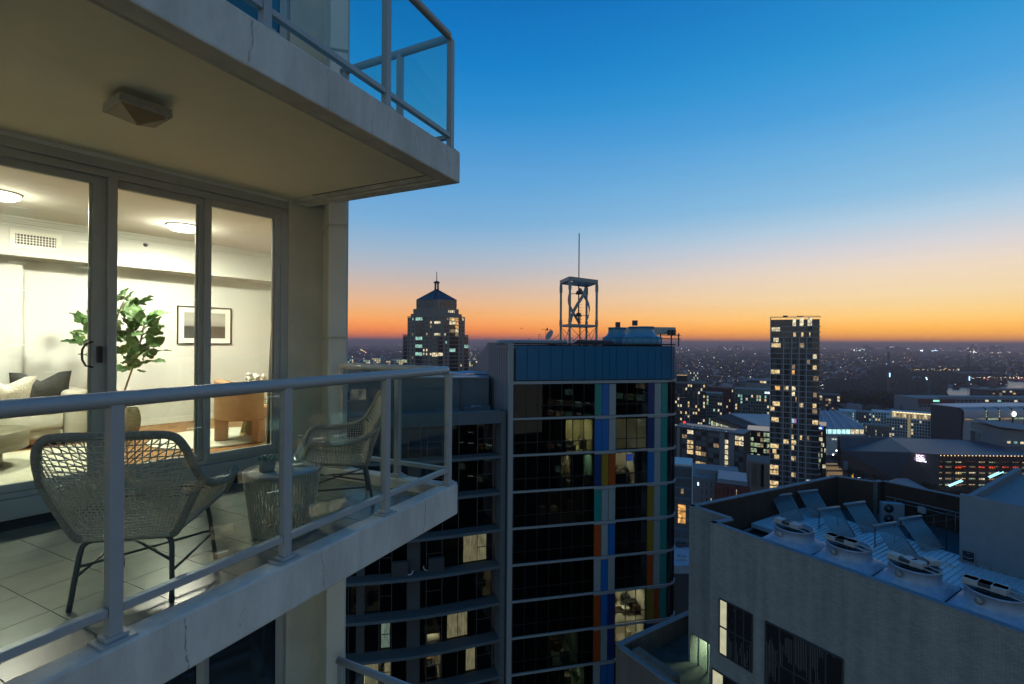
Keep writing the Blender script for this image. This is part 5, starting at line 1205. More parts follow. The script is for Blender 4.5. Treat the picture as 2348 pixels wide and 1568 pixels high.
for (x, y, w, h, nm, lab) in ((2220, 1275, .55, .62, 'wall_sign', 'small black framed sign with a pale curved mark on the rendered block'), (2256, 1298, .6, .5, 'wall_vent', 'pale square vent plate right of the framed sign')):
    s, z = bws(x, y); t = thing(nm, lab, 'sign' if nm == 'wall_sign' else 'vent', BWp(s, 0, z))
    MB().box(BWp(s, .02, z), (w, .03, h), rzW).build('plate', mBlack if nm == 'wall_sign' else mRend, t)
    mb = MB()
    for a_, b_, c_, d_ in ((-w/2, -h/2, w/2, -h/2), (-w/2, h/2, w/2, h/2), (-w/2, -h/2, -w/2, h/2), (w/2, -h/2, w/2, h/2)): mb.bar(BWp(s+a_, .045, z+b_), BWp(s+c_, .045, z+d_), .03)
    mb.build('border', mCop, t)
    if nm == 'wall_sign':
        mb = MB(); mb.tube([BWp(s+q*.2, .05, z-.12+.09*q*q) for q in (-1, -.5, 0, .5, 1)], .02, 5); mb.tube([BWp(s+q*.06, .05, z+.18) for q in (-1, 0, 1)], .016, 5); mb.build('emblem', mBox, t)
# lower terrace with brick parapet in front of the tower
E0 = Vector((7.4, 34.1, 0)); te = thing('brick_terrace', 'brick-walled lower roof terrace between the glass tower and the brick building', 'roof terrace', (E0.x, E0.y, -60))
mBrT = bricky('tan_brick', (.17, .15, .115), .7, (.8425, .539)); mBrU = bricky('tan_brick_front', (.17, .15, .12), .7, (.539, -.8425))
def tseg(a, b, n, th, z0, z1, m): 
    pr([a, b, b+n*th, a+n*th], z0, z1, 'parapet', m, te); pr([a-n*.04, b-n*.04, b+n*(th+.04), a+n*(th+.04)], z1+.001, z1+.08, 'coping', mCop, te)
tseg(E0, E0+DI*9, DF, .35, -60, -21.05, mBrT); tseg(E0+DF*.36, E0+DF*9, DI, .35, -60, -21.15, mBrU)
pr([E0+DF*.3+DI*.3, E0+DF*12+DI*.3, E0+DF*12+DI*9, E0+DF*.3+DI*9], -60, -22.4, 'terrace_floor', mat('mossy_terrace', (.055, .065, .055), .95, var=.5, scale=.8), te)
pr([E0+DF*1.2+DI*.36, E0+DF*4.6+DI*.36, E0+DF*4.6+DI*1.0, E0+DF*1.2+DI*1.0], -22.39, -20.9, 'stair_box', mBrU, te)
# ================================================================ the city between the near towers and the suburbs
GZ = -100.0
UB = {}
def ubox(m):
    if m.name not in UB: UB[m.name] = mesh_of(MB().box((0, 0, 0), (1, 1, 1)), m)
    return UB[m.name]
def litmat(name, col, st, lo=.25):
    m = bpy.data.materials.new(name); m.use_nodes = True; t = m.node_tree; b = t.nodes['Principled BSDF']; b.inputs['Base Color'].default_value = (.02, .02, .02, 1)
    g = t.nodes.new('ShaderNodeNewGeometry'); n = t.nodes.new('ShaderNodeTexVoronoi'); n.inputs['Scale'].default_value = 1.1; t.links.new(g.outputs['Position'], n.inputs['Vector'])
    s = t.nodes.new('ShaderNodeSeparateColor'); t.links.new(n.outputs['Color'], s.inputs[0])
    r = t.nodes.new('ShaderNodeMapRange'); t.links.new(s.outputs[0], r.inputs[0]); r.inputs[3].default_value = st*lo; r.inputs[4].default_value = st*1.25
    b.inputs['Emission Color'].default_value = (*col, 1); t.links.new(r.outputs[0], b.inputs['Emission Strength']); MATS[name] = m; return m
LW = litmat('window_lit_warm', (1, .72, .34), .8); LP = litmat('window_lit_pale', (1, .86, .55), .85); LC = litmat('window_lit_cool', (.45, .85, .70), .7); LD = litmat('window_lit_dim', (.9, .62, .34), .28); LPU = litmat('window_lit_violet', (.55, .2, .75), .7)
LO = litmat('window_lit_orange', (1, .5, .14), .9); LG = litmat('office_lit_green', (.62, .80, .48), .55, .1); LB = litmat('shop_lit_white', (.8, .9, .8), 1.0)
mGD = mat('far_dark_glass', (.02, .026, .03), .12, spec=.8); mGD2 = mat('far_blind_glass', (.09, .11, .12), .4)
class Face:
    def __init__(s, x0, d0, x1, d1):
        s.x0, s.x1 = x0, x1; s.A = P(x0, 784, d0); s.B = P(x1, 784, d1); s.A.z = s.B.z = 0; s.d = (s.B-s.A).normalized(); s.n = Vector((s.d.y, -s.d.x, 0)); s.rz = math.atan2(s.d.y, s.d.x)
    def s(s, x, o=0.): r = ray(x, 784); b = s.A+s.n*o; t = b.dot(s.n)/r.dot(s.n); return (r*t-s.A).dot(s.d)
    def p(s, a, o, z): return s.A+s.d*a+s.n*o+Vector((0, 0, z))
    def z(s, x, y): r = ray(x, y); t = s.A.dot(s.n)/r.dot(s.n); return (r*t).z
    def win(s, par, a0, a1, z0, z1, m, o=.06, nm='window', th=.1): return inst(nm, ubox(m), par, s.p((a0+a1)/2, o-th/2, (z0+z1)/2), s.rz, (abs(a1-a0), th, abs(z1-z0)))
    def slab(s, par, a0, a1, z0, z1, m, o0=0., o1=.3, nm='spandrel'): return inst(nm, ubox(m), par, s.p((a0+a1)/2, (o0+o1)/2, (z0+z1)/2), s.rz, (abs(a1-a0), o1-o0, abs(z1-z0)))
def body(f, dep, z1, m, name, label, cat, z0=GZ, group=None, nm='wall', x2=None):
    c = f.p(0, 0, z0); L = (f.B-f.A).length; t = thing(name, label, cat, c, group)
    MB().prism([(q.x, q.y) for q in (f.p(0, 0, 0), f.p(L, 0, 0), f.p(L, -dep, 0), f.p(0, -dep, 0))], z0, z1).build(nm, m, t); return t
def grid(f, par, a0, a1, zt, n, pitch, cols, lit, wm, gl=mGD, sp=.28, pier=.2, pr_=.35, rnd=None, lits=(LW, LP), spn='floor_band', split=False):
    """n storeys of panes behind projecting bands and piers; cols = list of (a,b) spans, lit = probability or dict"""
    rr = random.Random(rnd or int(zt*7+a0)); 
    for k in range(n):
        z1 = zt-pitch*k; z0 = z1-pitch
        f.slab(par, a0, a1, z1-sp*pitch/2, z1+sp*pitch/2, wm, 0, pr_, spn)
        for i, (a, b) in enumerate(cols):
            m = gl
            if isinstance(lit, dict): m = lit.get((k, i), gl)
            elif rr.random() < lit: m = rr.choice(lits)
            elif rr.random() < .12: m = mGD2
            if isinstance(m, tuple): m = m[0]
            f.win(par, a, b, z0+sp*pitch/2, z1-sp*pitch/2, m)
    f.slab(par, a0, a1, zt-pitch*n-sp*pitch/2, zt-pitch*n+sp*pitch/2, wm, 0, pr_, spn)
    ed = sorted({round(c[0], 2) for c in cols}|{round(c[1], 2) for c in cols})
    for i in range(len(cols)+1):
        a = cols[i][0]-pier/2 if i == 0 else (cols[i-1][1]+(cols[i][0] if i < len(cols) else cols[i-1][1]+pier))/2
        f.slab(par, a-pier/2, a+pier/2, zt-pitch*n, zt, wm, 0, pr_+.04, 'pier')
def evencols(a0, a1, n, gap=.3): w = (a1-a0)/n; return [(a0+w*i+gap/2, a0+w*(i+1)-gap/2) for i in range(n)]
# ---- far left tower with lantern and spire ------------------------------------------------
mSt = mat('brown_stone_tower', (.22, .19, .165), .85, var=.12, scale=.2); mStL = mat('light_stone_band', (.24, .215, .195), .85)
mCr = mat('crown_glass', (.02, .05, .075), .2, spec=.8); mCrR = mat('crown_roof', (.03, .055, .075), .35); mGG = mat('green_bay_glass', (.025, .06, .06), .15, spec=.8)
st = thing('spired_tower', 'brown stepped apartment tower with a glass crown, lantern and spire', 'tower', P(998, 784, 372)+Vector((0, 0, GZ)))
DT = 352.0
def tier(xl, xr, y1, y0, xc=(984, 1006), dl=369, dr=369, m=mSt, nm='tier', dc=DT):
    z1 = (784-y1)/F0*dc; z0 = GZ if y0 is None else (784-y0)/F0*dc
    q = [P(xl, 784, dl), P(xc[0], 784, dc), P(xc[1], 784, dc), P(xr, 784, dr), P((xl+xr)/2, 784, dc+(dl-dc)*2+8)]
    return MB().prism([(p.x, p.y) for p in q], z0, z1).build(nm, m, st), q
_, Q = tier(923.7, 1073.4, 771, None); fl_ = Face(923.7, 369, 984, DT); fc_ = Face(984, DT, 1006, DT); fr_ = Face(1006, DT, 1073.4, 369)
_, Q2 = tier(933.7, 1065.4, 727.5, 771, dl=367, dr=367); ful = Face(933.7, 367, 984, DT-.3); fuc = Face(984, DT-.3, 1006, DT-.3); fur = Face(1006, DT-.3, 1065.4, 367)
tier(941, 1058, 719, 727.5, dl=366, dr=366, dc=DT+1); tier(946.7, 1051, 707.5, 719, dl=366, dr=366, dc=DT+2)
tier(953.6, 1046.2, 687, 707.5, (992, 1004), 366, 366, mCr, 'crown_glass', DT+3); 
zz = (784-686.6)/F0*(DT+3); q = [P(952.8, 784, 366), P(992, 784, DT+2.6), P(1004, 784, DT+2.6), P(1047, 784, 366), P(1000, 784, 385)]
zc_ = (784-666)/F0*366; k_ = [P(995, 784, 367), P(998, 784, 366), P(1001, 784, 366), P(1005, 784, 367), P(1000, 784, 369)]
mb = MB(); mb.add([(p.x, p.y, zz) for p in q]+[(p.x, p.y, zc_) for p in k_], [(i, (i+1) % 5, 5+(i+1) % 5, 5+i) for i in range(5)]+[(5, 6, 7, 8, 9), (4, 3, 2, 1, 0)]); mb.build('crown_roof', mCrR, st)
for i in range(5):
    for u in (0, .25, .5, .75): a = Vector((q[i].x, q[i].y, zz)).lerp(Vector((q[(i+1) % 5].x, q[(i+1) % 5].y, zz)), u); b = Vector((k_[i].x, k_[i].y, zc_)); MB().bar(a+Vector((0, 0, .1)), a.lerp(b, .95)+Vector((0, 0, .1)), .22).build('roof_rib', mSil, st)
c_ = P(1000, 784, 367); z_ = lambda y: (784-y)/F0*367
for k in range(6): a = R(60*k+20); MB().bar((c_.x+1.45*math.cos(a), c_.y+1.45*math.sin(a), z_(667)), (c_.x+1.45*math.cos(a), c_.y+1.45*math.sin(a), z_(650)), .42).build('lantern_column', mSil, st)
MB().lathe([(1.9, z_(666.5)), (1.9, z_(664.5))], (c_.x, c_.y, 0), 16).build('lantern_base', mSil, st); MB().lathe([(1.7, z_(651)), (2.5, z_(649.5)), (2.3, z_(648)), (.3, z_(644.5)), (.25, z_(624))], (c_.x, c_.y, 0), 16).build('lantern_cap', mSil, st)
mb = MB()
for f, xs in ((Face(953.6, 366, 992, DT+2.9), range(956, 992, 5)), (Face(1004, DT+2.9, 1046.2, 366), range(1009, 1046, 5))):
    for x in xs: mb.bar(f.p(f.s(x), .15, (784-707)/F0*360), f.p(f.s(x), .15, (784-688)/F0*360), .35)
    mb.bar(f.p(0, .15, (784-697)/F0*360), f.p((f.B-f.A).length, .15, (784-697)/F0*360), .3)
mb.build('crown_mullions', mSt, st)
def cx(c): return 916.8+.1535*c
SMALL = [130, 190, 357, 400, 460, 690, 912]; BAYS = [(50, 105, 5), (232, 330, 0), (575, 640, 5), (740, 825, 0), (828, 870, 0), (962, 1018, 5)]
litS = {(1, 460): LP, (2, 460): LD, (4, 190): LD, (4, 400): LW, (0, 190): LC, (8, 357): LP, (8, 400): LP, (9, 357): LP, (9, 400): LP, (9, 460): LP, (6, 690): LC, (10, 190): LD, (12, 912): LW, (0, 665): LD, (0, 710): LD, (1, 668): LP, (2, 675): LD, (4, 672): LP, (0, 935): LP, (1, 930): LD, (0, 895): LD}
litB = {(0, 232): LC, (5, 232): LC, (7, 232): LC, (9, 232): LC, (11, 50): LG, (7, 962): LC, (9, 575): LP, (0, 740): LW, (1, 740): LP, (0, 828): LO, (1, 828): LO, (3, 828): LP, (2, 828): LO, (8, 740): LC, (4, 828): LD, (3, 740): LD}
def face_for(c, k):
    x = cx(c); fs = (fl_, fc_, fr_) if k >= 5 else (ful, fuc, fur)
    return fs[0] if x < 984 else (fs[1] if x < 1006 else fs[2])
for k in range(15):
    z1 = (784-(618.8+.1535*(738-24+58.5*k)))/F0*356; ph_ = 58.5*.1535/F0*356
    for c in SMALL + ([710, 893, 935, 672, 555] if k < 5 else []):
        if k < 5 and c in (912, 690): continue
        f = face_for(c, k); s_ = f.s(cx(c)); w = 1.0 if c != 555 else 4.0; m = litS.get((k, c), mGD)
        if c == 555: m = {1: LP, 4: LP}.get(k, mGG)
        f.win(st, s_-w*.55, s_+w*.55, z1-1.9, z1-.35, m, .1)
    for a, b, kmin in BAYS:
        if k < kmin: continue
        f = face_for((a+b)/2, k); f.win(st, f.s(cx(a)), f.s(cx(b)), z1-2.35, z1-.1, litB.get((k, a), mGD), .1, 'balcony_window'); f.slab(st, f.s(cx(a))-.1, f.s(cx(b))+.1, z1-2.85, z1-2.55, mStL, 0, .9, 'balcony_edge')
    if k >= 5:
        f = fc_; f.win(st, f.s(cx(485)), f.s(cx(560)), z1-2.7, z1-.05, LP if k == 9 else mGG, .6, 'green_bay', 1.2)
for f, xs, y in ((Face(946.7, 366, 984, DT+1.9), (958, 963, 968, 974), 713), (Face(1006, DT+1.9, 1051, 366), (1028, 1032, 1036, 1040), 714)):
    for x in xs: s_ = f.s(x); f.win(st, s_-.5, s_+.5, (784-y)/F0*358-1.0, (784-y)/F0*358+.8, LP if x > 1000 else mGD, .1)
for x0, x1, y, d_ in ((933.7, 984, 727, 367), (1006, 1065.4, 727, 352)): f = Face(x0, 367 if x0 < 1000 else DT-.3, x1, DT-.3 if x0 < 1000 else 367); L_ = (f.B-f.A).length; f.slab(st, 0, L_, (784-727.5)/F0*356, (784-725.5)/F0*356, mStL, -.3, .2, 'parapet')
for x0, x1 in ((923.7, 934), (1065, 1073.4)): f = fl_ if x0 < 1000 else fr_; f.slab(st, f.s(x0), f.s(x1), (784-771)/F0*366, (784-768.5)/F0*366, mStL, -.3, .2, 'parapet')
# ---- slim right tower ---------------------------------------------------------------------
mGr = mat('grey_tower_frame', (.30, .33, .345), .6, var=.08, scale=.3); mPan = mat('grey_tower_panel', (.085, .095, .10), .6)
f = Face(1766, 290, 1878.4, 278); rt = body(f, 24, (784-727)/F0*280, mGD, 'slim_tower', 'slim tall apartment tower with a grey grid and rounded right corner', 'tower')
def rx(c): return 1747.6+.2631*c
def ry(c): return 710.5+.2631*c
LA = (f.B-f.A).length; LINES = [62, 145, 190, 238]+[238+46.9*i for i in range(1, 30)]
LIT = {0: [(262, 290, LP), (323, 357, LP), (392, 430, LP)], 1: [(80, 152, LP)], 2: [(268, 290, LW), (337, 355, LW), (406, 417, LW)], 3: [(96, 140, LP)], 4: [(80, 158, LW), (325, 378, LD), (340, 352, LP)], 6: [(440, 473, LP)], 7: [(388, 415, LD)], 8: [(258, 285, LD), (440, 473, LW)],
       9: [(76, 152, LW), (258, 282, LO)], 12: [(112, 155, LO), (190, 238, LD), (208, 228, LP), (256, 290, LP)], 10: [(445, 490, LD)], 13: [(256, 285, LP), (445, 475, LD)], 14: [(292, 310, LO)], 15: [(92, 155, LW), (325, 378, LD), (338, 352, LP), (440, 473, LW)], 16: [(75, 108, LW), (438, 480, LD)],
       18: [(84, 145, LW), (254, 280, LC), (282, 312, LPU), (440, 488, LW)], 19: [(254, 270, LD)], 21: [(252, 276, LW), (332, 350, LW), (394, 412, LD)], 22: [(186, 245, LW), (252, 305, LW)], 23: [(76, 148, LW), (254, 280, LW)], 24: [(95, 128, LW)], 25: [(110, 152, LW), (254, 280, LW), (282, 305, LD)], 26: [(76, 150, mGG)],
       27: [(74, 146, LW), (395, 440, mGG)], 28: [(74, 146, LW), (254, 280, LW), (282, 305, LD)], 29: [(385, 470, LB)], 30: [(74, 146, LW)], 31: [(74, 140, LW)]}
rr = random.Random(3)
VL = [70, 185, 255, 320, 385]
mGD3 = mat('far_curtained_glass', (.05, .06, .065), .5)
def rcrn(q, o): a = R(90)*q; return f.p(LA-2.6, -2.6, 0)+f.n*((2.6+o)*math.cos(a))+f.d*((2.6+o)*math.sin(a))
for k in range(len(LINES)-1):
    z1 = f.z(1820, ry(LINES[k])); z0 = f.z(1820, ry(LINES[k+1])); 
    f.slab(rt, -.2, LA-2.6, z1-.22, z1+.12, mGr, 0, .9 if k else .3, 'floor_edge')
    mb = MB(); 
    for q in range(6): a, b = rcrn(q/6, .45), rcrn((q+1)/6, .45); mb.bar(a+Vector((0, 0, z1-.05)), b+Vector((0, 0, z1-.05)), .9, .34)
    mb.build('curved_floor_edge', mGr, rt)
    for a in range(4):
        x0, x1 = f.s(rx(VL[a]))+.25, f.s(rx(VL[a+1]))-.25
        w = x1-x0
        if k > 2:
            f.win(rt, x0+w*(.70 if a else .82), x1, z0+.12, z1-.22, mPan, .3, 'wall_panel')
            if rr.random() < .8: f.win(rt, x0+w*rr.uniform(.05, .2), x0+w*rr.uniform(.35, .55), z0+.2, z1-.3, mGD3, .12)
    for c0, c1, m in LIT.get(k, []): f.win(rt, f.s(rx(c0)), f.s(rx(c1)), z0+.35, z1-.45, m, .22)
    x0, x1 = f.s(rx(390)), f.s(rx(440))
    if rr.random() < .8: f.win(rt, x0+.3, x1-.5, z0+.2, z1-.3, mGD3, .12)
for c in VL+[]:
    s_ = f.s(rx(c)); f.slab(rt, s_-.24, s_+.24, GZ, f.z(1820, ry(62 if c == 70 else 238)), mGr, 0, 1.0, 'pier')
mb = MB(); 
for i in range(24): mb.bar(f.p(LA*i/23, -.4, f.z(1820, 727)), f.p(LA*i/23, -.4, f.z(1820, 724)), .06)
mb.bar(f.p(0, -.4, f.z(1820, 724.3)), f.p(LA, -.4, f.z(1820, 724.3)), .08); mb.build('roof_rail', mSil, rt)
f.slab(rt, f.s(1794), f.s(1805), f.z(1820, 727), f.z(1820, 722.8), mSil, -4, -1, 'roof_box'); f.slab(rt, f.s(1826), f.s(1842), f.z(1820, 725.2), f.z(1820, 723.8), mSil, -4, -3, 'roof_beam')
# ---- brown hotel below -------------------------------------------------------------------
mBr = mat('dark_brown_facade', (.055, .048, .045), .8, var=.1, scale=.3); mGyP = mat('grey_strip', (.18, .19, .20), .8); mBW = mat('bluish_unlit_glass', (.10, .14, .155), .2, spec=.8)
f = Face(1548, 309, 1704, 283); ht = body(f, 16, (784-992)/F0*283, mBr, 'brown_hotel', 'dark brown hotel with a bright column of stair windows and solar roof edge', 'hotel')
ht.location = f.p(0, 0, GZ)
def hx(c): return 1541.4+.2083*c
HC = [(115, 165), (170, 235), (265, 320), (325, 377), (405, 457), (460, 517), (585, 620), (697, 735), (740, 787)]
HL = {(0, 1): LP, (0, 7): LP, (0, 8): LP, (1, 0): LD, (1, 7): LW, (1, 8): LP, (2, 1): LW, (3, 1): LW, (4, 1): LW, (4, 2): LW, (4, 3): LD, (2, 5): LD, (3, 2): LD, (6, 2): LW, (6, 3): LD, (7, 2): LW, (7, 4): LW, (7, 5): LW, (8, 4): LD, (8, 5): LW, (9, 2): LD, (8, 1): LD}
zt_ = f.z(1704, 1000); pt_ = 12.0/F0*287.5
for k in range(12):
    z1 = zt_-pt_*k; f.slab(ht, 0, (f.B-f.A).length, z1-.15, z1+.3, mBr, 0, .35)
    for i, (a, b) in enumerate(HC):
        a_, b_ = f.s(hx(a)), f.s(hx(b)); m = LP if (i == 6 and k > 0) else HL.get((k, i), (mBW if (i+k) % 3 else mGD))
        if i == 6 and k == 0: continue
        f.win(ht, a_, b_, z1-pt_+.5, z1-.25, m, .1); 
        if i != 6: f.slab(ht, (a_+b_)/2-.06, (a_+b_)/2+.06, z1-pt_+.4, z1-.15, mSil, .05, .2, 'window_mullion')
for a, b in ((60, 90), (527, 580), (630, 690)): f.slab(ht, f.s(hx(a)), f.s(hx(b)), GZ, zt_+.6, mGyP, 0, .6, 'grey_strip')
f2 = Face(1704, 283, 1716, 297)
for k in range(12): f2.slab(ht, 0, 16, zt_-pt_*k-.1, zt_-pt_*k+.1, mGyP, -.2, .12, 'side_band')
MB().prism([(q.x, q.y) for q in (f.p(-.5, .6, 0), f.p((f.B-f.A).length+.5, .6, 0), f.p((f.B-f.A).length+.5, -16.5, 0), f.p(-.5, -16.5, 0))], zt_+1.05, zt_+1.5).build('roof_slab', mat('hotel_roof', (.14, .15, .17), .6), ht)
for i in range(38): f.slab(ht, .9*i+.3, .9*i+.85, zt_+1.7, zt_+1.8, mGD, -12, -5, 'solar_panel')
for i in range(7): f.slab(ht, 5*i+1, 5*i+1.25, zt_+1.5, zt_+1.75, LB, -.2, .1, 'roof_edge_light')
f.slab(ht, 0, 1.2, zt_+1.6, zt_+2.3, emi('red_beacon', (1, .02, .02), 3), -15, -14, 'red_beacon')
# ---- generic mid-distance blocks ---------------------------------------------------------
def skew(x0, d0, x1, d1):
    if x0 < 1300 or x1-x0 > 130 or d0 > 750: return Face(x0, d0, x1, d1)
    th = math.atan((x0-1173.5)/F0)+R(1.5); A = P(x0, 784, d0); n = Vector((math.sin(th), math.cos(th), 0)); r = ray(x1, 784); t_ = (A.x*n.x+A.y*n.y)/(r.x*n.x+r.y*n.y); return Face(x0, d0, x1, t_)
def block(name, label, cat, x0, d0, x1, d1, ytop, dep, wm, n, pitch, nc, lit, ybot=None, group=None, gap=.5, lits=(LW, LP), top=1., rnd=None, gl=mGD, sp=.28, pr_=.35, z0=GZ):
    f = skew(x0, d0, x1, d1); zt = f.z((x0+x1)/2, ytop); t = body(f, dep, zt, wm, name, label, cat, z0=z0, group=group); L = (f.B-f.A).length
    grid(f, t, 0, L, zt-top, n, pitch, evencols(gap*.6, L-gap*.6, nc, gap), lit, wm, gl=gl, sp=sp, pier=gap*.7, rnd=rnd, lits=lits, pr_=pr_)
    return f, t, zt, L
mDkB = mat('charcoal_facade', (.045, .048, .052), .8, var=.1, scale=.2); mRed = mat('red_brick_far', (.12, .035, .028), .85, var=.15, scale=.2); mTeal = mat('teal_panel_facade', (.12, .165, .15), .7, var=.4, scale=.5)
mWt = mat('pale_facade', (.58, .60, .56), .8, var=.1, scale=.2); mWtT = mat('teal_white_facade', (.42, .56, .55), .8); mGyF = mat('grey_facade_far', (.19, .205, .21), .8, var=.1, scale=.2)
f, t, zt, L = block('apartment_block', 'charcoal apartment block with scattered lit windows right behind the coloured tower', 'apartment building', 1546, 442, 1619, 448, 876, 22, mDkB, 13, 3.05, 12, .15, gap=.9, rnd=11, top=1.6)
f.slab(t, 2, 11, zt, zt+5.5, mGD, -14, -4, 'plant_box'); f.slab(t, 0, L, zt-1.2, zt+.2, mGyF, 0, .2, 'roof_edge')
for a, z_ in ((4, 14), (13, 24), (9, 30), (20, 8)): f.slab(t, a, a+.3, zt-z_-12, zt-z_, mWt, .3, .6, 'white_frame'); f.slab(t, a, a+6, zt-z_-.15, zt-z_+.15, mWt, .3, .6, 'white_frame')
block('patchwork_block', 'teal patchwork-clad residential block between charcoal and red buildings', 'apartment building', 1619, 470, 1657, 488, 902, 18, mTeal, 9, 3.1, 7, .17, gap=.7, rnd=21, lits=(LP, LG, LC), top=2)
block('red_brick_block', 'narrow dark red brick block left of the sign-topped building', 'building', 1656, 505, 1685, 512, 890, 16, mRed, 9, 3.3, 4, .05, gap=1.6, rnd=5)
f, t, zt, L = block('student_block', 'student block with teal panels and a glowing rooftop sign beside the slim tower', 'building', 1684, 492, 1785, 492, 893, 20, mTeal, 8, 3.2, 16, .2, gap=.9, rnd=9, lits=(LW, LP, LC), top=5.2)
for i in range(30): f.slab(t, L*.38+i*.9, L*.38+i*.9+.3, zt-4.6, zt-.8, mGyF, .0, .25, 'roof_screen_fin')
def text(body_, m, par, loc, rz, size, ext=.05, spc=1.):
    c = bpy.data.curves.new('lettering', 'FONT'); c.body = body_; c.size = size; c.extrude = ext; c.align_x = 'LEFT'; c.space_character = spc; o = bpy.data.objects.new('lettering', c); COL.objects.link(o)
    o.parent = par; o.location = Vector(loc)-wloc(par); o.rotation_euler = (R(90), 0, rz); c.materials.append(m); c.offset = size*.012; bpy.context.view_layer.update(); me = bpy.data.meshes.new_from_object(o); q = bpy.data.objects.new('lettering', me); COL.objects.link(q); q.parent = par; q.location = o.location; q.rotation_euler = o.rotation_euler; bpy.data.objects.remove(o); q.name = 'lettering'; WL[q.name] = Vector((0, 0, 0)); return q
mSgn = emi('sign_cool_white', (.75, .95, 1), 2.2)
text('scape', mSgn, t, f.p(f.s(1753.2), .6, f.z(1760, 902.2)), f.rz, 3.6)
block('red_brick_block', 'low red brick roof with pale top edge behind the patchwork block', 'building', 1620, 560, 1660, 560, 888, 18, mRed, 2, 3.3, 6, .0, gap=1.2, z0=-78); 
block('apartment_block', 'small pale block on the slope above the charcoal apartments', 'apartment building', 1580, 640, 1603, 640, 851, 12, mGyF, 4, 3.1, 5, .3, gap=1.2, rnd=31, lits=(LP, LC))
block('warehouse', 'long pale-roofed warehouse beyond the student block', 'warehouse', 1711, 700, 1790, 700, 871, 30, mGyF, 1, 4, 10, .1, z0=GZ)
# big flat-roofed hall
mRoofB = mat('blue_grey_sheet_roof', (.16, .22, .27), .45, var=.35, scale=.25, stretch=(1, .2, 1)); mRoofD = mat('dark_green_roof', (.025, .03, .028), .9, var=.3, scale=.1)
hall = thing('exhibition_hall', 'wide low hall with a pale blue sheet roof behind the slim tower', 'hall', P(1700, 960, 400)+Vector((0, 0, -40)))
zr_ = -58.5; hq = [PZ(1672, 947.5, zr_), PZ(1790, 950, zr_), PZ(1800, 980, zr_), PZ(1742, 976, zr_)]; MB().prism([(p.x, p.y) for p in hq], zr_-1.2, zr_).build('roof', mRoofB, hall)
hq2 = [PZ(1640, 955, zr_-1.4), PZ(1676, 947, zr_-1.4), PZ(1744, 978, zr_-1.4), PZ(1722, 985, zr_-1.4)]; MB().prism([(p.x, p.y) for p in hq2], zr_-3, zr_-1.35).build('green_roof', mRoofD, hall)
hq3 = [PZ(1632, 957, zr_-3.1), PZ(1676, 948, zr_-3.1), PZ(1795, 979, zr_-3.1), PZ(1722, 986, zr_-3.1)]; MB().prism([(p.x, p.y) for p in hq3], GZ, zr_-3.05).build('wall', mDkB, hall)
ff = Face(1632, 1119*61.6/(957-784), 1722, 1119*61.6/(986-784))
for i in range(22): a = (ff.B-ff.A).length*i/22; ff.win(hall, a+.3, a+(ff.B-ff.A).length/22-.5, -68, -63.2, LG if i % 3 else LP, .2)
# green-lit offices
f, t, zt, L = block('office_block', 'glass office floors glowing pale green left of the slim tower', 'office', 1714, 318, 1790, 322, 988, 20, mGD, 8, 3.5, 10, .8, gap=.25, rnd=41, lits=(LG, LG, mGD, LD), top=.6, sp=.30, pr_=.2)
f, t, zt, L = block('office_block', 'dark glass office with a blue rooftop sign right of the slim tower', 'office', 1868, 330, 1895, 331, 976, 20, mGD, 8, 3.6, 7, .55, gap=.2, rnd=43, lits=(LG, mGD2, LD, LP), top=3.6, sp=.30, pr_=.2)
f.slab(t, .3, L*.78, zt-2.5, zt-.2, emi('sign_blue', (.01, .07, .5), .8), .2, .35, 'sign_board'); text('CommBank', mSgn, t, f.p(L*.78-10.2, .42, zt-2.1), f.rz, 1.95)
# hotel-side blue-grey building (x1552-1590) and its roofs, shops below
mBlF = mat('blue_panel_facade', (.11, .17, .23), .5)
f, t, zt, L = block('blue_panel_block', 'slim blue-panelled block with orange-lit lower floors behind the brick corner', 'apartment building', 1540, 132, 1590, 134, 1068, 9, mBlF, 7, 2.75, 2, 0, gap=.3, rnd=2, top=.4, gl=mGD2, sp=.16, pr_=.15)
f.slab(t, f.s(1588), L, zt-20, zt+1.5, mWt, 0, .35, 'white_pilaster'); f.slab(t, 0, L, zt, zt+.5, mWt, -8, .2, 'roof_frame')
for y0, y1, m in ((1120, 1131, LD), (1157, 1170, LO), (1172, 1186, LO), (1188, 1199, LO)): f.win(t, f.s(1557 if y0 > 1140 else 1563), f.s(1574 if y0 > 1140 else 1569), f.z(1565, y1), f.z(1565, y0), m, .3)
rl_ = thing('low_roof', 'pale blue flat roof with round fan cowls far below beside the brick corner', 'roof', PZ(1566, 1230, -55)); mPR = mat('pale_blue_roof', (.30, .36, .42), .7, var=.2, scale=.5)
q = [PZ(1535, 1208, -54), PZ(1600, 1208, -54), PZ(1600, 1296, -54), PZ(1535, 1296, -54)]; MB().prism([(p.x, p.y) for p in q], -56, -54).build('roof_slab', mPR, rl_); MB().prism([(p.x, p.y) for p in q], GZ, -56.05).build('wall', mDkB, rl_)
for x, y in ((1556, 1281), (1568, 1282), (1562, 1250), (1573, 1251), (1556, 1252), (1566, 1226)): p = PZ(x, y, -54); MB().lathe([(1.0, 0), (1.0, .8), (.8, .8), (.8, .3), (0, .3)], p, 18, cap=False).build('fan_cowl', mPR if y > 1270 else mDkB, rl_)
f, t, zt, L = block('arcade_block', 'old arcade with bright shop-like windows far below beside the terrace', 'building', 1535, 128, 1605, 129, 1330, 10, mWt, 4, 4.6, 5, .85, gap=1.1, rnd=8, lits=(LB, LP), top=1.5, pr_=.5)
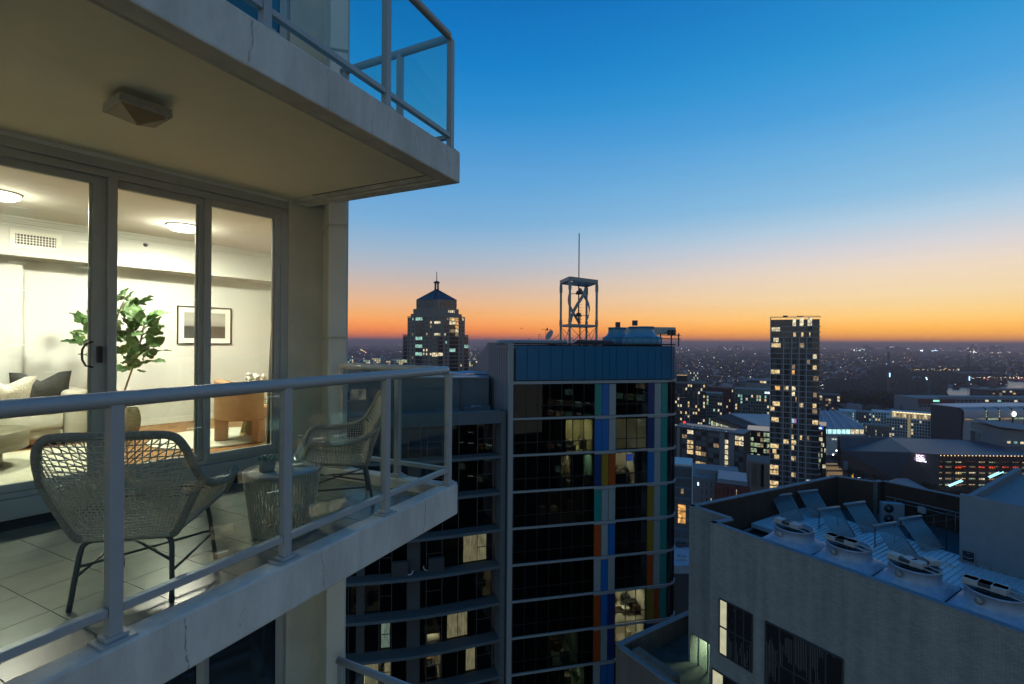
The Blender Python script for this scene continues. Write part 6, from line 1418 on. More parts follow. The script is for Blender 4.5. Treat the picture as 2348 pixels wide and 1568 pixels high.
# dark roofs and grey building right of the blue block
f, t, zt, L = block('grey_roof_block', 'low blue-grey building with a ridged roof in front of the brown hotel', 'building', 1588, 205, 1700, 215, 1097, 24, mGyF, 3, 3.4, 9, .18, gap=2.2, rnd=15, lits=(LP, LW))
f.slab(t, 2, L-3, zt, zt+2.2, mGyF, -14, -4, 'roof_lantern'); f.win(t, f.s(1601), f.s(1604), f.z(1600, 1112), f.z(1600, 1105), emi('small_blue_sign', (.4, .7, 1), 3), .5, 'lit_sign')
f, t, zt, L = block('red_brick_block', 'low red brick building with a hipped blue roof beside the slim tower', 'building', 1640, 190, 1722, 195, 1112, 18, mRed, 3, 3.4, 7, .1, gap=1.6, rnd=16)
f.slab(t, 1, L-1, zt, zt+1.6, mRoofB, -15, -1, 'roof_lantern')
block('beige_block', 'plain beige block between the brown hotel and the slim tower', 'building', 1712, 262, 1766, 266, 1059, 18, mat('beige_far', (.16, .14, .12), .9), 3, 4, 4, .1, gap=4)
# ---- exhibition centre with masts ----------------------------------------------------------
ex = thing('mast_roof_hall', 'blue membrane-roofed exhibition hall with arched white trusses', 'hall', P(1930, 990, 470)+Vector((0, 0, 0)))
mTr = mat('white_truss', (.45, .5, .5), .6); mMem = mat('blue_membrane_roof', (.09, .18, .27), .5, var=.15, scale=.2)
zb2 = -84; d0 = 470
def exz(y, d_): return (784-y)/F0*d_
e0 = [P(1870, 978, 440), P(1985, 983, 440), P(1925, 945, 520), P(1870, 943, 520)]
mb = MB(); n = 14; vs = []
for i in range(n+1):
    u = i/n
    for j in range(9):
        v = j/8; x = (1866+ (1984-1866)*u) if 1 else 0; xt = 1866+(1924-1866)*u; xx = x*(1-v)+xt*v; yy = (982)*(1-v)+(943)*v-3*math.sin(u*math.pi*4)**2*v-2*math.sin(v*math.pi); dd = 440*(1-v)+530*v; vs.append(P(xx, yy, dd))
mb.add(vs, [(i*9+j, i*9+9+j, i*9+10+j, i*9+1+j) for i in range(n) for j in range(8)]); mb.smooth = True; mb.build('roof', mMem, ex)
for i in range(6):
    u = i/5; pts = []
    for j in range(9):
        v = j/8; xx = (1870+110*u)*(1-v)+(1870+52*u)*v; yy = 982*(1-v)+941*v-3.5*math.sin(v*math.pi); pts.append(P(xx, yy-1.5, 440+90*v-1))
    MB().tube(pts, .35, 4).build('truss', mTr, ex)
    mb = MB(); 
    for j in range(8): mb.bar(pts[j], pts[j+1]+Vector((0, 0, 1.6)), .22); mb.bar(pts[j]+Vector((0, 0, 1.6)), pts[j+1], .22)
    mb.build('truss_web', mTr, ex)
fe = Face(1880, 438, 1985, 438)
le = (fe.B-fe.A).length; zt = fe.z(1930, 983)
fe.slab(ex, -6, le, GZ, zt-.3, mWt, -40, -2, 'wall')
for i in range(10): fe.win(ex, le*i/10+.4, le*(i+1)/10-.6, zt-4.6, zt-1, litmat('hall_glow', (.5, .95, .95), 1.3, .5) if i == 0 else MATS['hall_glow'] if i < 7 else LP, -1.4, 'glowing_window')
fe.slab(ex, -4, le, zt-6, zt-4.9, mTr, -2, 0, 'canopy')
for i in range(12): fe.win(ex, le*.3+i*2.6, le*.3+i*2.6+1.7, zt-10.5, zt-9.2, LP if i > 7 else LB, -1.5, 'glowing_window')
# ---- mid right blocks ---------------------------------------------------------------------
block('balcony_block', 'dark block with curving lit balconies among trees right of the slim tower', 'apartment building', 1872, 590, 1927, 600, 905, 20, mDkB, 5, 3.3, 8, .4, gap=.7, rnd=51, lits=(LP, LD))
block('teal_white_block', 'teal-white residential block with bright end walls behind the arched hall', 'apartment building', 1923, 545, 1962, 560, 942, 18, mWtT, 7, 3.1, 6, .22, gap=1.6, rnd=52, lits=(LP, LC))
block('teal_white_block', 'narrow darker residential block between the teal-white block and lit hotel', 'apartment building', 1962, 575, 2000, 570, 944, 18, mGyF, 7, 3.1, 6, .25, gap=1.2, rnd=53, lits=(LP, LC))
block('pale_hotel_wing', 'pale left wing of the long white hotel, stepped down', 'hotel', 1998, 540, 2042, 520, 944, 20, mWt, 8, 3.1, 6, .12, gap=1.3, rnd=54)
f, t, zt, L = block('white_hotel', 'long white hotel with a row of golden uplights along its top floor', 'hotel', 2032, 512, 2142, 512, 960, 20, mWt, 7, 3.05, 17, .08, gap=.75, rnd=55, lits=(LP, LW))
f.slab(t, 3.5, L-2, zt, zt+6.2, mWt, -18, -1.5, 'top_floor'); 
mUp = emi('uplight_gold', (1, .80, .42), 1.6)
for i in range(11):
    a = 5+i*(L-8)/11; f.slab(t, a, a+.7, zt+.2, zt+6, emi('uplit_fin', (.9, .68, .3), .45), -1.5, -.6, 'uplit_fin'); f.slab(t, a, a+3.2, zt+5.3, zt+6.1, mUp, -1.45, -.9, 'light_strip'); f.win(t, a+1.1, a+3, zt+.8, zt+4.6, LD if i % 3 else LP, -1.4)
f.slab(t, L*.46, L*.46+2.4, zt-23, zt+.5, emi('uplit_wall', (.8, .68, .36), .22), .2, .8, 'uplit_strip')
f, t, zt, L = block('white_hotel_wing', 'right stepped wing of the long white hotel', 'hotel', 2142, 512, 2157, 512, 964, 18, mWt, 6, 3.05, 3, .15, gap=.8, rnd=56)
block('beige_block', 'low beige building with lit ground floor left of the white hotel', 'building', 1979, 478, 2040, 470, 975, 14, mat('pinkish_far', (.22, .18, .15), .9), 4, 3.1, 7, .15, gap=2.2, rnd=57, lits=(LP, LG))
# media block with power mark
f, t, zt, L = block('dark_office', 'dark ribbed office between the white hotel and the curved metal building', 'office', 2150, 500, 2220, 500, 938, 24, mDkB, 9, 3.4, 5, .0, gap=3)
mMet = mat('curved_metal_cladding', (.34, .35, .37), .45, var=.1, scale=.2)
cm = thing('metal_clad_building', 'curved metal-clad building carrying a white power symbol', 'building', P(2210, 784, 460)+Vector((0, 0, GZ)))
f = Face(2208, 455, 2420, 470); L = (f.B-f.A).length; zt = f.z(2280, 935); zb = f.z(2280, 1000)
bays_ = [2208, 2262, 2292, 2322, 2350, 2385, 2420]
for i in range(6):
    a, b = f.s(bays_[i])+1.0, f.s(bays_[i+1])-1.0; vs = []; n = 10
    prof = [(-6, zt), (-3, zt-.1), (-1, zt-1), (0, zt-3), (.3, zt-8), (0, zt-13), (-.6, zt-18), (-1, zb-6)]
    mb = MB(); mb.smooth = True
    for o, z in prof: vs += [f.p(a, o, z), f.p(b, o, z)]
    mb.add(vs, [(2*k, 2*k+2, 2*k+3, 2*k+1) for k in range(len(prof)-1)]); mb.build('metal_bay', mMet, cm)
    for q in range(3): f.win(cm, b+.4, b+1.6, zt-9+q*2.6, zt-7.2+q*2.6, LG, .1, 'glowing_window')
    f.win(cm, a+.5, b-.5, zt-11, zt-9.6, LG if i % 2 else LD, .5, 'ribbon_window')
f.slab(cm, 0, L, GZ, zt-.5, mDkB, -30, -1.8, 'core'); f.slab(cm, -.4, L, zt+.02, zt+.6, mat('pale_metal_roof', (.36, .40, .44), .4), -30, -5, 'roof')
s_ = f.s(2323.5); zc2 = f.z(2323, 949); mb = MB(); mb.tube([f.p(s_+2.0*math.cos(R(110+320*i/20)), .8, zc2+2.0*math.sin(R(110+320*i/20))) for i in range(21)], .38, 6); mb.bar(f.p(s_, .8, zc2-.1), f.p(s_, .8, zc2+2.7), .75); mb.build('power_symbol', emi('sign_white', (.9, 1, 1), 2.0), cm)
f, t, zt, L = block('long_flat_building', 'long flat building with saw-toothed roof beyond the metal-clad building', 'building', 2105, 640, 2430, 640, 914, 40, mGyF, 3, 3.6, 34, .06, gap=1.2, rnd=61, lits=(LC, LP))
f.slab(t, 0, f.s(2190), zt-8, zt-1, mRed, 0, .5, 'red_wall'); f.win(t, f.s(2139), f.s(2153), zt-4.4, zt-2, litmat('teal_window', (.3, 1, .7), 1.1, .7), .7)
for i in range(40): f.slab(t, f.s(2160)+i*3.6, f.s(2160)+i*3.6+2.4, zt, zt+1.6, mGyP, -6, -1, 'roof_tooth')
block('waterfront_block', 'dark waterfront apartments with small lights at the right edge', 'apartment building', 2265, 820, 2440, 830, 894, 30, mDkB, 4, 3.4, 22, .25, gap=1.5, rnd=62, lits=(LO, LP, LD))
block('warehouse', 'long pale shed with a red sign by the far marina', 'warehouse', 2209, 1500, 2302, 1500, 854, 40, mGyF, 1, 6, 16, .0); 
# circular ramp
rp = thing('circular_ramp', 'pale spiral ramp building with vertical fins near the right edge', 'ramp', P(2275, 784, 395)+Vector((0, 0, GZ)))
c_ = P(2283, 784, 400); zr_ = (784-987)/F0*385; MB().lathe([(15, GZ+2), (15, zr_-2)], (c_.x, c_.y, 0), 40).build('drum', mDkB, rp)
MB().lathe([(10, zr_-.8), (16, zr_-.8), (16, zr_), (10, zr_)], (c_.x, c_.y, 0), 48, cap=False).build('ramp_deck', mat('pale_ramp', (.34, .33, .27), .8), rp)
for k in range(48): a = R(180+k*3.9); MB().bar((c_.x+16*math.cos(a), c_.y+16*math.sin(a), GZ), (c_.x+16*math.cos(a), c_.y+16*math.sin(a), zr_-.8), .25).build('fin', mWt, rp)
f = Face(2299, 372, 2430, 362); L = (f.B-f.A).length; t = body(f, 40, f.z(2300, 985), mGyF, 'canopy_building', 'grey building under a thin upswept roof at the right edge', 'building')
zz_ = f.z(2300, 981); MB().prism([(q.x, q.y) for q in (f.p(-4, 3, 0), f.p(L, 3, 0), f.p(L, -40, 0), f.p(-4, -36, 0))], [zz_+.8, zz_-3, zz_-2, zz_+2], [zz_+1.3, zz_-2.4, zz_-1.4, zz_+2.5]).build('roof', mGyP, t)
for i in range(5): f.win(t, f.s(2310)+i*4, f.s(2310)+i*4+2, f.z(2310, 1016), f.z(2310, 1011), LC if i % 2 else LP, .1)
# ---- the dark angular theatre ---------------------------------------------------------------
th = thing('angular_theatre', 'huge dark angular theatre with a lit glass foyer and small glowing sign', 'theatre', P(2100, 784, 330)+Vector((0, 0, GZ)))
mThW = mat('dark_theatre_wall', (.06, .06, .066), .6, var=.12, scale=.05); mThR = mat('blue_black_roof', (.02, .035, .07), .5, var=.15, scale=.06); mRim = mat('pale_ridge', (.25, .25, .26), .6)
A1, A2, A3, A4 = P(1924, 1002, 400), P(2037.5, 1002.5, 400), P(2153, 1041, 318), P(2308, 1013.5, 400)
A5 = P(2430, 1040, 380); A6 = P(2430, 1052, 318); W1, W2 = P(1927, 1033, 392), P(2153, 1122, 318); B2 = P(2090, 1040, 325)
ridge_c = P(2090, 1037, 326); A3 = P(2153, 1041.5, 318)
mb = MB(); mb.add([A1, A2, ridge_c, A3, W2, P(2052, 1097, 333), W1], [(0, 6, 5, 2, 1), (2, 5, 4, 3)]); mb.build('wall', mThW, th)
mb = MB(); mb.add([A2, ridge_c, A3, A6, A5, A4], [(0, 1, 2, 3, 4, 5)]); mb.build('roof', mThR, th)
mb = MB(); low = [Vector((p.x, p.y, GZ)) for p in (W1, P(2052, 1097, 333), W2)]; mb.add([W1, P(2052, 1097, 333), W2]+[l+Vector((2, 2.5, 0)) for l in low], [(0, 3, 4, 1), (1, 4, 5, 2)]); mb.build('base_wall', mat('brown_base_wall', (.12, .095, .08), .8), th)
MB().bar(A2, ridge_c, .5).build('ridge', mRim, th); MB().bar(A1, A2, .4).build('ridge', mRim, th); MB().bar(A2, A4, .5).build('ridge', mRim, th)
back_ = [A1, A2, A4, A5]; mb = MB(); mb.add([Vector(p)+Vector((1, 4, -.1)) for p in back_]+[Vector((p.x+1, p.y+4, GZ)) for p in back_], [(i, i+4, i+5, i+1) for i in range(3)]); mb.build('rear_wall', mThW, th)
ff = Face(2153, 318.5, 2430, 318.5); L = (ff.B-ff.A).length; zt = ff.z(2200, 1043); zf = ff.z(2200, 1058)
ff.slab(th, 0, L, zf, zt-.6, mat('red_brown_soffit', (.05, .02, .015), .8), -.5, 0, 'soffit_wall'); ff.slab(th, 0, L, GZ, zf, mDkB, -14, -13.5, 'foyer_rear'); 
for i in range(34): ff.win(th, 1+i*2.3, 1.35+i*2.3, zt-.55, zt-.2, emi('gold_bulb', (1, .62, .25), 3), .4, 'roof_light', .2)
fls = [1058, 1069, 1082, 1096, 1110, 1124]
for k in range(5):
    z1, z0 = ff.z(2200, fls[k]), ff.z(2200, fls[k+1])
    ff.slab(th, 0, L, z0, z0+.5, mDkB, -13, -.3, 'foyer_floor')
    for i in range(14): 
        m = (LD, LP, LW, LD, LG)[(i*7+k*3) % 5] if k != 1 else (litmat('red_glow', (1, .10, .02), 1.2, .1) if 'red_glow' not in MATS else MATS['red_glow'])
        if k == 1 and i % 3 == 2: m = LD
        ff.win(th, i*5.6+.5, i*5.6+4.6, z0+.8, z1-.5-(1.2 if i % 2 else 0), m, -10+(i*5 % 4), 'foyer_wall')
mb = MB()
for i in range(58): mb.bar(ff.p(i*1.38, 0, GZ), ff.p(i*1.38, 0, zf), .16)
for k in range(12): mb.bar(ff.p(0, .02, ff.z(2200, 1058+6*k)), ff.p(L, .02, ff.z(2200, 1058+6*k)), .12)
mb.build('foyer_mullions', mSil, th)
mEs = emi('escalator_light', (.35, .85, 1), 2.2)
for (x0, y0, x1, y1) in ((2173, 1113, 2204, 1100), (2176, 1115, 2207, 1102.5), (2265, 1093, 2290, 1082), (2268, 1095.5, 2300, 1081.5)): MB().bar(P(x0, y0, 316.5), P(x1, y1, 316.5), .35).build('escalator_light', mEs, th)
# sign
q = P(2099, 1056, 323.2); rzs = math.atan2((W2-P(2052, 1097, 333)).y, (W2-P(2052, 1097, 333)).x)
MB().box(P(2108, 1049, 323.6), (5.6, .3, 4.6), rzs).build('sign_panel', emi('sign_panel_glow', (.55, .3, .62), .35), th)
for s_, y_, m_ in (('ICC', 1047.6, emi('sign_pink_white', (1, .80, .95), 3)), ('SYDNEY', 1052.4, emi('sign_white_b', (.9, .95, 1), 3)), ('THEATRE', 1057, emi('sign_lilac_white', (.85, .85, 1), 3))):
    text(s_, m_, th, P(2099.6, y_, 322.9), rzs, 2.3 if s_ == 'ICC' else 1.25)
# neighbouring low roof in front
lr = thing('low_hip_roof', 'low dark hipped roof just beyond the rear parapet', 'roof', PZ(2070, 1110, -70))
a, b, c, d = P(2028, 1106, 215), P(2057, 1097.5, 235), P(2078, 1097.5, 235), P(2142, 1130, 215); e1, e2 = P(2150, 1150, 200), P(2020, 1130, 200)
mb = MB(); mb.add([a, b, c, d, e1, e2], [(0, 5, 4, 3, 2, 1)]); mb.build('roof', mGyP, lr); MB().bar(b, c, .3).build('ridge', mRim, lr); MB().bar(c, d, .3).build('ridge', mRim, lr); MB().bar(b, a, .3).build('ridge', mRim, lr)
# ================================================================ ground, street, suburbs, water, hills
mGround = mat('night_ground', (.022, .022, .024), .95, var=.5, scale=.012)
gm = MB(); gm.prism([(-30000, -400), (40000, -400), (60000, 42000), (-60000, 42000)], GZ-1, GZ); gm.build('ground', mGround, kind='structure')
mRoad = mat('wet_asphalt', (.05, .05, .052), .6, var=.2, scale=.3)
rd = [PZ(1893, 1100, GZ), PZ(1912, 1072, GZ), PZ(1925, 1050, GZ), PZ(1935, 1050, GZ), PZ(1960, 1085, GZ), PZ(2010, 1110, GZ), PZ(1990, 1130, GZ), PZ(1900, 1130, GZ)]
MB().prism([(p.x, p.y) for p in rd], GZ+.004, GZ+.06).build('road', mRoad, kind='structure')
pv = [PZ(1935, 1058, GZ), PZ(1965, 1052, GZ), PZ(2060, 1100, GZ), PZ(2110, 1130, GZ), PZ(2020, 1130, GZ), PZ(1975, 1092, GZ)]
MB().prism([(p.x, p.y) for p in pv], GZ+.07, GZ+.2).build('pavement', mat('pale_paving', (.17, .16, .14), .8, var=.2, scale=.2), kind='structure')
# stepped plaza beside the theatre
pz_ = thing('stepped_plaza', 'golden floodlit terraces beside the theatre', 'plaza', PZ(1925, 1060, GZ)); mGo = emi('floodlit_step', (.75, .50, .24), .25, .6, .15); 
fp = Face(1893, 372, 1931, 372)
for k in range(9): fp.slab(pz_, 0, (fp.B-fp.A).length, GZ, GZ+8-k*.9, mGo if k % 3 != 1 else mat('stone_step', (.2, .16, .11), .8), -6+k*1.6, -4.6+k*1.6, 'step')
fp.slab(pz_, 7.5, 10.5, GZ, GZ+13, mGyF, 8.6, 10, 'stone_pylon')
# street lamps with glowing heads
mHead = emi('street_lamp_head', (1, .93, .8), 9)
for i, (x, y, l) in enumerate(((2004, 1084, 'street lamp nearest the theatre wall on the pale pavement'), (1999.5, 1079.8, 'street lamp just left of the one nearest the theatre wall'), (1917, 1033, 'street lamp among the dark trees by the terraces'), (1909.5, 1043, 'street lamp at the left end of the terraces'), (1931, 1047, 'street lamp at the theatre corner'))):
    p = PZ(x, y+16, GZ); t = thing('street_lamp', l, 'street lamp', p, 'street lamps by the theatre'); MB().tube([p, p+Vector((0, 0, 6))], .12, 6).build('pole', mSil, t); MB().blob(p+Vector((0, 0, 6.2)), .55, 8, 0).build('lamp_head', mHead, t)
# parked and moving cars
mHl = emi('headlight', (1, .85, 1), 8); mTl = emi('tail_light', (1, .3, .25), 4)
for i, (x, y, l) in enumerate(((1917, 1089, 'car with glowing lights on the road beside the slim tower'), (1930, 1094, 'violet-lit car right behind on the curving road'), (1920, 1077, 'car under the grey wall on the road'), (1962, 1095, 'white car near the yellow sign at the kerb'), (1950, 1088, 'dark car waiting at the kerb near the trees'))):
    p = PZ(x, y, GZ+.06); t = thing('car', l, 'car', p, 'cars on the street by the theatre'); rz = R(70+i*12)
    MB().box(p+Vector((0, 0, .55)), (4.4, 1.8, .7), rz).build('body', mat('car_paint', (.12, .12, .13), .3), t, bevel=.15); MB().box(p+Vector((0, 0, 1.1)), (2.3, 1.6, .5), rz).build('cabin', mGD, t, bevel=.12)
    c_, s_ = math.cos(rz), math.sin(rz)
    for sg in (-.6, .6):
        MB().box((p.x-2.25*c_-sg*s_, p.y-2.25*s_+sg*c_, p.z+.6), (.1, .4, .25), rz).build('headlight', mHl, t)
        for q in (-1.3, 1.3):
            w_ = MB(); k = Vector((p.x+q*c_-sg*1.4*s_, p.y+q*s_+sg*1.4*c_, p.z+.32)); w_.tube([k-Vector((-s_, c_, 0))*.1, k+Vector((-s_, c_, 0))*.1], .32, 10); w_.build('wheel', mBlack, t)
mYs = emi('yellow_sign', (1, .55, .05), .5); q = PZ(1955.5, 1099, GZ); t = thing('street_sign', 'small yellow lit sign board by the kerb', 'sign', q); MB().box(q+Vector((0, 0, 2.2)), (1.9, .3, 2.4)).build('board', mYs, t)
# trees
mTrunk = mat('tree_trunk', (.05, .04, .03), .9); mLeafs = [mat('night_foliage', (.030, .042, .022), .9, var=.5, scale=.5), mat('night_foliage_brown', (.045, .040, .025), .9, var=.5, scale=.5)]
def crown(mb, c, r, n, leaf):
    for _ in range(n):
        d_ = Vector((random.gauss(0, 1), random.gauss(0, 1), random.gauss(0, .75))).normalized(); q = c+Vector((d_.x*r, d_.y*r, d_.z*r*.75))*random.uniform(.45, 1)
        u = Vector((random.gauss(0, 1), random.gauss(0, 1), random.gauss(0, 1))).normalized(); v = u.orthogonal().normalized(); w = u.cross(v); s = leaf*random.uniform(.6, 1.3)
        mb.add([q+v*s, q+w*s, q-v*s*.9, q-w*s*.8], [(0, 1, 2, 3)])
def tree(p, h, r, label, m, n=220, group=None):
    t = thing('tree', label, 'tree', p, group); mb = MB(); mb.tube([p, p+Vector((r*.05, 0, h*.45)), p+Vector((-r*.05, 0, h*.7))], [r*.09, r*.07, r*.03], 6)
    for k in range(4): a = R(90*k+random.uniform(-30, 30)); mb.tube([p+Vector((0, 0, h*.4)), p+Vector((r*.5*math.cos(a), r*.5*math.sin(a), h*.72))], [r*.05, r*.02], 5)
    mb.build('trunk', mTrunk, t); mb = MB()
    for k in range(7): a = R(51*k+random.uniform(-20, 20)); q = r*random.uniform(.25, .62); crown(mb, p+Vector((q*math.cos(a), q*math.sin(a), h*random.uniform(.6, .82))), r*random.uniform(.42, .6), n//7, r*.11)
    mb.build('crown', m, t)
tl = [(1935, 1093, 11, 5, 'street tree with a full crown left of the pavement, nearest the terraces'), (1946, 1099, 10, 4.5, 'second street tree along the kerb'), (1957, 1103, 10, 4.5, 'third street tree along the kerb'), (1968, 1107, 11, 5, 'fourth street tree along the kerb'), (1978, 1110, 9, 4, 'last street tree of the kerb row'),
      (1914, 1068, 10, 4.5, 'bushy palm-like tree in front of the golden terraces'), (1915, 1022, 16, 9, 'broad dark tree behind the terraces left of the theatre'), (1903, 1018, 15, 8, 'dark tree between office and terraces'), (2105, 1128, 9, 4.5, 'small tree at the foot of the theatre wall'), (2120, 1134, 10, 5, 'tree left of the lit foyer base'), (2133, 1140, 11, 5, 'tree against the left end of the foyer'), (2090, 1124, 9, 4, 'little tree near the hipped roof'), (2010, 1112, 7, 4.5, 'low round tree on the pavement corner'),
      (2240, 1012, 14, 8, 'dark tree before the metal-clad building'), (2226, 1015, 12, 7, 'smaller dark tree left of the circular ramp')]
for x, y, h, r, l in tl: tree(PZ(x, y, GZ), h, r, l, mLeafs[0])
for i, (x, y) in enumerate(((1905, 936), (1918, 930), (1935, 926), (1950, 922), (1966, 924), (1982, 928), (1996, 932), (2012, 926), (2030, 930), (2048, 934), (2062, 938), (2078, 934), (1960, 938), (1940, 936), (1990, 938), (2035, 940))):
    tree(PZ(x, y+6, GZ), 24+4*math.sin(i), 15+3*math.cos(i*2), 'big park tree '+('straight above the arched hall' if x < 1925 else 'behind the teal-white block' if x < 1965 else 'behind the white hotel' if x < 2050 else 'by the red-walled long building')+(', in the front row' if y > 935 else ', in the rear row')+', '+('rounder' if i % 2 else 'taller')+' crown number from left '[:0]+('olive' if i % 3 == 0 else 'brownish' if i % 3 == 1 else 'dark green'), mLeafs[i % 2], 300, 'park trees beyond the white hotel')
# cranes
mCrn = mat('crane_steel', (.16, .17, .19), .6); mCrL = emi('crane_light', (.4, .75, 1), 4)
def lattice(mb, a, b, w, n):
    a, b = Vector(a), Vector(b); d_ = (b-a).normalized(); u = d_.orthogonal().normalized(); v = d_.cross(u)
    cs4 = [u*w+v*w, -u*w+v*w, -u*w-v*w, u*w-v*w]
    for c in cs4: mb.bar(a+c, b+c, w*.22)
    for i in range(n):
        p, q = a.lerp(b, i/n), a.lerp(b, (i+1)/n)
        for k in range(4): mb.bar(p+cs4[k], q+cs4[(k+1) % 4], w*.15)
def crane(x, ytop, ybase, l, luff=None, lt=None):
    d_ = 800; p = P(x, ybase, d_); p.z = GZ; top = P(x, ytop, d_); t = thing('tower_crane', l, 'crane', p); mb = MB(); lattice(mb, p, (p.x, p.y, top.z), 1.0, 30); mb.build('mast', mCrn, t)
    mb = MB()
    if luff: lattice(mb, P(luff[2], luff[3], d_), P(luff[0], luff[1], d_), .9, 22); mb.build('jib', mCrn, t)
    if lt: MB().bar(P(lt[0], lt[1], d_-2), P(lt[2], lt[3], d_-2), .8).build('light_tube', mCrL, t)
crane(2036, 806, 884, 'left crane with a vertical blue light tube', (2037, 806, 2038, 860), (2039.2, 855, 2039.2, 864))
crane(2130, 872, 890, 'middle luffing crane leaning left with a short blue light', (2111, 845, 2128, 884), (2122.5, 865, 2125, 870.5))
crane(2220, 812, 906, 'right crane, tallest, with a vertical blue light tube', (2219, 812, 2221, 884), (2222, 863, 2222, 872))
crane(2097, 921, 948, 'small flat-jib crane above the white hotel', (2075, 919, 2098, 924))
# water
wq = [PZ(2140, 885.5, GZ), PZ(2270, 884.5, GZ), PZ(2292, 873, GZ), PZ(2480, 872, GZ), PZ(2480, 912, GZ), PZ(2165, 906, GZ), PZ(2148, 898, GZ)]
mW = mat('harbour_water', (.02, .03, .04), .28, spec=1.0); MB().prism([(p.x, p.y) for p in wq], GZ+.01, GZ+.3).build('water', mW, kind='structure')
# suburb houses, canopy and lights (nobody could count them)
rs = random.Random(12)
def pick(dmin, dmax, xmin=690, xmax=2450):
    d_ = math.exp(rs.uniform(math.log(dmin), math.log(dmax))); x = rs.uniform(xmin, xmax); p = P(x, 784, d_); return Vector((p.x, p.y, GZ)), d_, x
def blocked(x, d_):   # water, parkland
    y = 784+F0*100/d_
    return (x > 2140 and 873 < y < 932 and not (x < 2300 and y < 886)) or (1900 < x < 2150 and 882 < y < 935)
mH = [mat('house_pale', (.30, .30, .32), .9, var=.3, scale=.02), mat('house_dark', (.06, .055, .06), .9), mat('house_roof_tile', (.13, .09, .08), .9)]
hs = MB()
for _ in range(9000):
    p, d_, x = pick(560, 9000)
    if blocked(x, d_) or (x > 2280 and 868 < 784+F0*100/d_ < 932): continue
    k = max(1, d_/2500); w, l_, h = rs.uniform(6, 13)*k, rs.uniform(8, 20)*k, rs.uniform(4, 8)+ (rs.random() < .05)*rs.uniform(5, 18)
    rz = rs.choice((.35, .35, 1.9, .8)); hs.mi = rs.choice((0, 0, 1, 1, 2)); c, s = math.cos(rz), math.sin(rz)
    q = [(p.x+a*c-b*s, p.y+a*s+b*c) for a, b in ((-w/2, -l_/2), (w/2, -l_/2), (w/2, l_/2), (-w/2, l_/2))]
    hs.mi = hs.mi; hs.prism(q, GZ, GZ+h)
hs.build('suburb_houses', mH, kind='stuff')
tr = MB()
ico = [Vector(v).normalized() for v in ((0, 0, 1), (.894, 0, .447), (.276, .85, .447), (-.724, .526, .447), (-.724, -.526, .447), (.276, -.85, .447), (.724, .526, -.1), (-.276, .85, -.1), (-.894, 0, -.1), (-.276, -.85, -.1), (.724, -.526, -.1))]
icf = [(0, 1, 2), (0, 2, 3), (0, 3, 4), (0, 4, 5), (0, 5, 1), (1, 6, 2), (2, 7, 3), (3, 8, 4), (4, 9, 5), (5, 10, 1), (2, 6, 7), (3, 7, 8), (4, 8, 9), (5, 9, 10), (1, 10, 6)]
def canopy(p, r, h): tr.add([p+Vector((v.x*r*rs.uniform(.75, 1.2), v.y*r*rs.uniform(.75, 1.2), h*.35+v.z*h*.65*rs.uniform(.8, 1.15))) for v in ico], icf)
for _ in range(9000):
    p, d_, x = pick(620, 9000)
    y = 784+F0*100/d_
    if x > 2140 and 868 < y < 932 and not (x < 2280 and y < 880): continue
    k = max(1, d_/1800); tr.mi = rs.random() < .4; canopy(p, rs.uniform(4, 9)*k, rs.uniform(7, 14))
for _ in range(3200):     # wooded headlands
    if rs.random() < .5: x = rs.uniform(2000, 2300); y = rs.uniform(848, 886)
    else: x = rs.uniform(1890, 2160); y = rs.uniform(884, 926)
    p = PZ(x, y, GZ); tr.mi = rs.random() < .3; canopy(p, rs.uniform(6, 12), rs.uniform(10, 20))
tr.build('distant_trees', mLeafs, kind='stuff')
lg = MB(); LM = [emi('point_white', (1, .95, .85), 8), emi('point_warm', (1, .62, .28), 6), emi('point_cool', (.55, .8, 1), 8), emi('point_green', (.5, 1, .7), 4), emi('point_red', (1, .08, .05), 6), emi('point_dim', (1, .8, .6), 2)]
for _ in range(2100):
    d_ = math.exp(rs.uniform(math.log(620), math.log(20000))); x = rs.uniform(760, 2450); y = 784+F0*100/d_
    if blocked(x, d_) and rs.random() < .93: continue
    if 2000 < x < 2300 and 848 < y < 886 and rs.random() < .8: continue
    p = P(x, 784, d_); r = d_*.00036*rs.choice((.4, .5, .6, .8, .9, 1.4)); lg.mi = rs.choices(range(6), (16, 18, 4, 3, 1.5, 58))[0]
    c = Vector((p.x, p.y, GZ+rs.uniform(6, 14)+d_*.0008)); lg.add([c+Vector((-r, 0, 0)), c+Vector((0, -r, 0)), c+Vector((r, 0, 0)), c+Vector((0, r, 0)), c+Vector((0, 0, r)), c+Vector((0, 0, -r))], [(0, 1, 4), (1, 2, 4), (2, 3, 4), (3, 0, 4), (1, 0, 5), (2, 1, 5), (3, 2, 5), (0, 3, 5)])
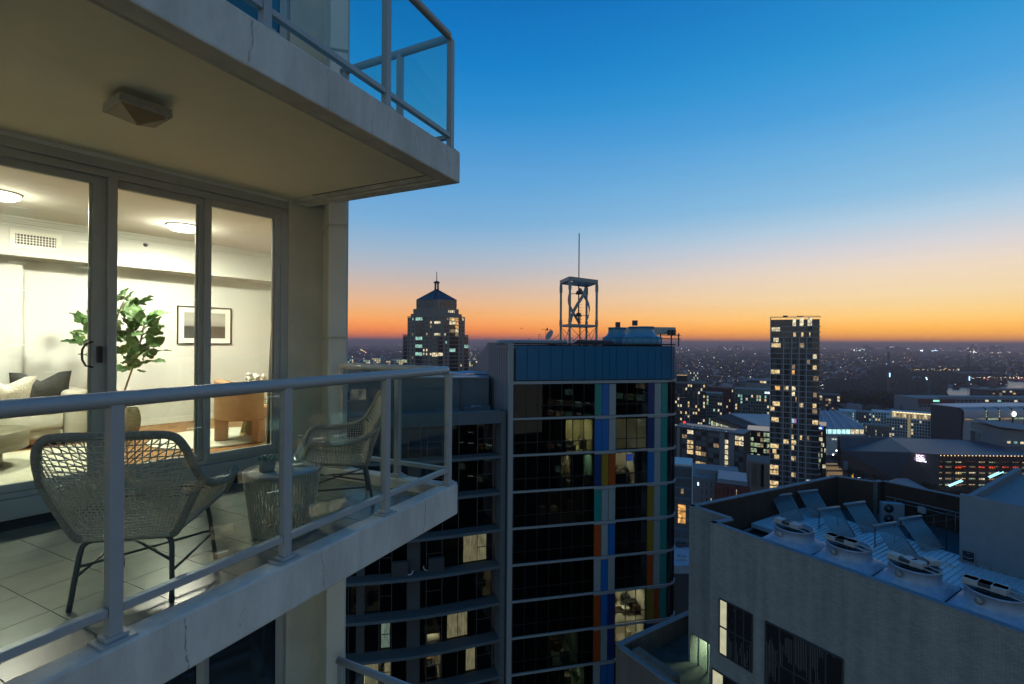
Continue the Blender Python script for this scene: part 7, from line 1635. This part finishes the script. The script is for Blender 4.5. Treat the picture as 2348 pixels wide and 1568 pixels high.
# bright cluster lines: stadium lights, marina
for (x0, x1, y, n, m, s) in ((1955, 1985, 802, 9, 2, 2.2), (2105, 2148, 803.5, 9, 2, 2.4), (2222, 2244, 806.5, 12, 0, 1.6), (2255, 2320, 808, 12, 1, 1.2), (1955, 2060, 877, 26, 0, 1.0), (1880, 1935, 884, 14, 3, 1.1), (2220, 2347, 866, 40, 1, 1.1), (2250, 2347, 869, 30, 4, .8), (930, 2347, 800, 60, 0, .9), (2080, 2200, 847, 30, 1, .9), (795, 925, 826, 60, 0, 1.1), (795, 925, 833, 70, 3, 1.1), (795, 925, 829, 50, 1, 1.0)):
    for _ in range(n):
        x = rs.uniform(x0, x1); yy = y+rs.gauss(0, 1.2); d_ = F0*92/(yy-784); p = P(x, yy, d_); r = d_*.00042*s*rs.uniform(.5, 1.3); lg.mi = m if rs.random() < .75 else 0
        c = p; lg.add([c+Vector((-r, 0, 0)), c+Vector((0, -r, 0)), c+Vector((r, 0, 0)), c+Vector((0, r, 0)), c+Vector((0, 0, r)), c+Vector((0, 0, -r))], [(0, 1, 4), (1, 2, 4), (2, 3, 4), (3, 0, 4), (1, 0, 5), (2, 1, 5), (3, 2, 5), (0, 3, 5)])
for _ in range(26):       # lamp rows along suburban streets
    p, d_, x = pick(750, 5200); a = rs.choice((.25, .35, 1.75, 1.9, 1.0)); L_ = rs.uniform(300, 1400); dr_ = Vector((math.cos(a), math.sin(a), 0)); lg.mi = rs.choice((1, 1, 0, 5, 5))
    for k in range(int(L_/rs.uniform(35, 60))):
        c = p+dr_*(k*48)+Vector((0, 0, 10)); dd = c.y
        if dd < 650 or blocked(1173.5+F0*c.x/dd, dd): continue
        r = dd*.0003; lg.add([c+Vector((-r, 0, 0)), c+Vector((0, -r, 0)), c+Vector((r, 0, 0)), c+Vector((0, r, 0)), c+Vector((0, 0, r)), c+Vector((0, 0, -r))], [(0, 1, 4), (1, 2, 4), (2, 3, 4), (3, 0, 4), (1, 0, 5), (2, 1, 5), (3, 2, 5), (0, 3, 5)])
lg.build('city_lights', LM, kind='stuff')
# mid city left, seen between the pilaster and the spired tower
for i, (x0, x1, y, d_, n, lit) in enumerate(((796, 812, 822, 900, 6, .5), (815, 829, 830, 850, 4, .4), (832, 850, 824, 950, 5, .4), (852, 874, 820, 1000, 5, .6), (878, 884, 818, 1050, 6, .3), (884, 902, 826, 900, 3, .6), (903, 925, 823, 980, 4, .5), (1076, 1083, 806, 1900, 8, .5), (1084, 1092, 812, 1600, 7, .4), (1074, 1096, 826, 900, 3, .3))):
    adj = ('teal-lit', 'low pale-lit', 'grey', 'brightly lit', 'slender', 'wide low', 'cream-lit', 'slim distant', 'small distant', 'low dark')[i]
    block('city_block', adj+(' block between the pilaster and the spired tower' if x0 < 1000 else ' block right of the spired tower'), 'building', x0, d_, x1, d_, y, 20, mGyF, n, 3.4, max(3, int((x1-x0)*d_/F0/4)), lit, gap=1.2, rnd=70+i, lits=(LP, LC, LG, LW))
# distant high-rise clusters on the horizon
mFar = mat('distant_tower', (.10, .095, .11), .8)
for i, (x, w, y, d_) in enumerate(((1652, 4, 794, 7000), (1660, 3, 796, 7000), (1691, 5, 793.5, 7000), (1697, 4, 795, 7000), (1703, 3, 796, 7000), (1988, 9.5, 792, 6500), (2000, 6, 796.5, 6500), (2043.5, 12.5, 794.5, 6500), (2060.5, 9, 796, 6500), (2070, 6, 798.5, 6500), (2081.5, 7, 798.5, 6500), (2202.5, 5.5, 797, 7500), (2228, 4, 796.5, 7500), (2235.5, 6.5, 790, 7500), (2260, 7.5, 796.5, 7500), (2277.5, 4.5, 792.5, 7500), (2284, 5, 791.5, 7500), (2289, 3.5, 796, 7500), (2298, 7, 794.5, 7500))):
    f = Face(x-w/2, d_, x+w/2, d_); zt = f.z(x, y); ci = i if x < 1750 else (i-5 if x < 2150 else i-11); lab = ('first', 'second', 'third', 'fourth', 'fifth', 'sixth', 'seventh', 'eighth')[ci]+' from the left: '+('tiny distant high-rise on the horizon left of the slim tower' if x < 1750 else 'distant high-rise in the middle skyline cluster' if x < 2150 else 'distant high-rise in the right skyline cluster')
    t = body(f, 60, zt, mFar, 'distant_high_rise', lab, 'high-rise', group='skyline cluster '+('left' if x < 1750 else 'middle' if x < 2150 else 'right'))
    f.slab(t, (f.B-f.A).length*.2, (f.B-f.A).length*.7, zt, zt+9, mFar, -40, -10, 'plant_room')
    if i % 3 == 1: f.win(t, 2, (f.B-f.A).length-2, zt-9, zt-3, emi('roof_sign_glow', (1, .9, .8), 1.6), 1, 'roof_sign', 3)
# hills on the horizon
def hills(name, d_, y0, amp, seed, x0=300, x1=2800):
    rh = random.Random(seed); ph_ = [rh.uniform(0, 9) for _ in range(6)]; mb = MB(); n = 160; vs = []
    for i in range(n+1):
        x = x0+(x1-x0)*i/n; yy = y0(x)-amp*sum(math.sin(x*(.006*(k+1)**1.35)+ph_[k])/(k+1) for k in range(6)); p = P(x, 784, d_); zt = (784-yy)/F0*d_-0
        vs += [Vector((p.x, p.y-600, GZ)), Vector((p.x, p.y, max(zt, GZ+2))), Vector((p.x, p.y+4000, GZ))]
    mb.add(vs, [(3*i+k, 3*i+3+k, 3*i+4+k, 3*i+1+k) for i in range(n) for k in range(2)]); mb.build(name, mat('hill_bush', (.02, .022, .025), .95), kind='structure')
hills('hills', 26000, lambda x: 781.5 if x < 1500 else 784.5+(x-1500)*.004, 1.2, 4)
hills('hills', 17000, lambda x: 787, .7, 8)
# air
hz = MB(); hz.prism([(-29000, -390), (39000, -390), (39000, 31500), (-29000, 31500)], GZ-2.5, 75)
hm = bpy.data.materials.new('evening_haze'); hm.use_nodes = True; t_ = hm.node_tree; t_.nodes.remove(t_.nodes['Principled BSDF']); pv_ = t_.nodes.new('ShaderNodeVolumePrincipled')
pv_.inputs['Color'].default_value = (1, .66, .60, 1); pv_.inputs['Density'].default_value = 1.5e-4; pv_.inputs['Anisotropy'].default_value = .4; t_.links.new(pv_.outputs[0], t_.nodes['Material Output'].inputs['Volume'])
hz.build('haze', hm, kind='stuff')

# a far aircraft
ap = P(1195, 753, 3000); t = thing('aircraft', 'tiny aircraft silhouette low in the orange sky', 'aircraft', ap); mb = MB(); mb.tube([ap+Vector((-9, 0, 0)), ap+Vector((-6, 0, .3)), ap+Vector((8, 0, .3)), ap+Vector((10, 0, .2))], [.6, 1.4, 1.4, .3], 8); mb.build('fuselage', mSil, t)
MB().prism([(ap.x-1, ap.y-10), (ap.x+2, ap.y-10), (ap.x+3, ap.y), (ap.x+2, ap.y+10), (ap.x-1, ap.y+10), (ap.x-3, ap.y)], ap.z, ap.z+.4).build('wing', mSil, t); MB().box(ap+Vector((-8, 0, 2)), (2.2, .3, 3.2)).build('tail_fin', mSil, t)
# ================================================================ office towers across the street behind the photographer (seen only as reflections in the glass)
mTwr = mat('opposite_tower_skin', (.03, .034, .038), .35); mSt2 = emi('office_strip_light', (.9, 1, .9), 3.2)
for nm, (cx_, cy_, ang, w_, top) in (('office_tower', (72, 22, 95, 34, 26)), ('office_tower', (66, -38, 118, 40, 40))):
    c = Vector((cx_, cy_, GZ)); lab = 'tall dark office tower with rows of strip lights '+('beyond the right of the balcony' if cy_ > 0 else 'across the street behind the camera')
    t = thing(nm, lab, 'office tower', c); n = Vector((-math.sin(R(ang)), -math.cos(R(ang)), 0)); d_ = Vector((-n.y, n.x, 0)); rz = math.atan2(d_.y, d_.x)
    MB().box((cx_-n.x*8, cy_-n.y*8, (GZ+top)/2), (w_, 16, top-GZ), rz).build('wall', mTwr, t); rr = random.Random(int(cx_))
    for k in range(24):
        z = top-4-3.4*k
        for i in range(int(w_/3.2)):
            if rr.random() < .42: inst('window', ubox(rr.choice((LP, LC, LD, LG))), t, c+d_*(-w_/2+1.6+3.2*i)+n*.05+Vector((0, 0, z-GZ)), rz, (2.6, .12, 1.7))
            if rr.random() < .25: inst('strip_light', ubox(mSt2), t, c+d_*(-w_/2+1.6+3.2*i)+n*.16+Vector((0, 0, z+.6-GZ)), rz, (1.6, .06, .12))
